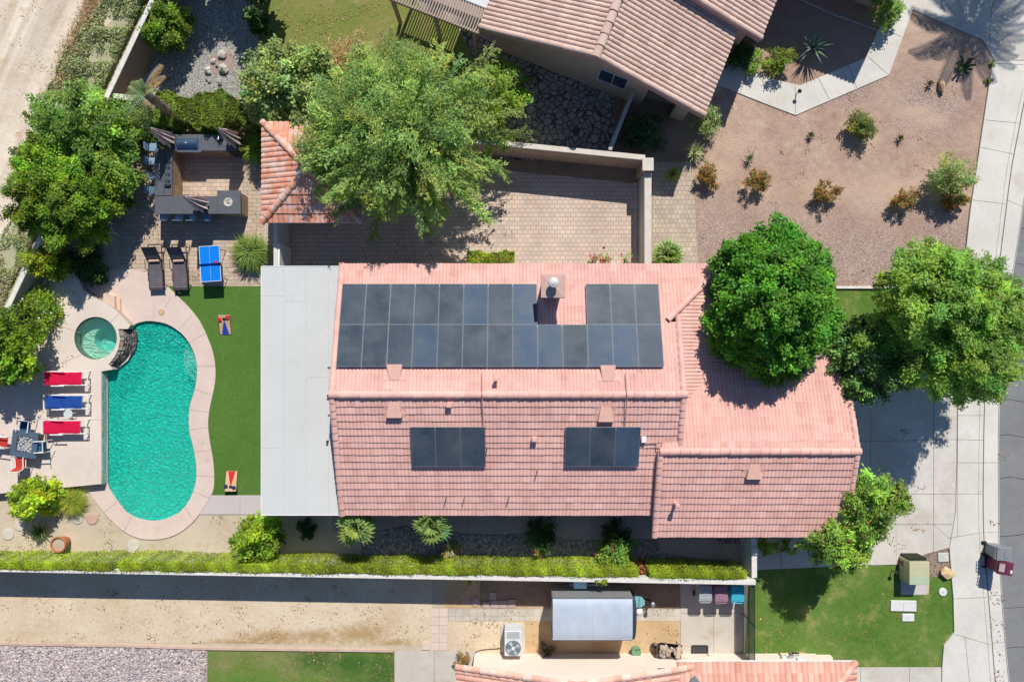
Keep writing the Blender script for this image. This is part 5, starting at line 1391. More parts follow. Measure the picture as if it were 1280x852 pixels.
# sink + side burner
sk = thing('sink', 'small square steel sink in the upper counter under a closed umbrella', 'sink', W(275, 180, CH))
a, b = W(270.5, 172, CH), W(280.5, 183, CH); mb = MB()
for (x0, x1, y0, y1) in ((a.x, b.x, a.y - .05, a.y), (a.x, b.x, b.y, b.y + .05), (a.x, a.x + .05, b.y + .05, a.y - .05), (b.x - .05, b.x, b.y + .05, a.y - .05)): mb.bb(x0, x1, y0, y1, CH, CH + .012)
mb.build('rim', steel, sk, world=True); MB().bb(a.x + .05, b.x - .05, b.y + .05, a.y - .05, CH, CH + .004).build('bowl', dark_metal, sk, world=True)
MB().tube([(a.x + .2, a.y - .03, CH), (a.x + .2, a.y - .03, CH + .25), (a.x + .2, a.y - .16, CH + .27), (a.x + .2, a.y - .18, CH + .2)], .014, 8).build('tap', steel, sk, world=True)
fr = thing('drink_fridge', 'small dark fridge front at the right end of the upper counter', 'fridge', W(290, 188, 0))
a, b = W(283, 183, CH), W(296, 188, CH); MB().bb(a.x, b.x, b.y - .06, a.y - .1, .1, CH - .1, bev=.01).build('door', dark_metal, fr, world=True)
MB().tube([(a.x + .06, b.y - .1, .4), (a.x + .06, b.y - .1, .9)], .012, 6).build('handle', steel, fr, world=True)
cb = thing('cooktop', 'steel glass topped cooktop with burners set in the left counter', 'cooktop', W(211, 217, CH))
a, b = W(206.5, 204, CH), W(214.5, 231, CH); mb = MB(); mb.bb(a.x, b.x, b.y, a.y, CH, CH + .03, bev=.005); mb.build('tray', steel, cb, world=True)
for y_ in (a.y, b.y - .07): MB().bb(a.x, b.x - .02, y_, y_ + .08, CH, CH + .1).build('end_rail', dark_metal, cb, world=True)
for i in range(3):
    c_ = ((a.x + b.x) / 2, a.y - .2 - i * .3, CH + .03); MB().lathe([(.11, 0), (.11, .02), (.08, .025)], 14, c_).build('burner', dark_metal, cb, world=True)
    mb = MB(); mb.box((c_[0], c_[1], CH + .07), (.24, .02, .02)); mb.box((c_[0], c_[1], CH + .072), (.02, .24, .02)); mb.build('grate', steel, cb, world=True)

# stools
def bar_stool(label, group):
    t = thing('bar_stool', label, 'bar stool', (0, 0, 0), 0, group)
    MB().box((0, 0, .72), (.38, .36, .06), bev=.02).build('seat', blue_c, t)
    mb = MB(); mb.box((0, -.20, .94), (.36, .03, .30), rot=Matrix.Rotation(.12, 3, 'X'), bev=.012); mb.build('backrest', blue_c, t)
    for sx in (-1, 1):
        for sy in (-1, 1): MB().tube([(sx * .15, sy * .14, .70), (sx * .20, sy * .19, 0)], .015, 6).build('leg', steel, t)
        MB().tube([(sx * .16, -.17, .7), (sx * .165, -.215, 1.06)], .012, 6).build('back_post', steel, t)
    mb = MB(); k = .185
    mb.tube([(-k, -k, .25), (k, -k, .25)], .012, 6); mb.tube([(-k, k, .25), (k, k, .25)], .012, 6); mb.tube([(-k, -k, .25), (-k, k, .25)], .012, 6); mb.tube([(k, -k, .25), (k, k, .25)], .012, 6)
    mb.build('footrest', steel, t)
    return t
st = bar_stool('blue bar stool at the left end of the row below the long counter', 'bar stools around the kitchen island')
names = ['blue bar stool second from left in the row below the long counter', 'blue bar stool third from left below the long counter under the umbrella', 'blue bar stool nearest the fire table in the row below the counter']
for i, px in enumerate((204.5, 223.5, 241, 258.5)):
    o = st if i == 0 else copy_tree(st, label=names[i - 1])
    q_ = W(px, 271, .75); o.location = (q_.x, q_.y, 0); o.rotation_euler = (0, 0, 0)
wl = ['pale blue bar stool on the left side nearest the closed left umbrella', 'pale blue bar stool second from the top on the left side of the island', 'pale blue bar stool third from the top on the left side of the island', 'pale blue bar stool lowest of four on the left side of the island']
for i, py in enumerate((184, 202, 219.5, 238)):
    q_ = W(190.5, py, .75); copy_tree(st, (q_.x, q_.y, 0), -math.pi / 2, wl[i])

# closed umbrellas
def umbrella(label, top, h=2.75):
    p = W(top[0], top[1], h); t = thing('closed_umbrella', label, 'umbrella', (p.x, p.y, 0), 0, 'closed striped umbrellas')
    MB().lathe([(.26, 0), (.26, .05), (.05, .1)], 20).build('base', dark_metal, t); MB().tube([(0, 0, 0), (0, 0, h)], .022, 8).build('pole', frame_br, t)
    mb = MB(); n = 64; b = 0; prof = [(.03, h + .02), (.07, h - .03), (.14, h - .35), (.25, h - .8), (.34, h - 1.2), (.40, h - 1.45), (.30, h - 1.46)]
    rng = np.random.default_rng(int(top[0])); jit = rng.uniform(.72, 1.12, n)
    for (r_, z_) in prof:
        for k in range(n):
            a = 2 * math.pi * k / n; pl_ = (.5 + .5 * math.cos(8 * a)) ** 1.2; rr = r_ * (.60 + .40 * pl_) * (1 if z_ > h - .4 else jit[k // 8 * 8])
            mb.v.append(Vector((rr * math.cos(a + .25 * (h - z_) / 1.5), rr * math.sin(a + .25 * (h - z_) / 1.5), z_ - (0.10 * pl_ if r_ > .25 else 0))))
    for i in range(len(prof) - 1):
        for k in range(n):
            j = (k + 1) % n; mb.f.append([i * n + k, i * n + j, (i + 1) * n + j, (i + 1) * n + k]); mb.m.append(1 if (k % 8) in (0, 7) and i < 6 else 0)
    mb.f.append(list(range(n))); mb.m.append(0)
    mb.build('canopy', [umb_m, umb_l], t, smooth=False)
    MB().lathe([(.02, h), (.035, h + .05), (.01, h + .1)], 10).build('finial', frame_br, t)
umbrella('closed mauve umbrella leaning its tip over the palm left of the counter', (188, 161)); umbrella('closed mauve umbrella above the sink at the right of the upper counter', (273.5, 161.5)); umbrella('closed mauve umbrella standing through the long lower counter', (231, 246.5))

# ================================================================== LOUNGERS, GAMES
def chaise(label, px, group):
    c = W(px, 336, .35); t = thing('chaise_lounge', label, 'chaise lounge', (c.x, c.y, 0), R(2.5), group)
    w = .64
    mb = MB(); z = .36
    # sling: foot end droops, flat seat, back raised at the head (+y)
    pts = [(-.98, .30), (-.88, .36), (-.3, .37), (.30, .37), (.62, .64), (.92, .92)]
    for i in range(len(pts) - 1):
        (y0, z0), (y1, z1) = pts[i], pts[i + 1]
        mb.add([(-w / 2, y0, z0), (w / 2, y0, z0), (w / 2, y1, z1), (-w / 2, y1, z1), (-w / 2, y0, z0 - .02), (w / 2, y0, z0 - .02), (w / 2, y1, z1 - .02), (-w / 2, y1, z1 - .02)], [(0, 1, 2, 3), (7, 6, 5, 4), (0, 4, 5, 1), (2, 6, 7, 3)])
    mb.build('sling', sling_d, t)
    mb = MB()
    for s in (-1, 1):
        mb.tube([(s * w / 2, -.98, .30), (s * w / 2, -.86, .35), (s * w / 2, 1.12, .35)], .024, 8); mb.tube([(s * w / 2, .30, .37), (s * w / 2, .92, .92)], .02, 8)
    mb.tube([(-w / 2, 1.12, .35), (w / 2, 1.12, .35)], .024, 8); mb.tube([(-w / 2, .92, .92), (w / 2, .92, .92)], .018, 8); mb.tube([(-w / 2, .74, .35), (w / 2, .74, .35)], .014, 6)
    mb.tube([(0.2, .75, .35), (0.2, .7, .7)], .012, 6); mb.build('frame', frame_br, t)
    for s in (-1, 1):
        for y in (-.72, .98): MB().tube([(s * w / 2, y, .35), (s * (w / 2 + .02), y + .05 * (1 if y > 0 else -1), 0)], .022, 8).build('leg', frame_br, t)
        MB().tube([(s * (w / 2 + .01), .45, .36), (s * (w / 2 + .05), .42, .55), (s * (w / 2 + .05), .0, .56), (s * (w / 2 + .01), -.06, .36)], .016, 6).build('armrest', frame_br, t)
    MB().tube([(-w / 2 + .08, .36, .45), (w / 2 - .08, .36, .45)], .055, 10).build('pillow', mat('pillow_tan', (.62, .44, .30), None, .9), t)
    return t
chaise('dark brown chaise lounge with raised back, the left of two near the kitchen', 194.5, 'dark chaise lounges'); chaise('dark brown chaise lounge beside the blue table tennis table', 225, 'dark chaise lounges')

c = W(262.6, 329.5, .76); t = thing('table_tennis_table', 'bright blue table tennis table at the edge of the turf', 'table tennis table', (c.x, c.y, 0), R(3.5))
PPW, PPL = .94, 1.64; PT = t
MB().box((0, 0, .745), (PPW, PPL, .03)).build('table_top', pp_blue, t)
mb = MB()
for s in (-1, 1): mb.box((s * (PPW / 2 - .012), 0, .763), (.02, PPL, .004)); mb.box((0, s * (PPL / 2 - .012), .7635), (PPW - .05, .02, .004))
mb.box((0, 0, .7632), (.005, PPL - .06, .004)); mb.build('line', white, t)
MB().box((0, 0, .815), (PPW + .06, .012, .10)).build('net', mat('net_blue', (.01, .12, .48), None, .8), t)
for sx in (-1, 1):
    for sy in (-1, 1): MB().tube([(sx * (PPW / 2 - .08), sy * (PPL / 2 - .18), .73), (sx * (PPW / 2 - .02), sy * (PPL / 2 - .14), 0)], .018, 6).build('leg', dark_metal, t)
    MB().box((sx * (PPW / 2 + .02), 0, .80), (.03, .04, .14)).build('net_post', dark_metal, t)
q_ = W(270.3, 327.5, .78); t = thing('paddle', 'small red paddle lying on the blue table beside the net', 'paddle', q_, R(-75))
mb = MB(); mb.lathe([(.075, 0), (.075, .012)], 18); mb.build('blade', red_m, t); MB().box((0, -.115, .008), (.03, .10, .022), bev=.006).build('handle', dark_metal, t)
mb = MB(); q2 = W(272, 320, .78); t = thing('paddle', 'dark paddle by the net post beside the red paddle', 'paddle', W(274, 330, .775), R(80))
MB().lathe([(.07, 0), (.07, .012)], 18).build('blade', dark_metal, t); MB().box((0, -.11, .008), (.03, .09, .022), bev=.006).build('handle', board_w, t)

def cornhole(label, px, py, rz, stripe, bagm, hole_up=True, bags=()):
    c = W(px, py, .15); t = thing('cornhole_board', label, 'cornhole board', (c.x, c.y, 0), rz)
    w, l = .58, .92; tilt = math.atan2(.22, l); Rm = Matrix.Rotation(tilt, 3, 'X')
    def lp(x, y, z=0): return Rm @ Vector((x, y, z)) + Vector((0, 0, .17))
    hz = .26; mb = MB(); ring = [(.085 * math.cos(a), hz + .085 * math.sin(a)) for a in np.linspace(0, 2 * math.pi, 18, False)]
    top = [(-w / 2, -l / 2), (w / 2, -l / 2), (w / 2, l / 2), (-w / 2, l / 2)]
    mb.poly([Vector((x, y, 0)) for x, y in top], [[Vector((x, y, 0)) for x, y in ring]]); mb.skirt([Vector((x, y, 0)) for x, y in top], -.07); mb.skirt([Vector((x, y, 0)) for x, y in ring], -.02)
    for i in range(len(mb.v)): mb.v[i] = lp(*mb.v[i])
    mb.build('deck', board_w, t)
    mb = MB(); mb.add([lp(-.17, -l / 2 + .01, .004), lp(.17, -l / 2 + .01, .004), lp(.035, .15, .004), lp(-.035, .15, .004)], [(0, 1, 2, 3)]); mb.build('painted_stripe', stripe, t)
    mb = MB()
    for s in (-1, 1): mb.add([lp(s * (w / 2 - .03), -l / 2, .004), lp(s * (w / 2), -l / 2, .004), lp(s * w / 2, l / 2, .004), lp(s * (w / 2 - .03), l / 2, .004)], [(0, 1, 2, 3) if s > 0 else (3, 2, 1, 0)])
    mb.build('painted_edge', black_plastic, t)
    mb = MB(); q = [lp(x, y, -.03) for x, y in ring]; mb.add(q, [list(range(18))]); mb.build('hole', black_plastic, t)
    for s in (-1, 1): p = lp(s * (w / 2 - .05), l / 2 - .08, -.05); MB().tube([p, (p.x, p.y + .02, 0)], .02, 6).build('leg', board_w, t)
    M_ = obj_matrix(t)
    for (bx, by, lab, bm_, r_) in bags:
        p = M_ @ lp(bx, by, .006); b = thing('bean_bag', lab, 'bean bag', p, r_)
        MB().box((0, 0, .022), (.155, .155, .045), bev=.02).build('bag', bm_, b)
        MB().box((0, 0, .022), (.168, .168, .006)).build('seam', bm_, b)
    return t
cornhole('wooden cornhole board with blue stripe near the upper turf edge', 281, 406, R(1), blue_p, red_m, bags=[(-.19, .26, 'red bean bag at the left of the hole on the blue striped board', red_m, .2), (.17, .36, 'red bean bag at the right corner of the blue striped board', red_m, .1)])
cornhole('wooden cornhole board with red stripe near the lower turf edge', 289, 601, R(180) - R(-1), red_p, navy_m, bags=[(-.16, .30, 'navy bean bag right of the hole on the red striped board', navy_m, .4), (.21, .24, 'navy bean bag left of the hole on the red striped board', navy_m, .15)])

def pool_lounger(label, px0, px1, py0, py1, m, group, tilt=.10, h=.40):
    """white framed lounger under a towel; head at the left"""
    a, b = W(px0, py1, UP + h), W(px1, py0, UP + h); cx, cy = (a.x + b.x) / 2, (a.y + b.y) / 2
    t = thing('sun_lounger', label, 'sun lounger', (cx, cy, UP), 0, group); L = 2.02; w = .60; s0 = .36
    mb = MB()
    for s in (-1, 1): mb.tube([(-L / 2, s * w / 2, s0 + .02), (L / 2, s * w / 2, s0)], .028, 8); 
    mb.tube([(L / 2, -w / 2, s0), (L / 2, w / 2, s0)], .026, 8); mb.tube([(-L / 2, -w / 2, s0 + .02), (-L / 2, w / 2, s0 + .02)], .026, 8)
    mb.tube([(L / 2 - .28, -w / 2, s0), (L / 2 - .28, w / 2, s0)], .018, 8)
    mb.build('frame', white, t)
    mb = MB()
    for i in range(16): mb.box((-L / 2 + .09 + i * .108, 0, s0 + .012), (.075, w - .03, .02))
    mb.build('slats', mat('lounger_sling', (.62, .63, .66), None, .7), t)
    for s in (-1, 1):
        for x in (-L / 2 + .25, L / 2 - .12): MB().tube([(x, s * w / 2, s0), (x + (.06 if x > 0 else -.06), s * (w / 2 + .03), 0)], .024, 8).build('leg', white, t)
        MB().box((-.26, s * (w / 2 + .03), s0 + .17), (.60, .055, .035), bev=.01).build('armrest', white, t)
        MB().tube([(-.48, s * (w / 2 + .03), s0), (-.48, s * (w / 2 + .03), s0 + .16)], .018, 6).build('arm_post', white, t)
    # towel with soft waves and a shallow fold where the back is raised
    mb = MB(); nx, ny = 40, 10; rng = np.random.default_rng(int(py0)); ph = rng.uniform(0, 6, 4); tl = 1.62; x0 = -L / 2 + .14
    for i in range(nx + 1):
        for j in range(ny + 1):
            u, v_ = i / nx, j / ny; x = x0 + u * tl + .008 * math.sin(9 * v_ + ph[0]); y = (v_ - .5) * (w + .02) + .006 * math.sin(14 * u + ph[1])
            z_ = s0 + .05 + (.10 * max(0, (.42 - u) / .42)) + .006 * math.sin(23 * u + ph[2]) * math.sin(5 * v_ + ph[3]) - .03 * max(0, abs(v_ - .5) - .46) / .04 - (.02 if u in (0, 1) else 0)
            mb.v.append(Vector((x, y, z_)))
    for i in range(nx):
        for j in range(ny): mb.f.append([i * (ny + 1) + j, (i + 1) * (ny + 1) + j, (i + 1) * (ny + 1) + j + 1, i * (ny + 1) + j + 1]); mb.m.append(0)
    mb.skirt([mb.v[i * (ny + 1)] for i in range(nx + 1)] + [mb.v[i * (ny + 1) + ny] for i in range(nx, -1, -1)], -.035)
    mb.build('towel_cover', m, t, smooth=True)
    return t
pool_lounger('white lounger under a red towel, the one nearest the spa', 52.5, 109.5, 465, 481, towel_r, 'sun loungers by the pool')
pool_lounger('white lounger under a blue towel between the two red ones', 53.5, 110, 494, 511, towel_b, 'sun loungers by the pool')
pool_lounger('white lounger under a red towel beside the fire pit', 50.5, 108.5, 525.5, 542, towel_r, 'sun loungers by the pool')
q_ = W(85, 517, UP + .45); t = thing('side_table', 'small round white side table beside the blue lounger', 'side table', (q_.x, q_.y, UP))
MB().lathe([(.19, .43), (.205, .44), (.205, .455), (.19, .46)], 24).build('table_top', mat('table_plastic', (.62, .66, .62), None, .5), t)
for i in range(3): a = i * 2.094 + .1; MB().tube([(.1 * math.cos(a), .1 * math.sin(a), .43), (.2 * math.cos(a), .2 * math.sin(a), 0)], .015, 6).build('leg', white, t)

pit = [W(15, 537, UP + .55), W(48, 541.5, UP + .55), W(45.2, 573, UP + .55), W(12.6, 569, UP + .55)]; pc_ = sum(pit, Vector()) / 4
t = thing('fire_pit_table', 'square slate blue fire pit table filled with grey stones', 'fire pit', (pc_.x, pc_.y, UP), math.atan2(pit[1].y - pit[0].y, pit[1].x - pit[0].x))
s_ = .59; i_ = .355; mb = MB(); mb.prism([(-s_, -s_), (s_, -s_), (s_, s_), (-s_, s_)], .47, .55, 0, [[(-i_, -i_), (i_, -i_), (i_, i_), (-i_, i_)]]); mb.build('table_top', table_bl, t)
MB().bb(-.48, .48, -.48, .48, 0, .47).build('base', mat('pit_base', (.22, .18, .15), None, .9), t)
MB().bb(-i_, i_, -i_, i_, .47, .50).build('tray', black_plastic, t)
mb = MB(); rr = np.random.default_rng(9)
for i in range(330): rock_mesh(mb, (rr.uniform(-.33, .33), rr.uniform(-.33, .33), .51), rr.uniform(.020, .036), rr, int(rr.uniform() < .35))
o = mb.build('fire_stones', [mat('pit_stone', (.40, .40, .40), (.26, .26, .27), .9, scale=20), mat('pit_stone_pale', (.66, .64, .60), (.5, .49, .46), .9, scale=20)], t); o['kind'] = 'stuff'

def patio_chair(label, px, py, rz, m, group='sling chairs around the fire pit', z=UP, h=.45):
    c = W(px, py, z + h); t = thing('patio_chair', label, 'chair', (c.x, c.y, z), rz, group)
    w = .44
    MB().box((0, 0, .42), (w, .44, .02), rot=Matrix.Rotation(.06, 3, 'X')).build('seat', m, t)
    mb = MB(); mb.box((0, -.275, .64), (w, .46, .018), rot=Matrix.Rotation(-1.25 + .0, 3, 'X')); mb.build('backrest', m, t)
    mb = MB()
    for s in (-1, 1):
        x = s * (w / 2 + .02)
        mb.tube([(x, .24, .41), (x, -.21, .43), (x, -.35, .87)], .018, 6)
    mb.tube([(-w / 2 - .02, -.35, .87), (w / 2 + .02, -.35, .87)], .018, 6); mb.build('frame', white, t)
    for s in (-1, 1):
        x = s * (w / 2 + .035)
        MB().tube([(x, -.27, .62), (x, .24, .62)], .024, 6).build('armrest', white, t)
        MB().tube([(x, .24, .61), (x, .28, 0)], .017, 6).build('leg', white, t); MB().tube([(x, -.22, .5), (x, -.34, 0)], .017, 6).build('leg', white, t)
    return t
patio_chair('teal blue sling chair above the fire pit table', 31, 533, R(172), sling_b); patio_chair('red sling chair left of the fire pit table', 3, 552, R(262), sling_r)
patio_chair('teal blue sling chair right of the fire pit table', 51.5, 558, R(93), sling_b); patio_chair('red sling chair below the fire pit table', 25, 578, R(2), sling_r)
patio_chair('blue chair half hidden under the citrus tree by the patio', 146, 252, R(60), mat('chair_blue', (.05, .24, .34), (.04, .18, .27), .8, scale=8), None, 0)
patio_chair('blue chair deep in the shade of the citrus tree', 133, 287, R(20), mat('chair_blue', (.05, .24, .34)), None, 0)

# pot, stepping discs, lights
q_ = W(77, 677, .28); t = thing('terracotta_pot', 'large empty terracotta pot standing on bare soil near the hedge', 'pot', (q_.x + .05, q_.y - .02, 0))
MB().lathe([(.20, 0), (.25, .12), (.315, .40), (.335, .56), (.36, .57), (.36, .63), (.31, .63), (.30, .52)], 28).build('pot_body', terracotta, t, smooth=False)
MB().lathe([(.305, .50), (.305, .54), (.05, .56)], 24).build('potting_soil', mat('pot_soil', (.50, .42, .32), (.38, .30, .22), .95, scale=15), t)
for i, (px, py, r_, lab) in enumerate([(25, 656, .26, 'round concrete stepping stone nearest the small cycad'), (10.5, 667, .27, 'round concrete stepping stone nearest the left edge above the hedge'), (115, 648, .27, 'reddish round stepping stone beside the pool coping'), (167, 681, .28, 'pale round stepping stone below the end of the pool'), (97, 648, .25, 'round stepping stone in the shade of the ornamental grass'), (164, 693, .24, 'dark round stepping stone at the gap in the hedge')]):
    t = thing('stepping_stone', lab, 'stepping stone', W(px, py, 0), 0, 'round stepping stones on the soil'); MB().lathe([(r_, 0), (r_, .035), (r_ - .02, .045)], 26).build('disc', mat('disc_red', (.54, .36, .28), (.46, .30, .23), .9, scale=6) if i == 2 else mat('disc_grey', (.58, .53, .45), (.5, .45, .38), .9, scale=6), t)
def path_light(px, py, lab):
    t = thing('path_light', lab, 'path light', W(px, py, 0), 0, 'garden path lights'); MB().tube([(0, 0, 0), (0, 0, .42)], .02, 6).build('stem', black_plastic, t)
    MB().lathe([(.09, .40), (.10, .42), (.03, .5)], 12).build('lamp_head', black_plastic, t)
for (x, y, l) in [(127, 689, 'black path light by the hedge right of the terracotta pot'), (1.5, 690, 'black path light by the hedge at the left edge'), (449, 697, 'dark path light between two fan palms by the hedge'), (547, 696, 'path light beside the dry shrub in the rock bed'), (709, 700, 'path light in the rock bed left of the flowering shrub'), (873, 702, 'path light on the soil by the front walk'), (893, 704, 'path light near the corner of the hedge wall'), (1114, 712, 'dark path light on the lawn left of the transformer box'), (995, 118, 'small dark path light on the front walk corner by the agave'), (944, 721, 'path light at the end of the hedge wall on the front lawn')]: path_light(x, y, l)
t = thing('floor_drain', 'tiny dark drain cover in the courtyard paving', 'drain', W(755, 309.5, .02)); MB().bb(-.05, .05, -.05, .05, 0, .02, bev=.005).build('cover', dark_metal, t); MB().bb(-.03, .03, -.005, .005, .02, .024).build('slot', steel, t)
t = thing('deck_skimmer', 'round tan skimmer lid set in the pool coping', 'skimmer lid', W(202, 390, .056)); MB().lathe([(.12, 0), (.12, .012), (.1, .016)], 24).build('lid', mat('skimmer_tan', (.60, .40, .20), (.54, .36, .18), .7, scale=8), t); MB().lathe([(.14, 0), (.14, .008)], 24).build('ring', joint_l, t)
t = thing('turf_cup', 'small white plastic cup lid lying on the turf', 'lid', W(224.5, 365.5, .035)); MB().lathe([(.05, 0), (.05, .02), (.03, .03)], 14).build('lid', white, t)

# ================================================================== ALLEY THINGS
a, b = W(691, 748, 2.15), W(797, 800, 2.15); t = thing('box_trailer', 'silver roofed box trailer with teal tongue cover parked in the side alley', 'trailer', ((a.x + b.x) / 2, (a.y + b.y) / 2, 0)); TL, TW = b.x - a.x, a.y - b.y; TZ = 2.08
mb = MB(); n = 12; nx = 22; v = []; rg = np.random.default_rng(4)
for j in range(nx + 1):
    for i in range(n + 1):
        y = -TW / 2 + TW * i / n; u = i / n; x = -TL / 2 + (TL - .22) * j / nx
        v.append((x, y, TZ + .10 * (1 - (2 * u - 1) ** 6) ** 1.0 * (.75 + .25 * math.sin(math.pi * u)) + (rg.normal(0, .0022) if 0 < i < n and 0 < j < nx else 0)))
mb.add(v, [(j * (n + 1) + i, (j + 1) * (n + 1) + i, (j + 1) * (n + 1) + i + 1, j * (n + 1) + i + 1) for j in range(nx) for i in range(n)])
mb.build('roof', trailer_al, t, smooth=True)
mb = MB()
for j in range(1, 6): mb.ribbon([Vector((-TL / 2 + (TL - .22) * j / 6, -TW / 2 + .04 + (TW - .08) * i / 8, 0)) for i in range(9)], .02, TZ + .102); 
for i_ in range(len(mb.v)): v_ = mb.v[i_]; u_ = (v_.y + TW / 2) / TW; v_.z = TZ + .004 + .10 * (1 - (2 * u_ - 1) ** 6) * (.75 + .25 * math.sin(math.pi * u_))
mb.build('roof_seams', mat('seam_grey', (.50, .55, .60), None, .5), t)
mb = MB(); v = []
for i in range(n + 1):
    y = -TW / 2 + TW * i / n; u = i / n; z0 = TZ + .10 * (1 - (2 * u - 1) ** 6) * (.75 + .25 * math.sin(math.pi * u)); inset = .10 * abs(2 * u - 1) ** 3
    v += [(TL / 2 - .22, y, z0), (TL / 2 - .05 - inset * .5, y, z0 - .07), (TL / 2 + .02 - inset, y, z0 - .35), (TL / 2 + .02 - inset, y, .45)]
mb.add(v, [(4 * i + k, 4 * i + k + 1, 4 * i + k + 5, 4 * i + k + 4) for i in range(n) for k in range(3)]); mb.build('nose', trailer_dk, t)
mb = MB(); mb.bb(-TL / 2 + .02, TL / 2 - .16, -TW / 2 + .01, TW / 2 - .01, .42, TZ - .01); mb.build('body', trailer_sd, t)
mb = MB()
for s in (-1, 1): mb.bb(-TL / 2, TL / 2 - .22, s * TW / 2 - .02, s * TW / 2 + .02, TZ - .05, TZ + .02)
for s in (-1, 1): mb.bb(-TL / 2 - .02, -TL / 2 + .02, s * (TW / 2 - .04) - .02, s * (TW / 2 - .04) + .02, .42, TZ)
mb.build('trim', alu, t)
for s in (-1, 1):
    for x in (-.55, .35):
        wh = MB().tube([(x, s * (TW / 2 - .12), .32), (x, s * (TW / 2 + .06), .32)], .32, 20).build('wheel', black_plastic, t); MB().tube([(x, s * (TW / 2 + .05), .32), (x, s * (TW / 2 + .075), .32)], .17, 14).build('rim', alu, wh)
    MB().bb(-1.0, .8, s * TW / 2, s * (TW / 2 + .16), .68, .74, bev=.02).build('fender', trailer_sd, t)
mb = MB()
for s in (-1, 1): mb.tube([(TL / 2 - .1, s * .6, .42), (TL / 2 + 1.0, .12, .42)], .04, 6)
mb.build('tongue', dark_metal, t)
mb = MB(); mb.tube([(TL / 2 + .95, .14, .05), (TL / 2 + .95, .14, .78)], .045, 10); mb.lathe([(.10, .76), (.10, .84), (.06, .86)], 14, (TL / 2 + .95, .14, 0)); mb.build('tongue_jack', alu, t)
mb = MB(); q0 = TL / 2 + .06; vv = [(q0, .05), (q0 + .38, .12), (q0 + .48, .22), (q0 + .48, .38), (q0 + .36, .52), (q0, .56)]
mb.prism(vv, .5, 1.0); mb.build('gas_cover', teal_m, t)
mb = MB(); mb.tube([(q0 + .18, .06, 1.005), (q0 + .24, .54, 1.005)], .012, 5); mb.build('cover_strap', black_plastic, t)
MB().lathe([(.02, .50), (.17, .52), (.19, .62), (.19, .80), (.12, .92), (.05, .95)], 20, (q0 + .24, -.16, 0)).build('gas_bottle', white, t)
MB().box((-.55, TW / 2 + .22, .9), (.6, .36, .4), bev=.03).build('air_unit', mat('pale_blue', (.34, .55, .70), (.28, .48, .62), .5, scale=4), t)

def trash_bin(label, px, py, body, lid, rz=0, group='wheeled bins', h=1.08):
    c = W(px, py, h); t = thing('wheeled_bin', label, 'wheeled bin', (c.x, c.y, 0), rz, group)
    w, d = .60, .74; mb = MB()
    lo = [(-.22, -.24), (.22, -.24), (.22, .26), (-.22, .26)]; hi = [(-w / 2 + .02, -d / 2 + .06), (w / 2 - .02, -d / 2 + .06), (w / 2 - .02, d / 2 - .02), (-w / 2 + .02, d / 2 - .02)]
    mb.add([(x, y, .04) for x, y in lo] + [(x, y, h - .10) for x, y in hi], [(3, 2, 1, 0), (0, 1, 5, 4), (1, 2, 6, 5), (2, 3, 7, 6), (3, 0, 4, 7)]); mb.build('bin_body', body, t)
    mb = MB(); nn = 6
    pr = [(-d / 2 + .05, h - .10), (-d / 2 + .05, h - .03), (-d / 2 + .18, h), (.05, h + .03), (d / 2 - .08, h), (d / 2, h - .06), (d / 2, h - .11)]
    for (y, z_) in pr: mb.v += [Vector((-w / 2 + (.02 if z_ > h - .02 else 0), y, z_)), Vector((w / 2 - (.02 if z_ > h - .02 else 0), y, z_))]
    for i in range(len(pr) - 1): mb.f.append([2 * i, 2 * i + 1, 2 * i + 3, 2 * i + 2]); mb.m.append(0)
    mb.f.append([2 * i for i in range(len(pr))][::-1]); mb.m.append(0); mb.f.append([2 * i + 1 for i in range(len(pr))]); mb.m.append(0)
    l_ = mb.build('lid', lid, t)
    MB().box((0, .08, h + .032), (.34, .20, .014), bev=.005).build('lid_rib', lid, l_)
    mb = MB(); mb.tube([(-w / 2 + .06, -d / 2 - .03, h - .07), (w / 2 - .06, -d / 2 - .03, h - .07)], .018, 8)
    for x in (-w / 2 + .06, -.08, .08, w / 2 - .06): mb.tube([(x, -d / 2 - .03, h - .07), (x, -d / 2 + .07, h - .09)], .014, 6)
    mb.build('handle', lid, t)
    for s in (-1, 1): MB().tube([(s * .24, -.30, .12), (s * .30, -.30, .12)], .12, 14).build('wheel', black_plastic, t)
    return t
trash_bin('grey wheeled bin, leftmost of three below the hedge wall', 882, 742.5, bin_grey, bin_grey, 0, 'wheeled bins by the hedge wall'); trash_bin('mauve wheeled bin between the grey and the cyan bin', 901.8, 743.3, bin_purp, bin_purp, R(4), 'wheeled bins by the hedge wall'); trash_bin('bright cyan wheeled bin beside the chain link gate', 922.5, 743.3, bin_cyan, bin_cyan, R(-1), 'wheeled bins by the hedge wall')
def street_bin(label, px, py, m, rz): return trash_bin(label, px, py, m, m, rz, 'wheeled bins in the street gutter')
street_bin('dark grey wheeled bin standing in the street gutter', 1256, 692.5, bin_gl, R(-93)); street_bin('maroon wheeled bin touching the grey bin at the kerb', 1257.5, 710.5, bin_mar, R(-99))
for o in [x for x in COL.objects if x.name.startswith('wheeled_bin') and x['label'].startswith('maroon')]:
    m2 = MB(); m2.box((.1, .24, 1.105), (.15, .09, .006)); m2.build('lid_label', white, o); m3 = MB(); m3.box((-.02, -.2, 1.10), (.36, .26, .006)); m3.build('lid_plate', mat('lid_tan', (.44, .36, .34), None, .7), o)

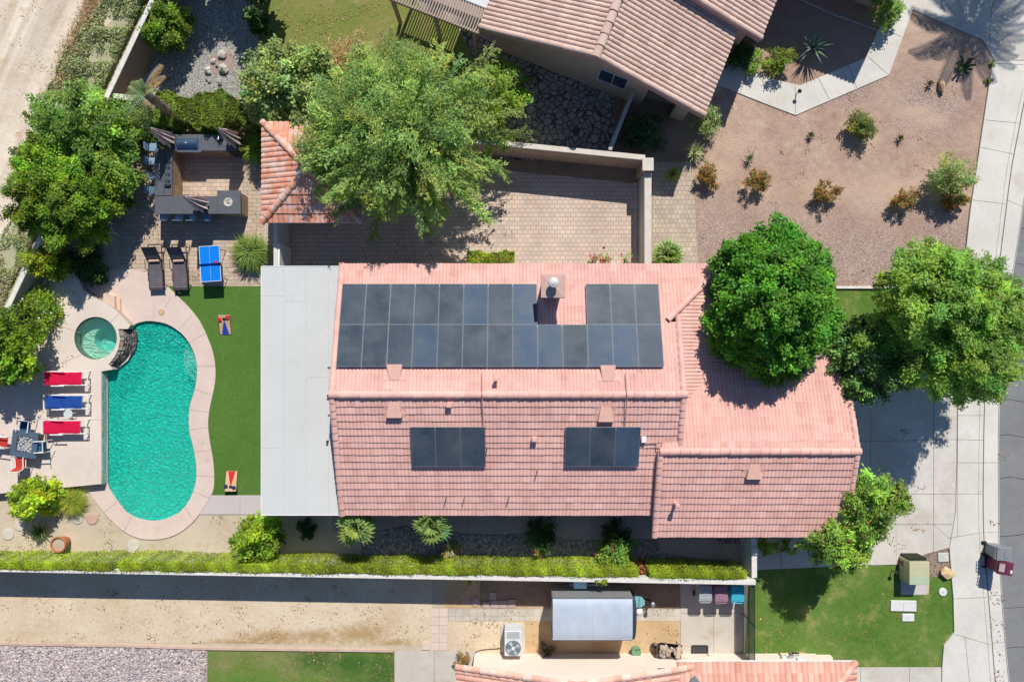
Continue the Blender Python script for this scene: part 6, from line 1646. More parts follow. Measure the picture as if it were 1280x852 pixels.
t = thing('air_conditioner', 'white air conditioner with round fan grille on a concrete pad', 'air conditioner', W(641, 797, 0)); c = W(641.5, 804, .95); lo = Vector((c.x, c.y, 0)) - t.location
mb = MB(); mb.box((0, -.05, .03), (1.15, 1.3, .06), bev=.01); mb.build('pad', conc_pad, t)
mb = MB(); mb.box((lo.x, lo.y, .5), (.80, 1.16, .88), bev=.03); mb.build('cabinet', ac_m, t)
fy = lo.y - .20
mb = MB(); mb.lathe([(.345, .942), (.345, .955), (.02, .957)], 28, (lo.x, fy, 0)); mb.build('fan_well', mat('fan_blue', (.13, .17, .21), (.1, .13, .16), .4), t)
mb = MB()
for i in range(4):
    a0 = i * 1.571 + .4; mb.add([(lo.x + .07 * math.cos(a0), fy + .07 * math.sin(a0), .985), (lo.x + .32 * math.cos(a0 - .25), fy + .32 * math.sin(a0 - .25), .962), (lo.x + .32 * math.cos(a0 + .4), fy + .32 * math.sin(a0 + .4), .985), (lo.x + .07 * math.cos(a0 + .6), fy + .07 * math.sin(a0 + .6), .99)], [(0, 1, 2, 3)])
mb.build('fan', mat('fan_grey', (.42, .46, .50), None, .4), t); MB().lathe([(.08, .97), (.08, 1.0), (.05, 1.01)], 16, (lo.x, fy, 0)).build('fan_hub', ac_m, t)
mb = MB()
for rr_ in (.12, .18, .24, .30, .35): mb.tube([(lo.x + rr_ * math.cos(a), fy + rr_ * math.sin(a), 1.0 - .04 * (rr_ / .35) ** 2) for a in np.linspace(0, 2 * math.pi, 29)], .004, 4, cap=False)
for i in range(8): a = i * .785; mb.tube([(lo.x + .1 * math.cos(a), fy + .1 * math.sin(a), 1.0), (lo.x + .36 * math.cos(a), fy + .36 * math.sin(a), .955)], .004, 4)
mb.build('fan_guard', galv, t)
mb = MB(); mb.box((lo.x, lo.y + .38, .945), (.56, .30, .012)); mb.build('louvre', ac_d, t)
mb = MB()
for i in range(9): mb.box((lo.x, lo.y + .25 + i * .033, .955), (.54, .012, .012))
mb.build('louvre_slats', ac_m, t)
t = tag(MB().tube([W(*p, .03) for p in smooth_line([(592, 833), (593, 818), (598, 813), (610, 811), (624, 810), (632, 806)], 4)], .022, 6).build('pipe', mat('pipe_dark', (.10, .08, .07), None, .7)), 'dark flexible pipe running along the wall base to the air conditioner', 'pipe')
# wheelbarrow
t = thing('wheelbarrow', 'wheelbarrow heaped with pale broken stones against the cream wall', 'wheelbarrow', W(835, 806, 0), R(-6))
mb = MB(); bot = [(-.42, -.2), (.28, -.2), (.28, .2), (-.42, .2)]; top_ = [(-.68, -.28), (-.5, -.36), (.48, -.34), (.48, .34), (-.5, .36), (-.68, .28)]
b6 = [(-.42, -.14), (-.36, -.2), (.28, -.2), (.28, .2), (-.36, .2), (-.42, .14)]
mb.add([(x, y, .30) for x, y in b6] + [(x, y, .62) for x, y in top_], [[5, 4, 3, 2, 1, 0]] + [[i, (i + 1) % 6, 6 + (i + 1) % 6, 6 + i] for i in range(6)]); mb.build('tray', mat('barrow_rust', (.16, .12, .10), (.1, .08, .07), .7, .3, scale=6), t)
w_ = MB().tube([(-.62, -.05, .2), (-.62, .05, .2)], .2, 16).build('wheel', black_plastic, t); MB().tube([(-.62, -.06, .2), (-.62, .06, .2)], .08, 10).build('rim', galv, w_)
for s in (-1, 1):
    MB().tube([(-.65, s * .08, .22), (.0, s * .26, .34), (.8, s * .30, .60)], .02, 6).build('handle', board_w, t); MB().tube([(.3, s * .22, .32), (.4, s * .24, 0)], .018, 6).build('leg', dark_metal, t)
rr = np.random.default_rng(12)
mbs = [MB()]
for i in range(34): rock_mesh(mbs[0], (rr.uniform(-.5, .42), rr.uniform(-.26, .26), .56 + rr.uniform(0, .14)), rr.uniform(.07, .14), rr, int(rr.uniform() < .3), .7)
q_ = W(835, 806, 0); o = mbs[0].build('stone_load', [mat('load_stone', (.50, .41, .34), (.34, .27, .22), .9, scale=8), mat('load_stone_grey', (.38, .34, .32), (.26, .22, .2), .9, scale=8)]); o.location = q_; tag(o, 'heap of broken pale stones piled in the wheelbarrow', 'stones', kind='stuff')
s2 = thing('flat_stone', 'flat tan stone slab lying on top of the wheelbarrow stones', 'stone', q_ + Vector((.30, -.02, .76)), R(85)); MB().box((0, 0, 0), (.5, .20, .06), rot=Matrix.Rotation(.15, 3, 'X'), bev=.025).build('slab', mat('slab_tan', (.56, .42, .32), (.48, .36, .27), .9, scale=6), s2)
# hose reel
t = thing('garden_hose_pot', 'round green hose pot with coiled hose by the cream wall', 'hose pot', W(794.5, 812, 0)); q0 = Vector((0, 0, 0))
MB().lathe([(.22, 0), (.24, .10), (.22, .26), (.18, .27)], 20).build('pot_body', mat('hose_green', (.16, .32, .20), (.12, .25, .15), .6, scale=6), t)
mb = MB(); mb.tube([(.25 * math.cos(a) * (1 + .04 * math.sin(3 * a)) - .06, .2 * math.sin(a) - .1, .04 + .01 * a) for a in np.linspace(0, 14, 60)], .016, 6); mb.build('hose', mat('hose_brown', (.14, .09, .06), None, .6), t)
mb = MB(); mb.tube([(-.05, .05, .25), (-.05, .22, .36), (.12, .22, .36), (.12, .08, .25)], .016, 6); mb.build('handle', dark_metal, t)
t = thing('drain_mat', 'dark rectangular lattice door mat on the pale slab', 'mat', W(874.5, 812.5, .03)); mb = MB(); w, d = .74, .46
for s in (-1, 1): mb.bb(s * w / 2 - .03, s * w / 2 + .03, -d / 2, d / 2, 0, .025); mb.bb(-w / 2 + .03, w / 2 - .03, s * d / 2 - .03, s * d / 2 + .03, 0, .024)
mb.build('border', dark_metal, t); mb = MB()
for i in range(12): mb.bb(-w / 2 + .06 + i * .057 - .013, -w / 2 + .06 + i * .057 + .013, -d / 2 + .03, d / 2 - .03, .002, .020)
for i in range(7): mb.bb(-w / 2 + .03, w / 2 - .03, -d / 2 + .06 + i * .057 - .012, -d / 2 + .06 + i * .057 + .012, .004, .022)
mb.build('lattice', dark_metal, t)
t = tag(MB().tube([W(885, 818, .3), W(886, 819.5, .12), W(889, 827, .04)], .03, 6).build('broom_handle', mat('broom_brown', (.2, .12, .09), None, .6)), 'short dark brown pole leaning against the cream wall by the mat', 'pole')
# loose pavers
for (px, py, rz, w, lab) in [(594, 752, 40, .36, 'loose square paver lying turned by forty five degrees'), (607.5, 755.5, 1, .32, 'small loose square paver right of the turned one'), (618.5, 754.5, 0, .38, 'loose dark rose paver, left of three touching pavers'), (629, 754.5, 0, .36, 'loose dark rose paver between two others in the alley'), (639.5, 753.5, 0, .38, 'loose pink paver at the right end of the short paver row'), (616, 744, -6, .34, 'dark loose paver lying apart under the hedge wall'), (532.5, 806.5, 0, .37, 'single pink paver beside the foot of the pink paver path')]:
    t = thing('loose_paver', lab, 'paver', W(px, py, .0), R(rz), 'loose square pavers'); MB().box((0, 0, .025), (w, w * .97, .05), bev=.008).build('slab', paver_pink if px in (532.5,) else paver_rose, t)

# ================================================================== STREET FURNITURE
a = W(1126, 697, .0); zt = .92
t = thing('transformer_box', 'pale yellow green transformer cabinet on a pad on the front lawn', 'transformer', W(1143, 725, 0)); b0, b1 = W(1137, 701.5, zt), W(1161.5, 730.5, zt); bx = (b0.x + b1.x) / 2; by = (b0.y + b1.y) / 2; bw = b1.x - b0.x; bd = b0.y - b1.y
mb = MB(); p0, p1 = W(1126, 703, .04), W(1158, 743, .04); mb.bb(p0.x, p1.x, p1.y, p0.y, 0, .05, bev=.01); mb.build('pad', conc_lilac, t, world=True)
mb = MB(); mb.box((bx, by, zt / 2 + .03), (bw, bd, zt - .06), bev=.015); mb.build('cabinet', xfm, t, world=True)
mb = MB(); mb.box((bx, by + bd * .19, zt - .005), (bw + .015, bd * .62, .03), bev=.01); lid_ = mb.build('lid', xfm, t, world=True)
mb = MB(); mb.box((bx, by - bd * .315, zt - .007), (bw + .012, bd * .365, .028), bev=.01); mb.build('front_hood', xfm2, t, world=True)
mb = MB()
for i in range(11): mb.box((bx - bw / 2 + .08 + i * (bw - .16) / 10, by + bd / 2 + .07, zt * .5), (.022, .14, zt * .82))
mb.box((bx, by + bd / 2 + .012, zt * .5), (bw - .08, .03, zt * .86)); mb.build('cooling_fins', xfm_v, t, world=True)
t = thing('concrete_lid', 'long white rectangular concrete utility lid on the front lawn', 'utility lid', W(1128.5, 756.2, .03), R(-1)); MB().box((0, 0, .04), (1.2, .50, .08), bev=.012).build('lid', mat('lid_white', (.68, .67, .65), (.6, .59, .57), .8, scale=8), t); MB().box((.0, .0, .082), (.02, .46, .006)).build('seam', mat('lid_grey', (.5, .49, .47), None, .8), t)
t = thing('utility_cover', 'small rounded white utility cover below the long lid', 'utility lid', W(1134.7, 771, .03)); MB().box((0, 0, .03), (.57, .37, .06), bev=.09).build('lid', MATS['lid_white'], t); MB().box((0, 0, .06), (.12, .04, .01)).build('grip', MATS['lid_grey'], t)
t = thing('round_cover', 'small round white cover on the lawn near the boulder', 'utility lid', W(1178, 739, .03)); MB().lathe([(.19, 0), (.19, .05), (.16, .06)], 22).build('lid', MATS['lid_white'], t); MB().lathe([(.04, .06), (.04, .07)], 10).build('knob', MATS['lid_grey'], t)
t = thing('water_meter_box', 'square concrete water meter lid beside the driveway corner', 'meter box', W(1178.5, 695.8, .03), R(2)); MB().box((0, 0, .03), (.50, .42, .06), bev=.012).build('lid', mat('meter_grey', (.55, .54, .50), (.47, .46, .43), .85, scale=8), t); MB().lathe([(.045, .06), (.045, .075)], 12, (.11, 0, 0)).build('cap', white, t)
mb = MB(); rr = np.random.default_rng(77); rock_mesh(mb, (0, 0, .16), .30, rr, 0, .6); rock_mesh(mb, (.28, -.10, .12), .2, rr, 0, .6)
tag(mb.build('yellow_boulder', mat('boulder_yellow', (.66, .50, .28), (.54, .38, .2), .9, scale=5, bump=.5, bscale=15), loc=None), 'lumpy yellow boulder by the sidewalk near the transformer', 'boulder').location = W(1180, 714, 0)
mb = MB(); rock_mesh(mb, (0, 0, .15), .34, rr, 0, .6); o = mb.build('tan_boulder', stone_t); o.scale = (.55, 1.1, 1); o.rotation_euler = (0, 0, .15); tag(o, 'tan elongated boulder alone on the front yard dirt', 'boulder'); o.location = W(1175, 109, 0)
t = thing('wood_stake', 'short brown timber edging beside the transformer pad', 'timber', W(1124.5, 701.5, 0), R(2)); MB().box((0, 0, .2), (.14, .30, .4), bev=.01).build('post', mat('stake_brown', (.26, .12, .08), None, .8), t); MB().box((0, 0, .41), (.16, .32, .03)).build('cap', mat('stake_brown', (.26, .12, .08)), t)
t = thing('yard_spigot', 'small grey pipework assembly by the corner of the cream house', 'pipework', W(977, 815, 0))
mb = MB(); mb.tube([(-.15, 0, 0), (-.15, 0, .5), (.35, .04, .5), (.35, .04, 0)], .04, 8); mb.build('pipe', galv, t)
for x in (-.05, .2): MB().lathe([(.09, .44), (.11, .5), (.09, .56)], 12, (x, .01, 0)).build('valve', alu, t)
MB().box((-.12, -.02, .55), (.22, .26, .14), bev=.03).build('cover', mat('cover_grey', (.6, .62, .62), None, .7), t)
t = thing('sprinkler_pipes', 'dark little pipes and valves on soil by the lower house corner', 'pipework', W(991, 813.5, 0)); mb = MB()
for x in (-.12, .02, .16): mb.tube([(x, -.05, 0), (x, -.05, .25), (x, .08, .25)], .03, 6)
mb.build('pipe', dark_metal, t); MB().box((.02, -.05, .28), (.3, .1, .08), bev=.02).build('valve', galv, t)
t = thing('white_vent', 'small white vent hood above the cream wall near the coral eave', 'vent', W(999, 824, 2.2)); MB().box((0, 0, 0), (.22, .16, .2), bev=.02).build('hood', white, t); MB().box((.14, .04, .02), (.16, .1, .06), rot=Matrix.Rotation(.4, 3, 'Z')).build('flap', white, t)

# stones on the gravel yard
mats_ = [stone_w, mat('grey_stone', (.34, .33, .32), (.24, .23, .22), .9, scale=6, bump=.5, bscale=18)]
for i, (px, py, r_, lab) in enumerate([(278, 69, .22, 'largest pale boulder at the top of the stone group'), (267, 77, .13, 'pale stone left of the top boulder on bare soil'), (271.5, 82.5, .10, 'small grey stone in the middle of the stone group'), (260, 89, .19, 'pale stone at the left side of the stone group'), (280.5, 87, .24, 'white elongated boulder at the right of the stone group'), (275, 104, .13, 'grey round stone at the bottom of the stone group'), (259, 100, .08, 'tiny dark stone left below the stone group'), (262, 102.5, .09, 'tiny grey stone next to a darker one'), (304.5, 71, .18, 'grey stone alone at the edge of the lawn shade')]):
    mb = MB(); rr = np.random.default_rng(200 + i); rock_mesh(mb, (0, 0, r_ * .45), r_, rr, 0, .7); rock_mesh(mb, (r_ * .4, -r_ * .3, r_ * .3), r_ * .7, rr, 0, .7)
    o = mb.build('yard_stone', mats_[int(i in (2, 5, 6, 7))], label=lab, cat='stone', group='stones on the gravel yard'); o.location = W(px, py, 0)
sheet('stone_group_soil', smooth_loop([(262, 74), (275, 64), (290, 66), (294, 78), (286, 92), (268, 92)], 3), .013, mat_ground('stone_soil', [(.34, .24, .2), (.42, .32, .27)], 2, 8, 40, .35, .5))

# river stones in the side bed and gravel pieces in the lower bed
def scatter(name, inside, n, rlo, rhi, mats, z, seed, label_kind='stuff', bounds=None, h=0.0):
    rr = np.random.default_rng(seed); x0, x1, y0, y1 = bounds
    ico = bmesh.new(); bmesh.ops.create_icosphere(ico, subdivisions=1, radius=1); iv = np.array([v.co[:] for v in ico.verts]); ifc = [[v.index for v in f.verts] for f in ico.faces]; ico.free()
    V = []; Fc = []; Mi = []; k = 0
    while k < n:
        px, py = rr.uniform(x0, x1), rr.uniform(y0, y1)
        if not inside(px, py): continue
        p = W(px, py, z); r_ = rr.uniform(rlo, rhi); s = np.array([rr.uniform(.8, 1.4), rr.uniform(.7, 1.1), rr.uniform(.45, .75)]) * r_; a = rr.uniform(0, 6.28)
        q = iv * (1 + rr.normal(0, .10, (len(iv), 1))) * s; x = q[:, 0] * math.cos(a) - q[:, 1] * math.sin(a); y = q[:, 0] * math.sin(a) + q[:, 1] * math.cos(a)
        V.append(np.stack([x + p.x, y + p.y, q[:, 2] + z + s[2] * .3], 1)); b = k * len(iv); Fc += [[i + b for i in f] for f in ifc]; Mi += [int(rr.integers(len(mats)))] * len(ifc); k += 1
    me = bpy.data.meshes.new(name); me.from_pydata(np.concatenate(V).tolist(), [], Fc)
    for m in mats: me.materials.append(m)
    me.polygons.foreach_set('material_index', Mi); o = bpy.data.objects.new(name, me); COL.objects.link(o); o['kind'] = 'stuff'; return o
gm = [mat('pebble_a', (.34, .29, .28), (.27, .23, .22), .9), mat('pebble_b', (.48, .42, .40), (.40, .35, .33), .9), mat('pebble_c', (.58, .51, .47), (.48, .42, .39), .9), mat('pebble_d', (.42, .33, .31), (.34, .27, .25), .9), mat('pebble_e', (.30, .30, .32), (.23, .23, .25), .9)]
gl = [mat('chip_a', (.46, .38, .36), (.38, .31, .29), .9), mat('chip_b', (.56, .48, .45), (.48, .41, .38), .9), mat('chip_c', (.68, .60, .55), (.58, .5, .46), .9), mat('chip_d', (.50, .38, .35), (.42, .32, .29), .9), mat('chip_e', (.36, .34, .36), (.29, .27, .29), .9)]
scatter('lower_gravel', lambda x, y: y > 804.5 + x * .026 and x < 257, 8500, .032, .062, gl, .012, 1, bounds=(-60, 258, 802, 880))
bed_edge = np.interp
def in_bed(x, y):
    top = np.interp(x, [453, 470, 500, 520, 580, 640, 660, 676, 692, 704, 760, 818, 824, 838, 870, 905, 934], [672, 663, 658, 656, 667, 668, 665, 661, 665, 674, 675, 675, 685, 693, 698, 704, 712])
    return y > top + 1 and y < 702
scatter('river_stones', in_bed, 5200, .035, .075, [gm[0], gm[3], gm[4], mat('pebble_f', (.20, .18, .18), (.15, .13, .13), .9), gm[1]], .016, 2, bounds=(453, 932, 655, 702))
# ================================================================== TREES AND PLANTS
def G(px, py, h=0.0):
    """ground point under something seen at height h"""
    p = W(px, py, h); return Vector((p.x, p.y, 0))

# feathery spreading tree in the middle: long arching branches with drooping sprays
def feather_tree(name, label, cat, base, hub_h, reach, top_h, m, nb=130, seed=1, aspect=(1, 1), L=.17, Wd=.035, trunk_r=.2, lean=(0, 0), per=14, nspray=20, fill=()):
    rng = np.random.default_rng(seed); t = thing(name, label, cat, base)
    mb = MB(); P = []; D = []; Nn = []; T = []
    mb.tube([(0, 0, -.05), (lean[0] * .5, lean[1] * .5, hub_h * .5), (lean[0], lean[1], hub_h)], [trunk_r * 1.3, trunk_r, trunk_r * .8], 10)
    lb = lobes(rng, 9)
    for i in range(nb):
        az = 2.39996 * i + rng.uniform(-.2, .2); q = (i + .5) / nb
        el = 1.35 - 1.15 * q ** .8 + rng.normal(0, .08)
        rr = reach * (.55 + .5 * q ** .5) * (1 + .20 * float(lb(np.array([[math.cos(az), math.sin(az), el * .5]]))[0])) * rng.uniform(.68, 1.15)
        p = np.array([lean[0], lean[1], hub_h]); pts = [p.copy()]; K = 9; e = el; dr = 1.0 * (.4 + .6 * q) 
        for k in range(K):
            d = np.array([math.cos(az) * math.cos(e) * aspect[0], math.sin(az) * math.cos(e) * aspect[1], math.sin(e)]); p = p + d * rr / K; e -= dr / K * (.5 + k / K); az += rng.normal(0, .04)
            p[2] = min(p[2], top_h); pts.append(p.copy())
        pts = np.array(pts)
        if i % 2 == 0: mb.tube([Vector(x) for x in pts], [trunk_r * .32 * (1 - .9 * k / K) for k in range(K + 1)], 5)
        bt = np.exp(rng.normal(0, .26)); by = rng.normal(0, .09)
        for s in range(nspray):
            f = (.22 + .78 * (s / nspray)) * K; k = min(int(f), K - 1); o = pts[k] + (pts[k + 1] - pts[k]) * (f - k); td = pts[k + 1] - pts[k]; td = td / np.linalg.norm(td)
            side = np.cross(td, [0, 0, 1.0]); side /= max(np.linalg.norm(side), 1e-6); sg = 1 if s % 2 else -1
            sd = td * .9 + side * sg * rng.uniform(.1, .9) + np.array([0, 0, rng.uniform(-.35, .45)]); sd /= np.linalg.norm(sd); ln = rng.uniform(.35, .75) * (1.1 - .3 * s / nspray)
            u = rng.uniform(0, 1, per); q_ = o + np.outer(u * ln, sd) - np.outer((u ** 2) * ln * .35, [0, 0, 1]) + rng.normal(0, .045, (per, 3)); P.append(q_)
            ls = np.cross(sd, [0, 0, 1.0]); D.append(sd * 1.3 + np.outer(np.where(np.arange(per) % 2, 1, -1), ls) * .8 + rng.normal(0, .3, (per, 3))); Nn.append(np.array([.04, .25, 1.0]) + td * .3 + rng.normal(0, .42, (per, 3)))
            tt = tints(rng, bt, per, .14); tt[:, 0] *= 1 + by; tt[:, 2] *= 1 - by; T.append(tt)
    mb.build('trunk', bark, t, smooth=True)
    for (sx, sy, sz, rx, ry, rz_, k) in fill:
        q_ = crown(rng, (sx, sy, sz), (rx, ry, rz_), k, 210, .62, .45, -.3, .25, csd=.26); P.append(q_[0]); D.append(q_[1]); Nn.append(q_[2]); T.append(q_[3])
    P = np.concatenate(P); n = len(P)
    leaf_mesh('crown', P, np.concatenate(D), np.concatenate(Nn), L * rng.uniform(.7, 1.3, n), Wd * rng.uniform(.7, 1.3, n), np.concatenate(T), m, t)
    return t
feather_tree('feathery_tree', 'large feathery arching tree covering the corner of the courtyard and casita', 'tree', G(492, 161, 4.3), 2.6, 5.0, 6.6, LF['acacia'], 150, 3, (1.0, .93), L=.17, Wd=.042, trunk_r=.22, lean=(.1, -.1), per=20, nspray=32, fill=[(0, .2, 4.5, 2.4, 2.2, 1.9, 55), (-1.7, .6, 3.9, 1.9, 1.7, 1.5, 26), (1.7, .7, 4.0, 1.9, 1.7, 1.5, 26), (-.9, -1.5, 3.7, 1.9, 1.6, 1.4, 22), (1.3, -1.3, 3.7, 1.9, 1.6, 1.4, 22), (.1, 2.1, 4.0, 1.9, 1.4, 1.4, 22), (-2.7, -.5, 3.3, 1.2, 1.3, 1.1, 28)])
tree('mottled_tree', 'mottled broadleaf tree at the edge of the dry lawn left of the feathery tree', 'tree', G(364, 104, 2.2), (0, 0, 2.3), (1.7, 1.7, 1.4), LF['mottle'], 85, 170, .5, .15, .09, seed=5, csd=.3, subs=[(-.2, .4, 2.4, 1.2, 1.1, 1.2), (.9, .6, 2.2, 1.0, .9, 1.0), (-.9, -.5, 2.0, 1.0, 1.1, 1.1), (.6, -.7, 2.1, 1.2, 1.1, 1.1), (-1.2, .9, 1.8, .7, .7, .8)])
t = bush('dead_branches', 'dry orange branches sticking out above the feathery tree', G(424, 66, 2.9), 1.15, leaf('twigs', (.50, .32, .14), trans=.2), 3.1, 6, 34, 75, .26, .035, 'dry shrub', clr=.6)
tree('yellow_flower_shrub', 'bright shrub with small yellow flowers right of the feathery tree', 'shrub', G(622, 128, 1.6), (0, 0, 1.7), (1.2, 1.5, 1.1), LF['bright'], 50, 140, .45, .12, .06, seed=8, csd=.25, extra=[('blossoms', leaf('yellow', (0.600, 0.437, 0.034), trans=.2), 60, .09, .08, 1.0)])
tree('round_tree', 'dense round bright green tree over the right end of the pink roof', 'tree', G(961, 379, 3.85), (0, 0, 4.2), (2.5, 3.05, 2.4), LF['ficus'], 300, 330, .50, .14, .088, seed=11, hollow=.74, lob=.16, csd=.24, trunk_r=.2, upb=.6, subs=[(-.1, .35, 3.85, 1.85, 2.1, 2.3), (.1, -1.4, 3.55, 1.6, 1.5, 1.9), (.9, .8, 3.65, 1.45, 1.5, 1.8), (.2, 2.1, 3.45, 1.05, 1.05, 1.5), (1.65, -.5, 3.35, .95, 1.3, 1.5), (-1.2, -.6, 3.45, 1.05, 1.5, 1.6), (-.9, 1.5, 3.45, 1.05, 1.0, 1.4), (1.2, 1.9, 3.15, .8, .8, 1.1)])
tree('ash_tree', 'broad light green tree over the front lawn by the driveway', 'tree', G(1176, 398, 4.3), (0, 0, 4.5), (3.35, 3.15, 2.5), LF['ash'], 300, 205, .46, .17, .055, seed=13, hollow=.38, lob=.30, csd=.24, trunk_r=.2, subs=[(-.4, 1.2, 4.8, 2.0, 1.9, 2.1), (1.0, .5, 4.6, 2.0, 1.8, 2.1), (-1.0, -.3, 4.3, 1.6, 1.7, 1.8), (.3, -1.4, 4.1, 1.9, 1.6, 1.8), (2.1, -.6, 3.9, 1.3, 1.3, 1.5), (1.1, -2.2, 3.6, 1.2, 1.0, 1.2), (-.6, 2.4, 4.0, .9, .9, 1.2), (-2.0, -1.2, 3.4, 1.0, .9, 1.0), (2.2, 1.2, 3.8, .8, 1.0, 1.1), (2.9, -.2, 3.5, .7, .8, .9)])
tree('glossy_tree', 'small dark glossy tree between the round tree and the light green tree', 'tree', G(1072, 452, 2.5), (0, 0, 2.7), (1.3, 1.55, 1.5), leaf('glossy', (.13, .26, .055), trans=.25, gloss=.2), 100, 190, .42, .14, .09, seed=17, csd=.3, hollow=.6)
tree('loose_tree', 'loose light green tree leaning over the back wall', 'tree', G(104, 165, 2.0), (0, 0, 2.0), (1.9, 1.9, 1.4), LF['ash'], 95, 190, .5, .15, .07, seed=19, csd=.3, lob=.3, subs=[(0, .3, 2.2, 1.2, 1.1, 1.3), (1.3, .0, 1.9, .9, .9, 1.0), (-1.2, -.2, 1.8, .9, 1.0, 1.0), (.8, -1.0, 1.7, 1.0, .9, 1.0), (-.3, 1.4, 1.6, .8, .7, .8), (-1.9, .5, 1.5, .6, .6, .7), (1.6, .9, 1.5, .6, .5, .7)])
tree('citrus_tree', 'large dense citrus tree beside the kitchen patio', 'tree', G(82, 243, 2.0), (0, 0, 2.0), (2.4, 2.2, 1.7), LF['citrus'], 210, 270, .44, .13, .072, seed=23, csd=.32, lob=.18, hollow=.55, extra=[('leaves', leaf('yellowleaf', (0.414, 0.345, 0.034), trans=.35), 260, .15, .09, 1.0)], subs=[(-.3, .9, 2.2, 1.3, 1.2, 1.5), (-1.0, -.3, 2.0, 1.25, 1.2, 1.4), (.7, -.4, 2.1, 1.4, 1.2, 1.5), (.2, -1.6, 1.7, 1.1, .75, 1.1), (1.5, -.1, 1.5, .7, .8, 1.0), (.9, 1.2, 1.6, .8, .8, 1.0), (-1.6, .7, 1.5, .75, .8, 1.0)])
tree('patio_sapling', 'lighter leafy tree between the palm and the kitchen patio', 'tree', G(143, 205, 2.0), (0, 0, 1.7), (.9, 1.0, .9), LF['ash'], 42, 150, .45, .14, .07, seed=24, csd=.3, lob=.3)
tree('corner_citrus', 'glossy citrus tree at the left edge beside the upper deck', 'tree', G(14, 433, 1.75), (0, 0, 1.75), (1.35, 1.4, 1.3), LF['citrus'], 85, 170, .42, .15, .09, seed=27, csd=.35)
bush('white_flower_shrub', 'loose shrub with white flowers against the garden wall', G(47, 384, .8), 1.05, LF['bright'], 1.5, 29, 44, 100, .12, .06, clr=.5, extra=[('blossoms', leaf('white', (0.600, 0.600, 0.600), trans=.1), 60, .11, .10, 1.0), ('leaves', LF['straw'], 260, .12, .05, .7)])
bush('wall_vine', 'yellow green bush growing over the cap of the garden wall', G(44, 327, 1.9) , .62, leaf('lime', (0.403, 0.473, 0.026)), 2.2, 31, 34, 110, .11, .08, clr=.35)
bush('wall_vine', 'darker green bush on the inner side of the garden wall', G(70, 332, 1.2), .52, LF['hedge'], 1.5, 32, 24, 100, .10, .07, clr=.3)
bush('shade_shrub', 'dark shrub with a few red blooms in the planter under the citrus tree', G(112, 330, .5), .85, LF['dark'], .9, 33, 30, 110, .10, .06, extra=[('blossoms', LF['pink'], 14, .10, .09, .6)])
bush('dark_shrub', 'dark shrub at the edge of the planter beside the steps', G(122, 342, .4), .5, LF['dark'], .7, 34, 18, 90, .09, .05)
bush('yard_bush', 'bright rounded bush against the back wall on the gravel yard', G(208, 36, 1.0), 1.0, LF['citrus'], 2.0, 37, 60, 150, .12, .08, clr=.4, csd=.3)
tree('top_tree', 'dark tree at the top edge shading the gravel yard', 'tree', G(236, -108, 2.5), (0, 0, 2.7), (2.6, 1.6, 1.4), LF['dark'], 110, 150, .5, .16, .10, seed=41, hollow=.3)
tree('top_tree', 'dark tree beyond the top edge between gravel and dry lawn', 'tree', G(316, -36, 2.0), (0, 0, 1.9), (.9, 1.0, 1.0), LF['dark'], 50, 130, .45, .15, .09, seed=42)
bush('yard_bush', 'dark bush hanging in at the top left of the dry lawn', G(318, 22, 1.5), .55, LF['dark'], 2.2, 43, 26, 90, .12, .08)

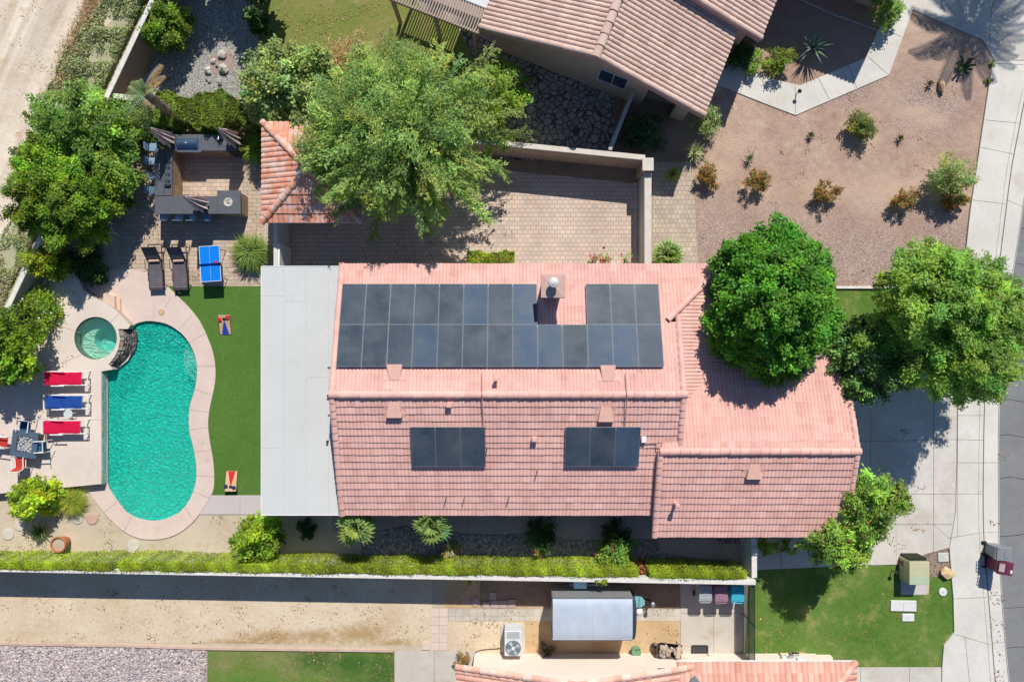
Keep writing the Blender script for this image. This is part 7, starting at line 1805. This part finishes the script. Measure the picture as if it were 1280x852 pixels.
# clipped hedges
def hedge(name, label, pts, w, h, m, dens=1500, seed=1, L=.095, Wd=.06, base=.0, bulge=.09, extra=None, cat='hedge', group=None):
    rng = np.random.default_rng(seed); p0 = np.array(pts[0]); p1 = np.array(pts[1]); d = p1 - p0; Ln = np.linalg.norm(d); d = d / Ln; s = np.array([-d[1], d[0]])
    c = Vector(((p0 + p1)[0] / 2, (p0 + p1)[1] / 2, 0)); t = thing(name, label, cat, c, 0, group)
    n = int(Ln * dens); u = rng.uniform(0, Ln, n); f = rng.uniform(0, 1, n)
    wob = lambda a, k: bulge * (np.sin(a * 2.1 + k) + .7 * np.sin(a * 5.3 + 2 * k) + .5 * np.sin(a * 11 + 3 * k))
    hh = h + wob(u, 1.0); ww = w / 2 + wob(u, 2.5) * .8
    top = f < .55; across = rng.uniform(-1, 1, n)
    y = np.where(top, across * ww, np.sign(across) * (ww - rng.exponential(.05, n) + .05 * np.sin(u * 1.3) * np.sin(u * .37 + 1))); z = np.where(top, hh - rng.exponential(.06, n) - .10 * np.abs(across) ** 3, base + (hh - base) * rng.uniform(0, 1, n))
    e0 = np.minimum(u, Ln - u) / .25; z = np.where(top, z - .25 * np.exp(-e0 * 2), z)
    P = np.stack([p0[0] + d[0] * u + s[0] * y - c.x, p0[1] + d[1] * u + s[1] * y - c.y, z], 1)
    nz = np.where(top, 1.0, .25); N0 = np.stack([s[0] * across * (~top) * 1.0, s[1] * across * (~top), nz], 1) + np.array([0, .25, .15]) + rng.normal(0, .36, (n, 3))
    D0 = rng.normal(0, 1, (n, 3)); cl = .14 * np.sin(u * 3.1) + .18 * np.sin(u * 7.7 + y * 6) + .16 * np.sin(u * .9 + 2) + .12 * np.sin(u * .41)
    T = tints(rng, 1.0, n, .2, .12) * np.exp(cl)[:, None]
    leaf_mesh('foliage', P, D0, N0, L * rng.uniform(.6, 1.3, n), Wd * rng.uniform(.6, 1.2, n), T, m, t)
    mb = MB(); 
    for i in range(int(Ln / .8) + 1):
        q = p0 + d * min(Ln - .05, .1 + i * .8); mb.tube([(q[0] - c.x, q[1] - c.y, 0), (q[0] - c.x + rng.uniform(-.1, .1), q[1] - c.y, h * .5), (q[0] - c.x + rng.uniform(-.2, .2), q[1] - c.y + rng.uniform(-.1, .1), h * .88)], [.03, .025, .01], 5)
    mb.build('stem', bark, t)
    if extra:
        for (nm, mm, cnt, ln, wd) in extra:
            k = rng.choice(np.where(top)[0], cnt); leaf_mesh(nm, P[k] + [0, 0, .04], rng.normal(0, 1, (cnt, 3)), N0[k], ln, wd, tints(rng, 1.0, cnt, .2), mm, t)
    return t
hy = lambda px, py, h: (W(px, py, h).x, W(px, py, h).y)
HZ = 1.88
hedge('clipped_hedge', 'clipped hedge section at the left end of the white capped wall', [hy(-130, 706, HZ), hy(146, 709.5, HZ)], .34, HZ, LF['hedge'], 4200, 51, .07, .048, bulge=.016)
hedge('clipped_hedge', 'longest clipped hedge section along the middle of the white capped wall', [hy(143, 709, HZ), hy(800, 717, HZ)], .38, HZ, LF['hedge'], 4200, 52, .07, .048, bulge=.018, extra=[('leaves', LF['straw'], 260, .10, .06)])
hedge('clipped_hedge', 'clipped hedge section at the right end near the three bins', [hy(812, 718, HZ), hy(936, 720, HZ)], .36, HZ, LF['hedge'], 4200, 53, .07, .048, bulge=.016)
t = bush('hedge_gap_shrub', 'thin reddish growth filling the gap in the hedge', G(806, 714, 1.6), .35, LF['rust'], 1.8, 54, 16, 60, .09, .05)
hedge('garden_hedge', 'loose bright hedge behind the outdoor kitchen below the grey gravel', [hy(194, 134, 1.5), hy(335, 139, 1.5)], 1.35, 1.5, leaf('gardenhedge', (.23, .31, .035)), 4200, 55, .12, .07, bulge=.2)
bush('hanging_vine', 'trailing vine spilling over the hedge wall above the trailer', G(751, 727, 1.75), .35, LF['hedge'], 1.9, 56, 14, 60, .09, .06)
bush('hanging_vine', 'small vine spilling over the hedge wall near the loose pavers', G(588, 729, 1.75), .30, LF['hedge'], 1.9, 57, 10, 45, .09, .06)

# leaning palm with feather fronds by the back wall
random.seed(21)
b = G(229, 153); tp = W(181, 117, 3.3); t = thing('feather_palm', 'ragged feather palm with shaggy trunk and dead fronds by the back wall', 'palm', b); tl = tp - b
mb = MB(); K = 14; pts = []; rs_ = []
for i in range(K + 1): u = i / K; pts.append(tl * u + Vector((random.gauss(0, .025), random.gauss(0, .025), 0))); rs_.append((.27 if i % 2 else .19) * (1 - .25 * u))
mb.tube(pts, rs_, 9); mb.build('trunk', palm_bark, t)
mb = MB()
for (az, el, ln, dr) in [(R(255), .5, 2.0, 1.6), (R(238), .75, 1.5, 1.4), (R(266), .3, 1.7, 1.6), (R(200), .7, .8, 1.2), (R(150), .9, .7, 1.5), (R(110), .9, .6, 1.4), (R(20), 1.0, .5, 1.4)]: frond(mb, tl, az, el, ln, dr, 15, .035, .36)
o = mb.build('crown', leaf('palm', (.24, .30, .11), trans=.2, gloss=.02), t); mb_tint(o, np.random.default_rng(2), 60, .2, .12)
mb = MB()
for (az, el, ln, dr) in [(R(62), .1, 1.5, .5), (R(72), -.1, 1.6, .4), (R(50), .0, 1.2, .6), (R(318), -.9, 1.9, .3), (R(322), -1.0, 2.3, .2), (R(185), .3, .7, 1.0)]: frond(mb, tl, az, el, ln, dr, 17, .035, .24, .1)
o = mb.build('dead_fronds', LF['straw'], t); mb_tint(o, np.random.default_rng(3), 60, .2, .1)
mb = MB(); frond(mb, (0, 0, .06), R(28), .02, .95, .05, 22, .04, .10, .1); o = mb.build('fallen_frond', LF['straw']); mb_tint(o, np.random.default_rng(4), 50); o.location = W(194, 108, 0); tag(o, 'fallen dry palm frond lying on the grey gravel', 'palm frond')

bush('shade_shrub', 'low dark shrub at the foot of the feather palm by the kitchen', G(196, 158, .4), .85, LF['dark'], .8, 58, 30, 90, .10, .06)
bush('shade_shrub', 'low dark shrub between the stub wall and the left stools', G(171, 150, .5), .75, LF['dark'], 1.0, 59, 28, 90, .10, .06)
# fan palms and cycads
fan_palm('small fan palm beside the end of the patio roof above the hedge', G(446, 658, 2.1), 1.15, 22, 2.05, 61, group=None); fan_palm('small fan palm at the edge of the dark rock bed under the eave', G(540, 655, 2.2), 1.05, 18, 2.15, 62)
fan_palm('rounded fan palm growing beside the grey courtyard side wall', G(836, 318, .8), 1.05, 26, .55, 63, plen=.22)
t = grass_clump('arching fine leaved palm bush on the pavers beside the turf', G(311, 315, .6), .86, 900, 64, leaf('pygmy', (0.280, 0.376, 0.088)), 'pygmy_palm', 'palm', .035, .95)
grass_clump('fine leaved palm bush between the kitchen and the casita roof', G(319, 182, .7), .85, 380, 65, LF['bright'], 'pygmy_palm', 'palm', .035, .95)
grass_clump('round golden green grass clump below the upper deck', G(88.5, 627, .4), .68, 900, 66, leaf('grassy', (0.455, 0.507, 0.079)), 'ornamental_grass', 'grass clump', .020, .9)
rosette('small yellowing cycad on the soil left of the terracotta pot', G(48, 664, .3), .58, 44, .06, 67, leaf('cycad', (0.175, 0.245, 0.052), trans=.15), 'cycad', 'cycad', None, .15, .12)
rosette('yellow green cycad beside the corner of the courtyard pillar', G(842, 217, .4), .52, 34, .09, 68, leaf('cycad2', (0.350, 0.420, 0.088), trans=.2), 'cycad', 'cycad', None, .15)
rosette('pale striped yucca under the corner of the dusty pink roof', G(868.5, 189, .4), .62, 60, .055, 69, leaf('yucca', (0.525, 0.542, 0.280), trans=.1), 'yucca', 'yucca', None, .2)
rosette('large spiky agave in the shaded bed beside the front walk', G(1022, 53, .9), 1.02, 40, .075, 70, LF['agave'], 'agave', 'agave', None, .35, .05)
rosette('small dark yucca alone on the front dirt', G(937, 198, .25), .36, 26, .04, 71, leaf('yucca2', (0.175, 0.228, 0.088), trans=.1), 'yucca', 'yucca', None, .12)
for (px, py, sd, lab) in [(1014, 168.5, 72, 'tiny dark cactus on the front dirt left of the green bush'), (1126, 172, 73, 'tiny dark cactus on the front dirt right of the green bush'), (1163, 104, 74, 'small dark yucca touching the tan boulder')]:
    rosette(lab, G(px, py, .2), .26, 22, .05, sd, leaf('yucca3', (0.123, 0.158, 0.061), trans=.1), 'small_cactus', 'cactus', None, .1)
# branching cactus
t = thing('branching_cactus', 'dark branching cactus with knobbly arms near the sidewalk', 'cactus', G(1206, 83, .2)); mb = MB(); random.seed(5)
for k in range(10):
    a = k * .628 + random.uniform(-.2, .2); l = random.uniform(.25, .45); d = Vector((math.cos(a), math.sin(a), random.uniform(.2, .7))).normalized(); e = d * l + Vector((0, 0, .1)); mb.tube([(0, 0, .05), d * l * .5 + Vector((0, 0, .1)), e], [.05, .06, .05], 7)
    for s in (-.5, .5): d2 = Vector((math.cos(a + s), math.sin(a + s), .5)).normalized(); mb.tube([e, e + d2 * .10], [.045, .04], 6)
mb.build('arms', cactus_m, t)

# shrubs of the front yard
bush('rose_bush', 'leggy green rose bush at the edge of the shaded agave bed', G(974, 74, .5), .62, LF['bright'], .9, 81, 24, 70, .10, .06, extra=[('leaves', LF['straw'], 260, .09, .04, .6)])
bush('round_shrub', 'round yellow green bush alone on the front dirt', G(1078.5, 158, .4), .62, leaf('olive', (.25, .29, .075)), .85, 82, 36, 85, .09, .05, extra=[('blossoms', leaf('yellow', (0.600, 0.437, 0.034)), 24, .07, .06, 1.0)])
RED = [(884.5, 220, .56, 83, 'reddish flowering bush beside the front pavers next to the cycad'), (945.5, 226, .52, 84, 'reddish bush left of centre in the row across the front yard'), (1034, 240, .56, 85, 'reddish bush alone on the purple gravel above the round tree'), (1130.5, 250, .52, 86, 'orange tipped bush left of the tall shrub by the sidewalk'), (1191, 249, .50, 87, 'reddish bush tucked under the tall shrub by the sidewalk')]
for (px, py, r_, sd, lab) in RED:
    bush('red_shrub', lab, G(px, py, .35), r_, leaf('redgreen', (.24, .30, .075)), .85, sd, 20, 62, .13, .035, lob=.4, group='red flowering bushes on the front yard', extra=[('blossoms', LF['rust'], 520, .10, .045, 1.0), ('blossoms', LF['red'], 90, .08, .05, 1.0)])
bush('tall_shrub', 'tall open green shrub beside the sidewalk', G(1185, 221, .7), .98, LF['mottle'], 1.5, 88, 40, 80, .11, .06, clr=.38, extra=[('leaves', LF['straw'], 150, .1, .04, .8)])
hedge('low_hedge', 'low bright hedge by the front walk under the dusty pink roof corner', [hy(948, 60, .6), hy(941, 90, .6)], .5, .6, LF['ash'], 900, 89, bulge=.06)
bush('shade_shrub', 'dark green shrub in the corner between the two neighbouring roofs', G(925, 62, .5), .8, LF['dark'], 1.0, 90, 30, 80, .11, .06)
bush('corner_shrub', 'sparse white flecked shrub under the eave corner above the yucca', G(884, 153, .5), .7, LF['mottle'], 1.0, 91, 26, 60, .10, .05, extra=[('blossoms', leaf('white', (0.600, 0.600, 0.600)), 40, .09, .07, .8)])
bush('shade_shrub', 'bluish green shrub in the deep shade beside the divider wall', G(806, 166, .5), .95, leaf('teal', (0.084, 0.196, 0.084)), 1.0, 92, 34, 90, .12, .06)
bush('corner_shrub', 'green shrub with purple flowers by the neighbouring front walk', G(1110, 8, .8), .72, LF['ash'], 1.3, 93, 32, 90, .10, .06, extra=[('blossoms', leaf('purple', (0.287, 0.069, 0.253)), 30, .08, .07, 1.0)])
bush('weed', 'small weed at the corner of sidewalk and driveway', G(1241, 79, .1), .16, LF['bright'], .2, 94, 8, 30, .07, .04); bush('weed', 'small weed by the sidewalk edge on the front dirt', G(1236, 101, .1), .2, LF['olive'] , .18, 95, 8, 30, .07, .04)
# behind and beside the house
hedge('low_hedge', 'low bright hedge against the back wall of the solar roofed house', [hy(583, 321, .9), hy(643, 322, .9)], .55, .9, LF['hedge'], 1500, 101, bulge=.08, extra=[('blossoms', LF['rust'], 10, .09, .08)])
for (px, lab) in [(746, 'red flowered plant at the eave above the chimney'), (757, 'taller red flowered plant by the eave left of the wispy plants'), (782, 'wispy plant at the eave near the side wall')]:
    bush('flower_plant', lab, G(px, 324, .5), .32, LF['mottle'], .8, 102 + px, 9, 26, .08, .03, extra=[('blossoms', LF['pink'], 26 if px < 780 else 8, .10, .08, 1.0)])
bush('citrus_bush', 'glossy young citrus bush beside the patio roof corner', G(322, 671, 1.2), 1.0, leaf('youngcitrus', (.28, .40, .03)), 2.0, 111, 60, 150, .14, .085, clr=.4, csd=.34)
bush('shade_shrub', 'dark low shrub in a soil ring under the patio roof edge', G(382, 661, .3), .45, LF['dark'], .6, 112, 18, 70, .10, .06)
bush('young_citrus', 'yellow green young citrus tree below the upper deck', G(42.5, 621, .9), .88, leaf('ycitrus', (0.420, 0.507, 0.035)), 1.7, 113, 52, 130, .14, .085, clr=.36, csd=.36)
bush('dry_shrub', 'pale dry shrub in the rock bed at the hedge', G(562, 691, .4), .42, leaf('drypale', (0.490, 0.403, 0.175)), .8, 114, 20, 90, .09, .05)
bush('flowering_shrub', 'green shrub with pink flowers in front of the hedge', G(772, 689, .7), .68, LF['ash'], 1.4, 115, 36, 100, .13, .06, clr=.36, extra=[('blossoms', LF['pink'], 46, .12, .10, 1.0)])
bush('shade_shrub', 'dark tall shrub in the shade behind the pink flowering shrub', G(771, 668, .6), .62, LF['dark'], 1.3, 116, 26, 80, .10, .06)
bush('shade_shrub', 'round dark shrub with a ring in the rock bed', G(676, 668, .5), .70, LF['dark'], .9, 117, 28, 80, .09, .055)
bush('flower_plant', 'small red blooming plant in the rock bed near the hedge', G(677, 690, .5), .38, LF['ash'], .8, 118, 9, 26, .09, .05, extra=[('blossoms', LF['pink'], 30, .11, .10, 1.0)])
bush('eave_plant', 'light green leaves in the corner beside the wing wall', G(961, 683, .8), .42, LF['bright'], 1.2, 119, 14, 55, .11, .06); bush('eave_plant', 'light green leaves under the eave left of the pink flowered tree', G(988, 687, .8), .34, LF['bright'], 1.2, 120, 10, 50, .11, .06)
# oleander by the garage
t = tree('oleander', 'dense flowering oleander with pink blooms at the corner of the garage', 'oleander', G(1066, 660, 3.0), (0, 0, 2.75), (.9, 1.0, 1.2), LF['oleander'], 40, 170, .40, .20, .055, seed=121, csd=.34, zmin=-.6, extra=[('blossoms', LF['pink'], 50, .10, .09, 1.0)])
rng = np.random.default_rng(122)
for (dx, dy, rx, ry, zz, nm) in ((.75, .95, 1.15, 1.15, 3.0, 'crown_upper'), (-.45, -.65, 1.2, 1.05, 2.7, 'crown_lower')):
    pos, dr, nr, tn, cl = crown(rng, (dx, dy, zz), (rx, ry, 1.1), 62, 165, .40, .5, -.5, .34, csd=.34); n = len(pos)
    leaf_mesh('crown', pos, dr, nr, .20 * rng.uniform(.7, 1.25, n), .055 * rng.uniform(.75, 1.2, n), tn, LF['oleander'], t)
    k = rng.choice(n, 90); leaf_mesh('blossoms', pos[k] + nr[k] * .08, rng.normal(0, 1, (90, 3)), nr[k] + [0, 0, .8], .09, .08, tints(rng, .9, 90, .2), leaf('rose', (.62, .22, .28), trans=.2), t)
# palm outside the top right whose shadow falls on the driveway
random.seed(9)
b = G(1248, -118); t = thing('tall_palm', 'tall palm beyond the top edge shading the upper driveway', 'palm', b)
MB().tube([(0, 0, 0), (0, 0, 5.0)], [.28, .2], 10).build('trunk', palm_bark, t, smooth=True); mb = MB()
for i in range(44): frond(mb, (0, 0, 5.0), i * 2.4, 1.2 - 1.5 * (i / 44), 3.3, 1.3, 30, .07, .55)
o = mb.build('crown', LF['fan'], t); mb_tint(o, np.random.default_rng(6), 60)
# dead weed pile beside the coral gable
bush('dry_weed', 'dry speckled plant on the concrete beside the coral gable', G(578, 826, .4), .38, LF['straw'], .7, 131, 14, 60, .09, .04)
bush('dry_weed', 'dark tangle of dry twigs in the trailer shadow at the wall base', G(684, 812, .3), .40, leaf('twig', (0.069, 0.052, 0.034), trans=.0), .5, 132, 14, 50, .10, .02)

# weeds along the outside of the back wall: ground cover
def weed_verge():
    rng = np.random.default_rng(140); P = []; n = 0
    def put(x0, x1f, y0, y1, cnt, hgt):
        y = rng.uniform(y0, y1, cnt); w = x1f(y); x = WALLX(y) - 6 - np.minimum(np.abs(rng.normal(0, .9, cnt)), 1.9) * w * .55
        cl = np.sin(x * .11 + y * .05) + np.sin(y * .13 - x * .04 + 1) + np.sin(x * .31) * .5 + np.sin(y * .29 + 2) * .5; ok = cl > -.7 + rng.normal(0, .35, cnt); x, y, cl = x[ok], y[ok], cl[ok]
        k = CAMH / F; return np.stack([(x - 640) * k, (426 - y) * k, np.abs(rng.normal(0, 1, len(x))) * hgt * (.6 + .3 * cl.clip(0, 2))], 1), cl, y
    A = [put(0, lambda y: np.interp(y, [-30, 30, 60, 110], [44, 54, 68, 66]), -40, 122, 34000, .16), put(0, lambda y: np.interp(y, [190, 300, 400, 480], [30, 40, 52, 40]), 170, 520, 30000, .12)]
    P = np.concatenate([a[0] for a in A]); yy = np.concatenate([a[2] for a in A]); n = len(P)
    T = tints(rng, 1.0, n, .25, .10)
    brown = np.clip((yy - 300) / 130, 0, 1); mix = rng.uniform(0, 1, n) < brown * .75 + .10
    for nm, sel, m in (('weed_cover', ~mix, LF['weed']), ('dry_weed_cover', mix, LF['brush'])):
        k = sel.sum(); leaf_mesh(nm, P[sel], rng.normal(0, 1, (k, 3)), np.array([0, 0, 1.0]) + rng.normal(0, .5, (k, 3)), .12 * rng.uniform(.6, 1.3, k), .05, T[sel], m, kind='stuff')
weed_verge()
rng = np.random.default_rng(150); n = 3500; u = rng.uniform(0, 1, n); yy = -10 + u * 130; xx = np.interp(yy, [-10, 20, 58, 98, 120], [124, 110, 90, 82, 68]) + rng.normal(0, 7, n); k = CAMH / F
leaf_mesh('dry_brush', np.stack([(xx - 640) * k, (426 - yy) * k, np.abs(rng.normal(0, .05, n)) + .02], 1), rng.normal(0, 1, (n, 3)), np.array([0, 0, 1.0]) + rng.normal(0, .5, (n, 3)), .16, .02, tints(rng, 1, n, .3, .1), leaf('brushtan', (.50, .34, .18), trans=.1), kind='stuff')

def litter(name, areas, m, L, Wd, seed, z=.035):
    rng = np.random.default_rng(seed); P = []
    for (x0, x1, y0, y1, n, zz) in areas:
        k = (CAMH - zz) / F; cx = rng.uniform(x0, x1, max(2, n // 9)); cy = rng.uniform(y0, y1, max(2, n // 9)); i = rng.integers(0, len(cx), n)
        x = np.clip(cx[i] + rng.normal(0, 5, n), x0, x1); y = np.clip(cy[i] + rng.normal(0, 3.5, n), y0, y1); P.append(np.stack([(x - 640) * k, (426 - y) * k, np.full(n, zz) + rng.uniform(.004, .02, n)], 1))
    P = np.concatenate(P); n = len(P)
    leaf_mesh(name, P, rng.normal(0, 1, (n, 3)) * [1, 1, .1], np.array([0, 0, 1.0]) + rng.normal(0, .2, (n, 3)), L * rng.uniform(.5, 1.6, n), Wd * rng.uniform(.6, 1.4, n), tints(rng, 1, n, .3, .1), m, kind='stuff')
litter('leaf_litter', [(0, 536, 732, 803, 520, .01), (260, 490, 815, 852, 260, .02), (560, 850, 735, 812, 420, .02), (0, 140, 640, 694, 180, .0), (215, 330, 645, 690, 70, .0), (950, 1180, 712, 830, 260, .03), (330, 480, 5, 50, 300, .02), (160, 330, 190, 350, 260, .014), (350, 640, 215, 330, 320, .026), (880, 1220, 100, 355, 420, .014), (1080, 1190, 460, 700, 110, .063), (20, 120, 330, 470, 90, .455), (1238, 1256, 560, 850, 160, .02)], leaf('litter', (.33, .21, .11), trans=.05), .075, .045, 160)
litter('sand_debris', [(0, 125, 0, 330, 380, .008)], LF['brushtan'], .13, .025, 161)

# ================================================================== LIGHT, SKY, CAMERA
sun_dir = Vector((.25, 1.0, 1.0)).normalized()
sd = bpy.data.lights.new('sun', 'SUN'); sd.energy = 4.6; sd.angle = R(.53); sd.color = (1.0, .955, .88)
so = bpy.data.objects.new('sun', sd); COL.objects.link(so); so.rotation_euler = (-sun_dir).to_track_quat('-Z', 'Y').to_euler(); so.location = (10, 30, 40)
w = bpy.data.worlds.new('World'); SC.world = w; w.use_nodes = True; nt = w.node_tree; nt.nodes.clear()
sk_ = nt.nodes.new('ShaderNodeTexSky'); sk_.sky_type = 'NISHITA'; sk_.sun_disc = False; sk_.sun_elevation = math.asin(sun_dir.z); sk_.sun_rotation = math.atan2(sun_dir.x, sun_dir.y); sk_.ozone_density = 8.0; sk_.dust_density = .3; sk_.air_density = 1.0
bg = nt.nodes.new('ShaderNodeBackground'); bg.inputs['Strength'].default_value = .084; out = nt.nodes.new('ShaderNodeOutputWorld')
nt.links.new(sk_.outputs[0], bg.inputs['Color']); nt.links.new(bg.outputs[0], out.inputs['Surface'])
cd = bpy.data.cameras.new('camera'); cd.lens = 24; cd.sensor_width = 36; cd.clip_end = 600; co_ = bpy.data.objects.new('camera', cd); COL.objects.link(co_); co_.location = (0, 0, CAMH); co_.rotation_euler = (0, 0, 0); SC.camera = co_
vs = SC.view_settings; vs.view_transform = 'Standard'; vs.look = 'None'; vs.exposure = .2; vs.gamma = 1
SC.render.resolution_x, SC.render.resolution_y = 1024, 681
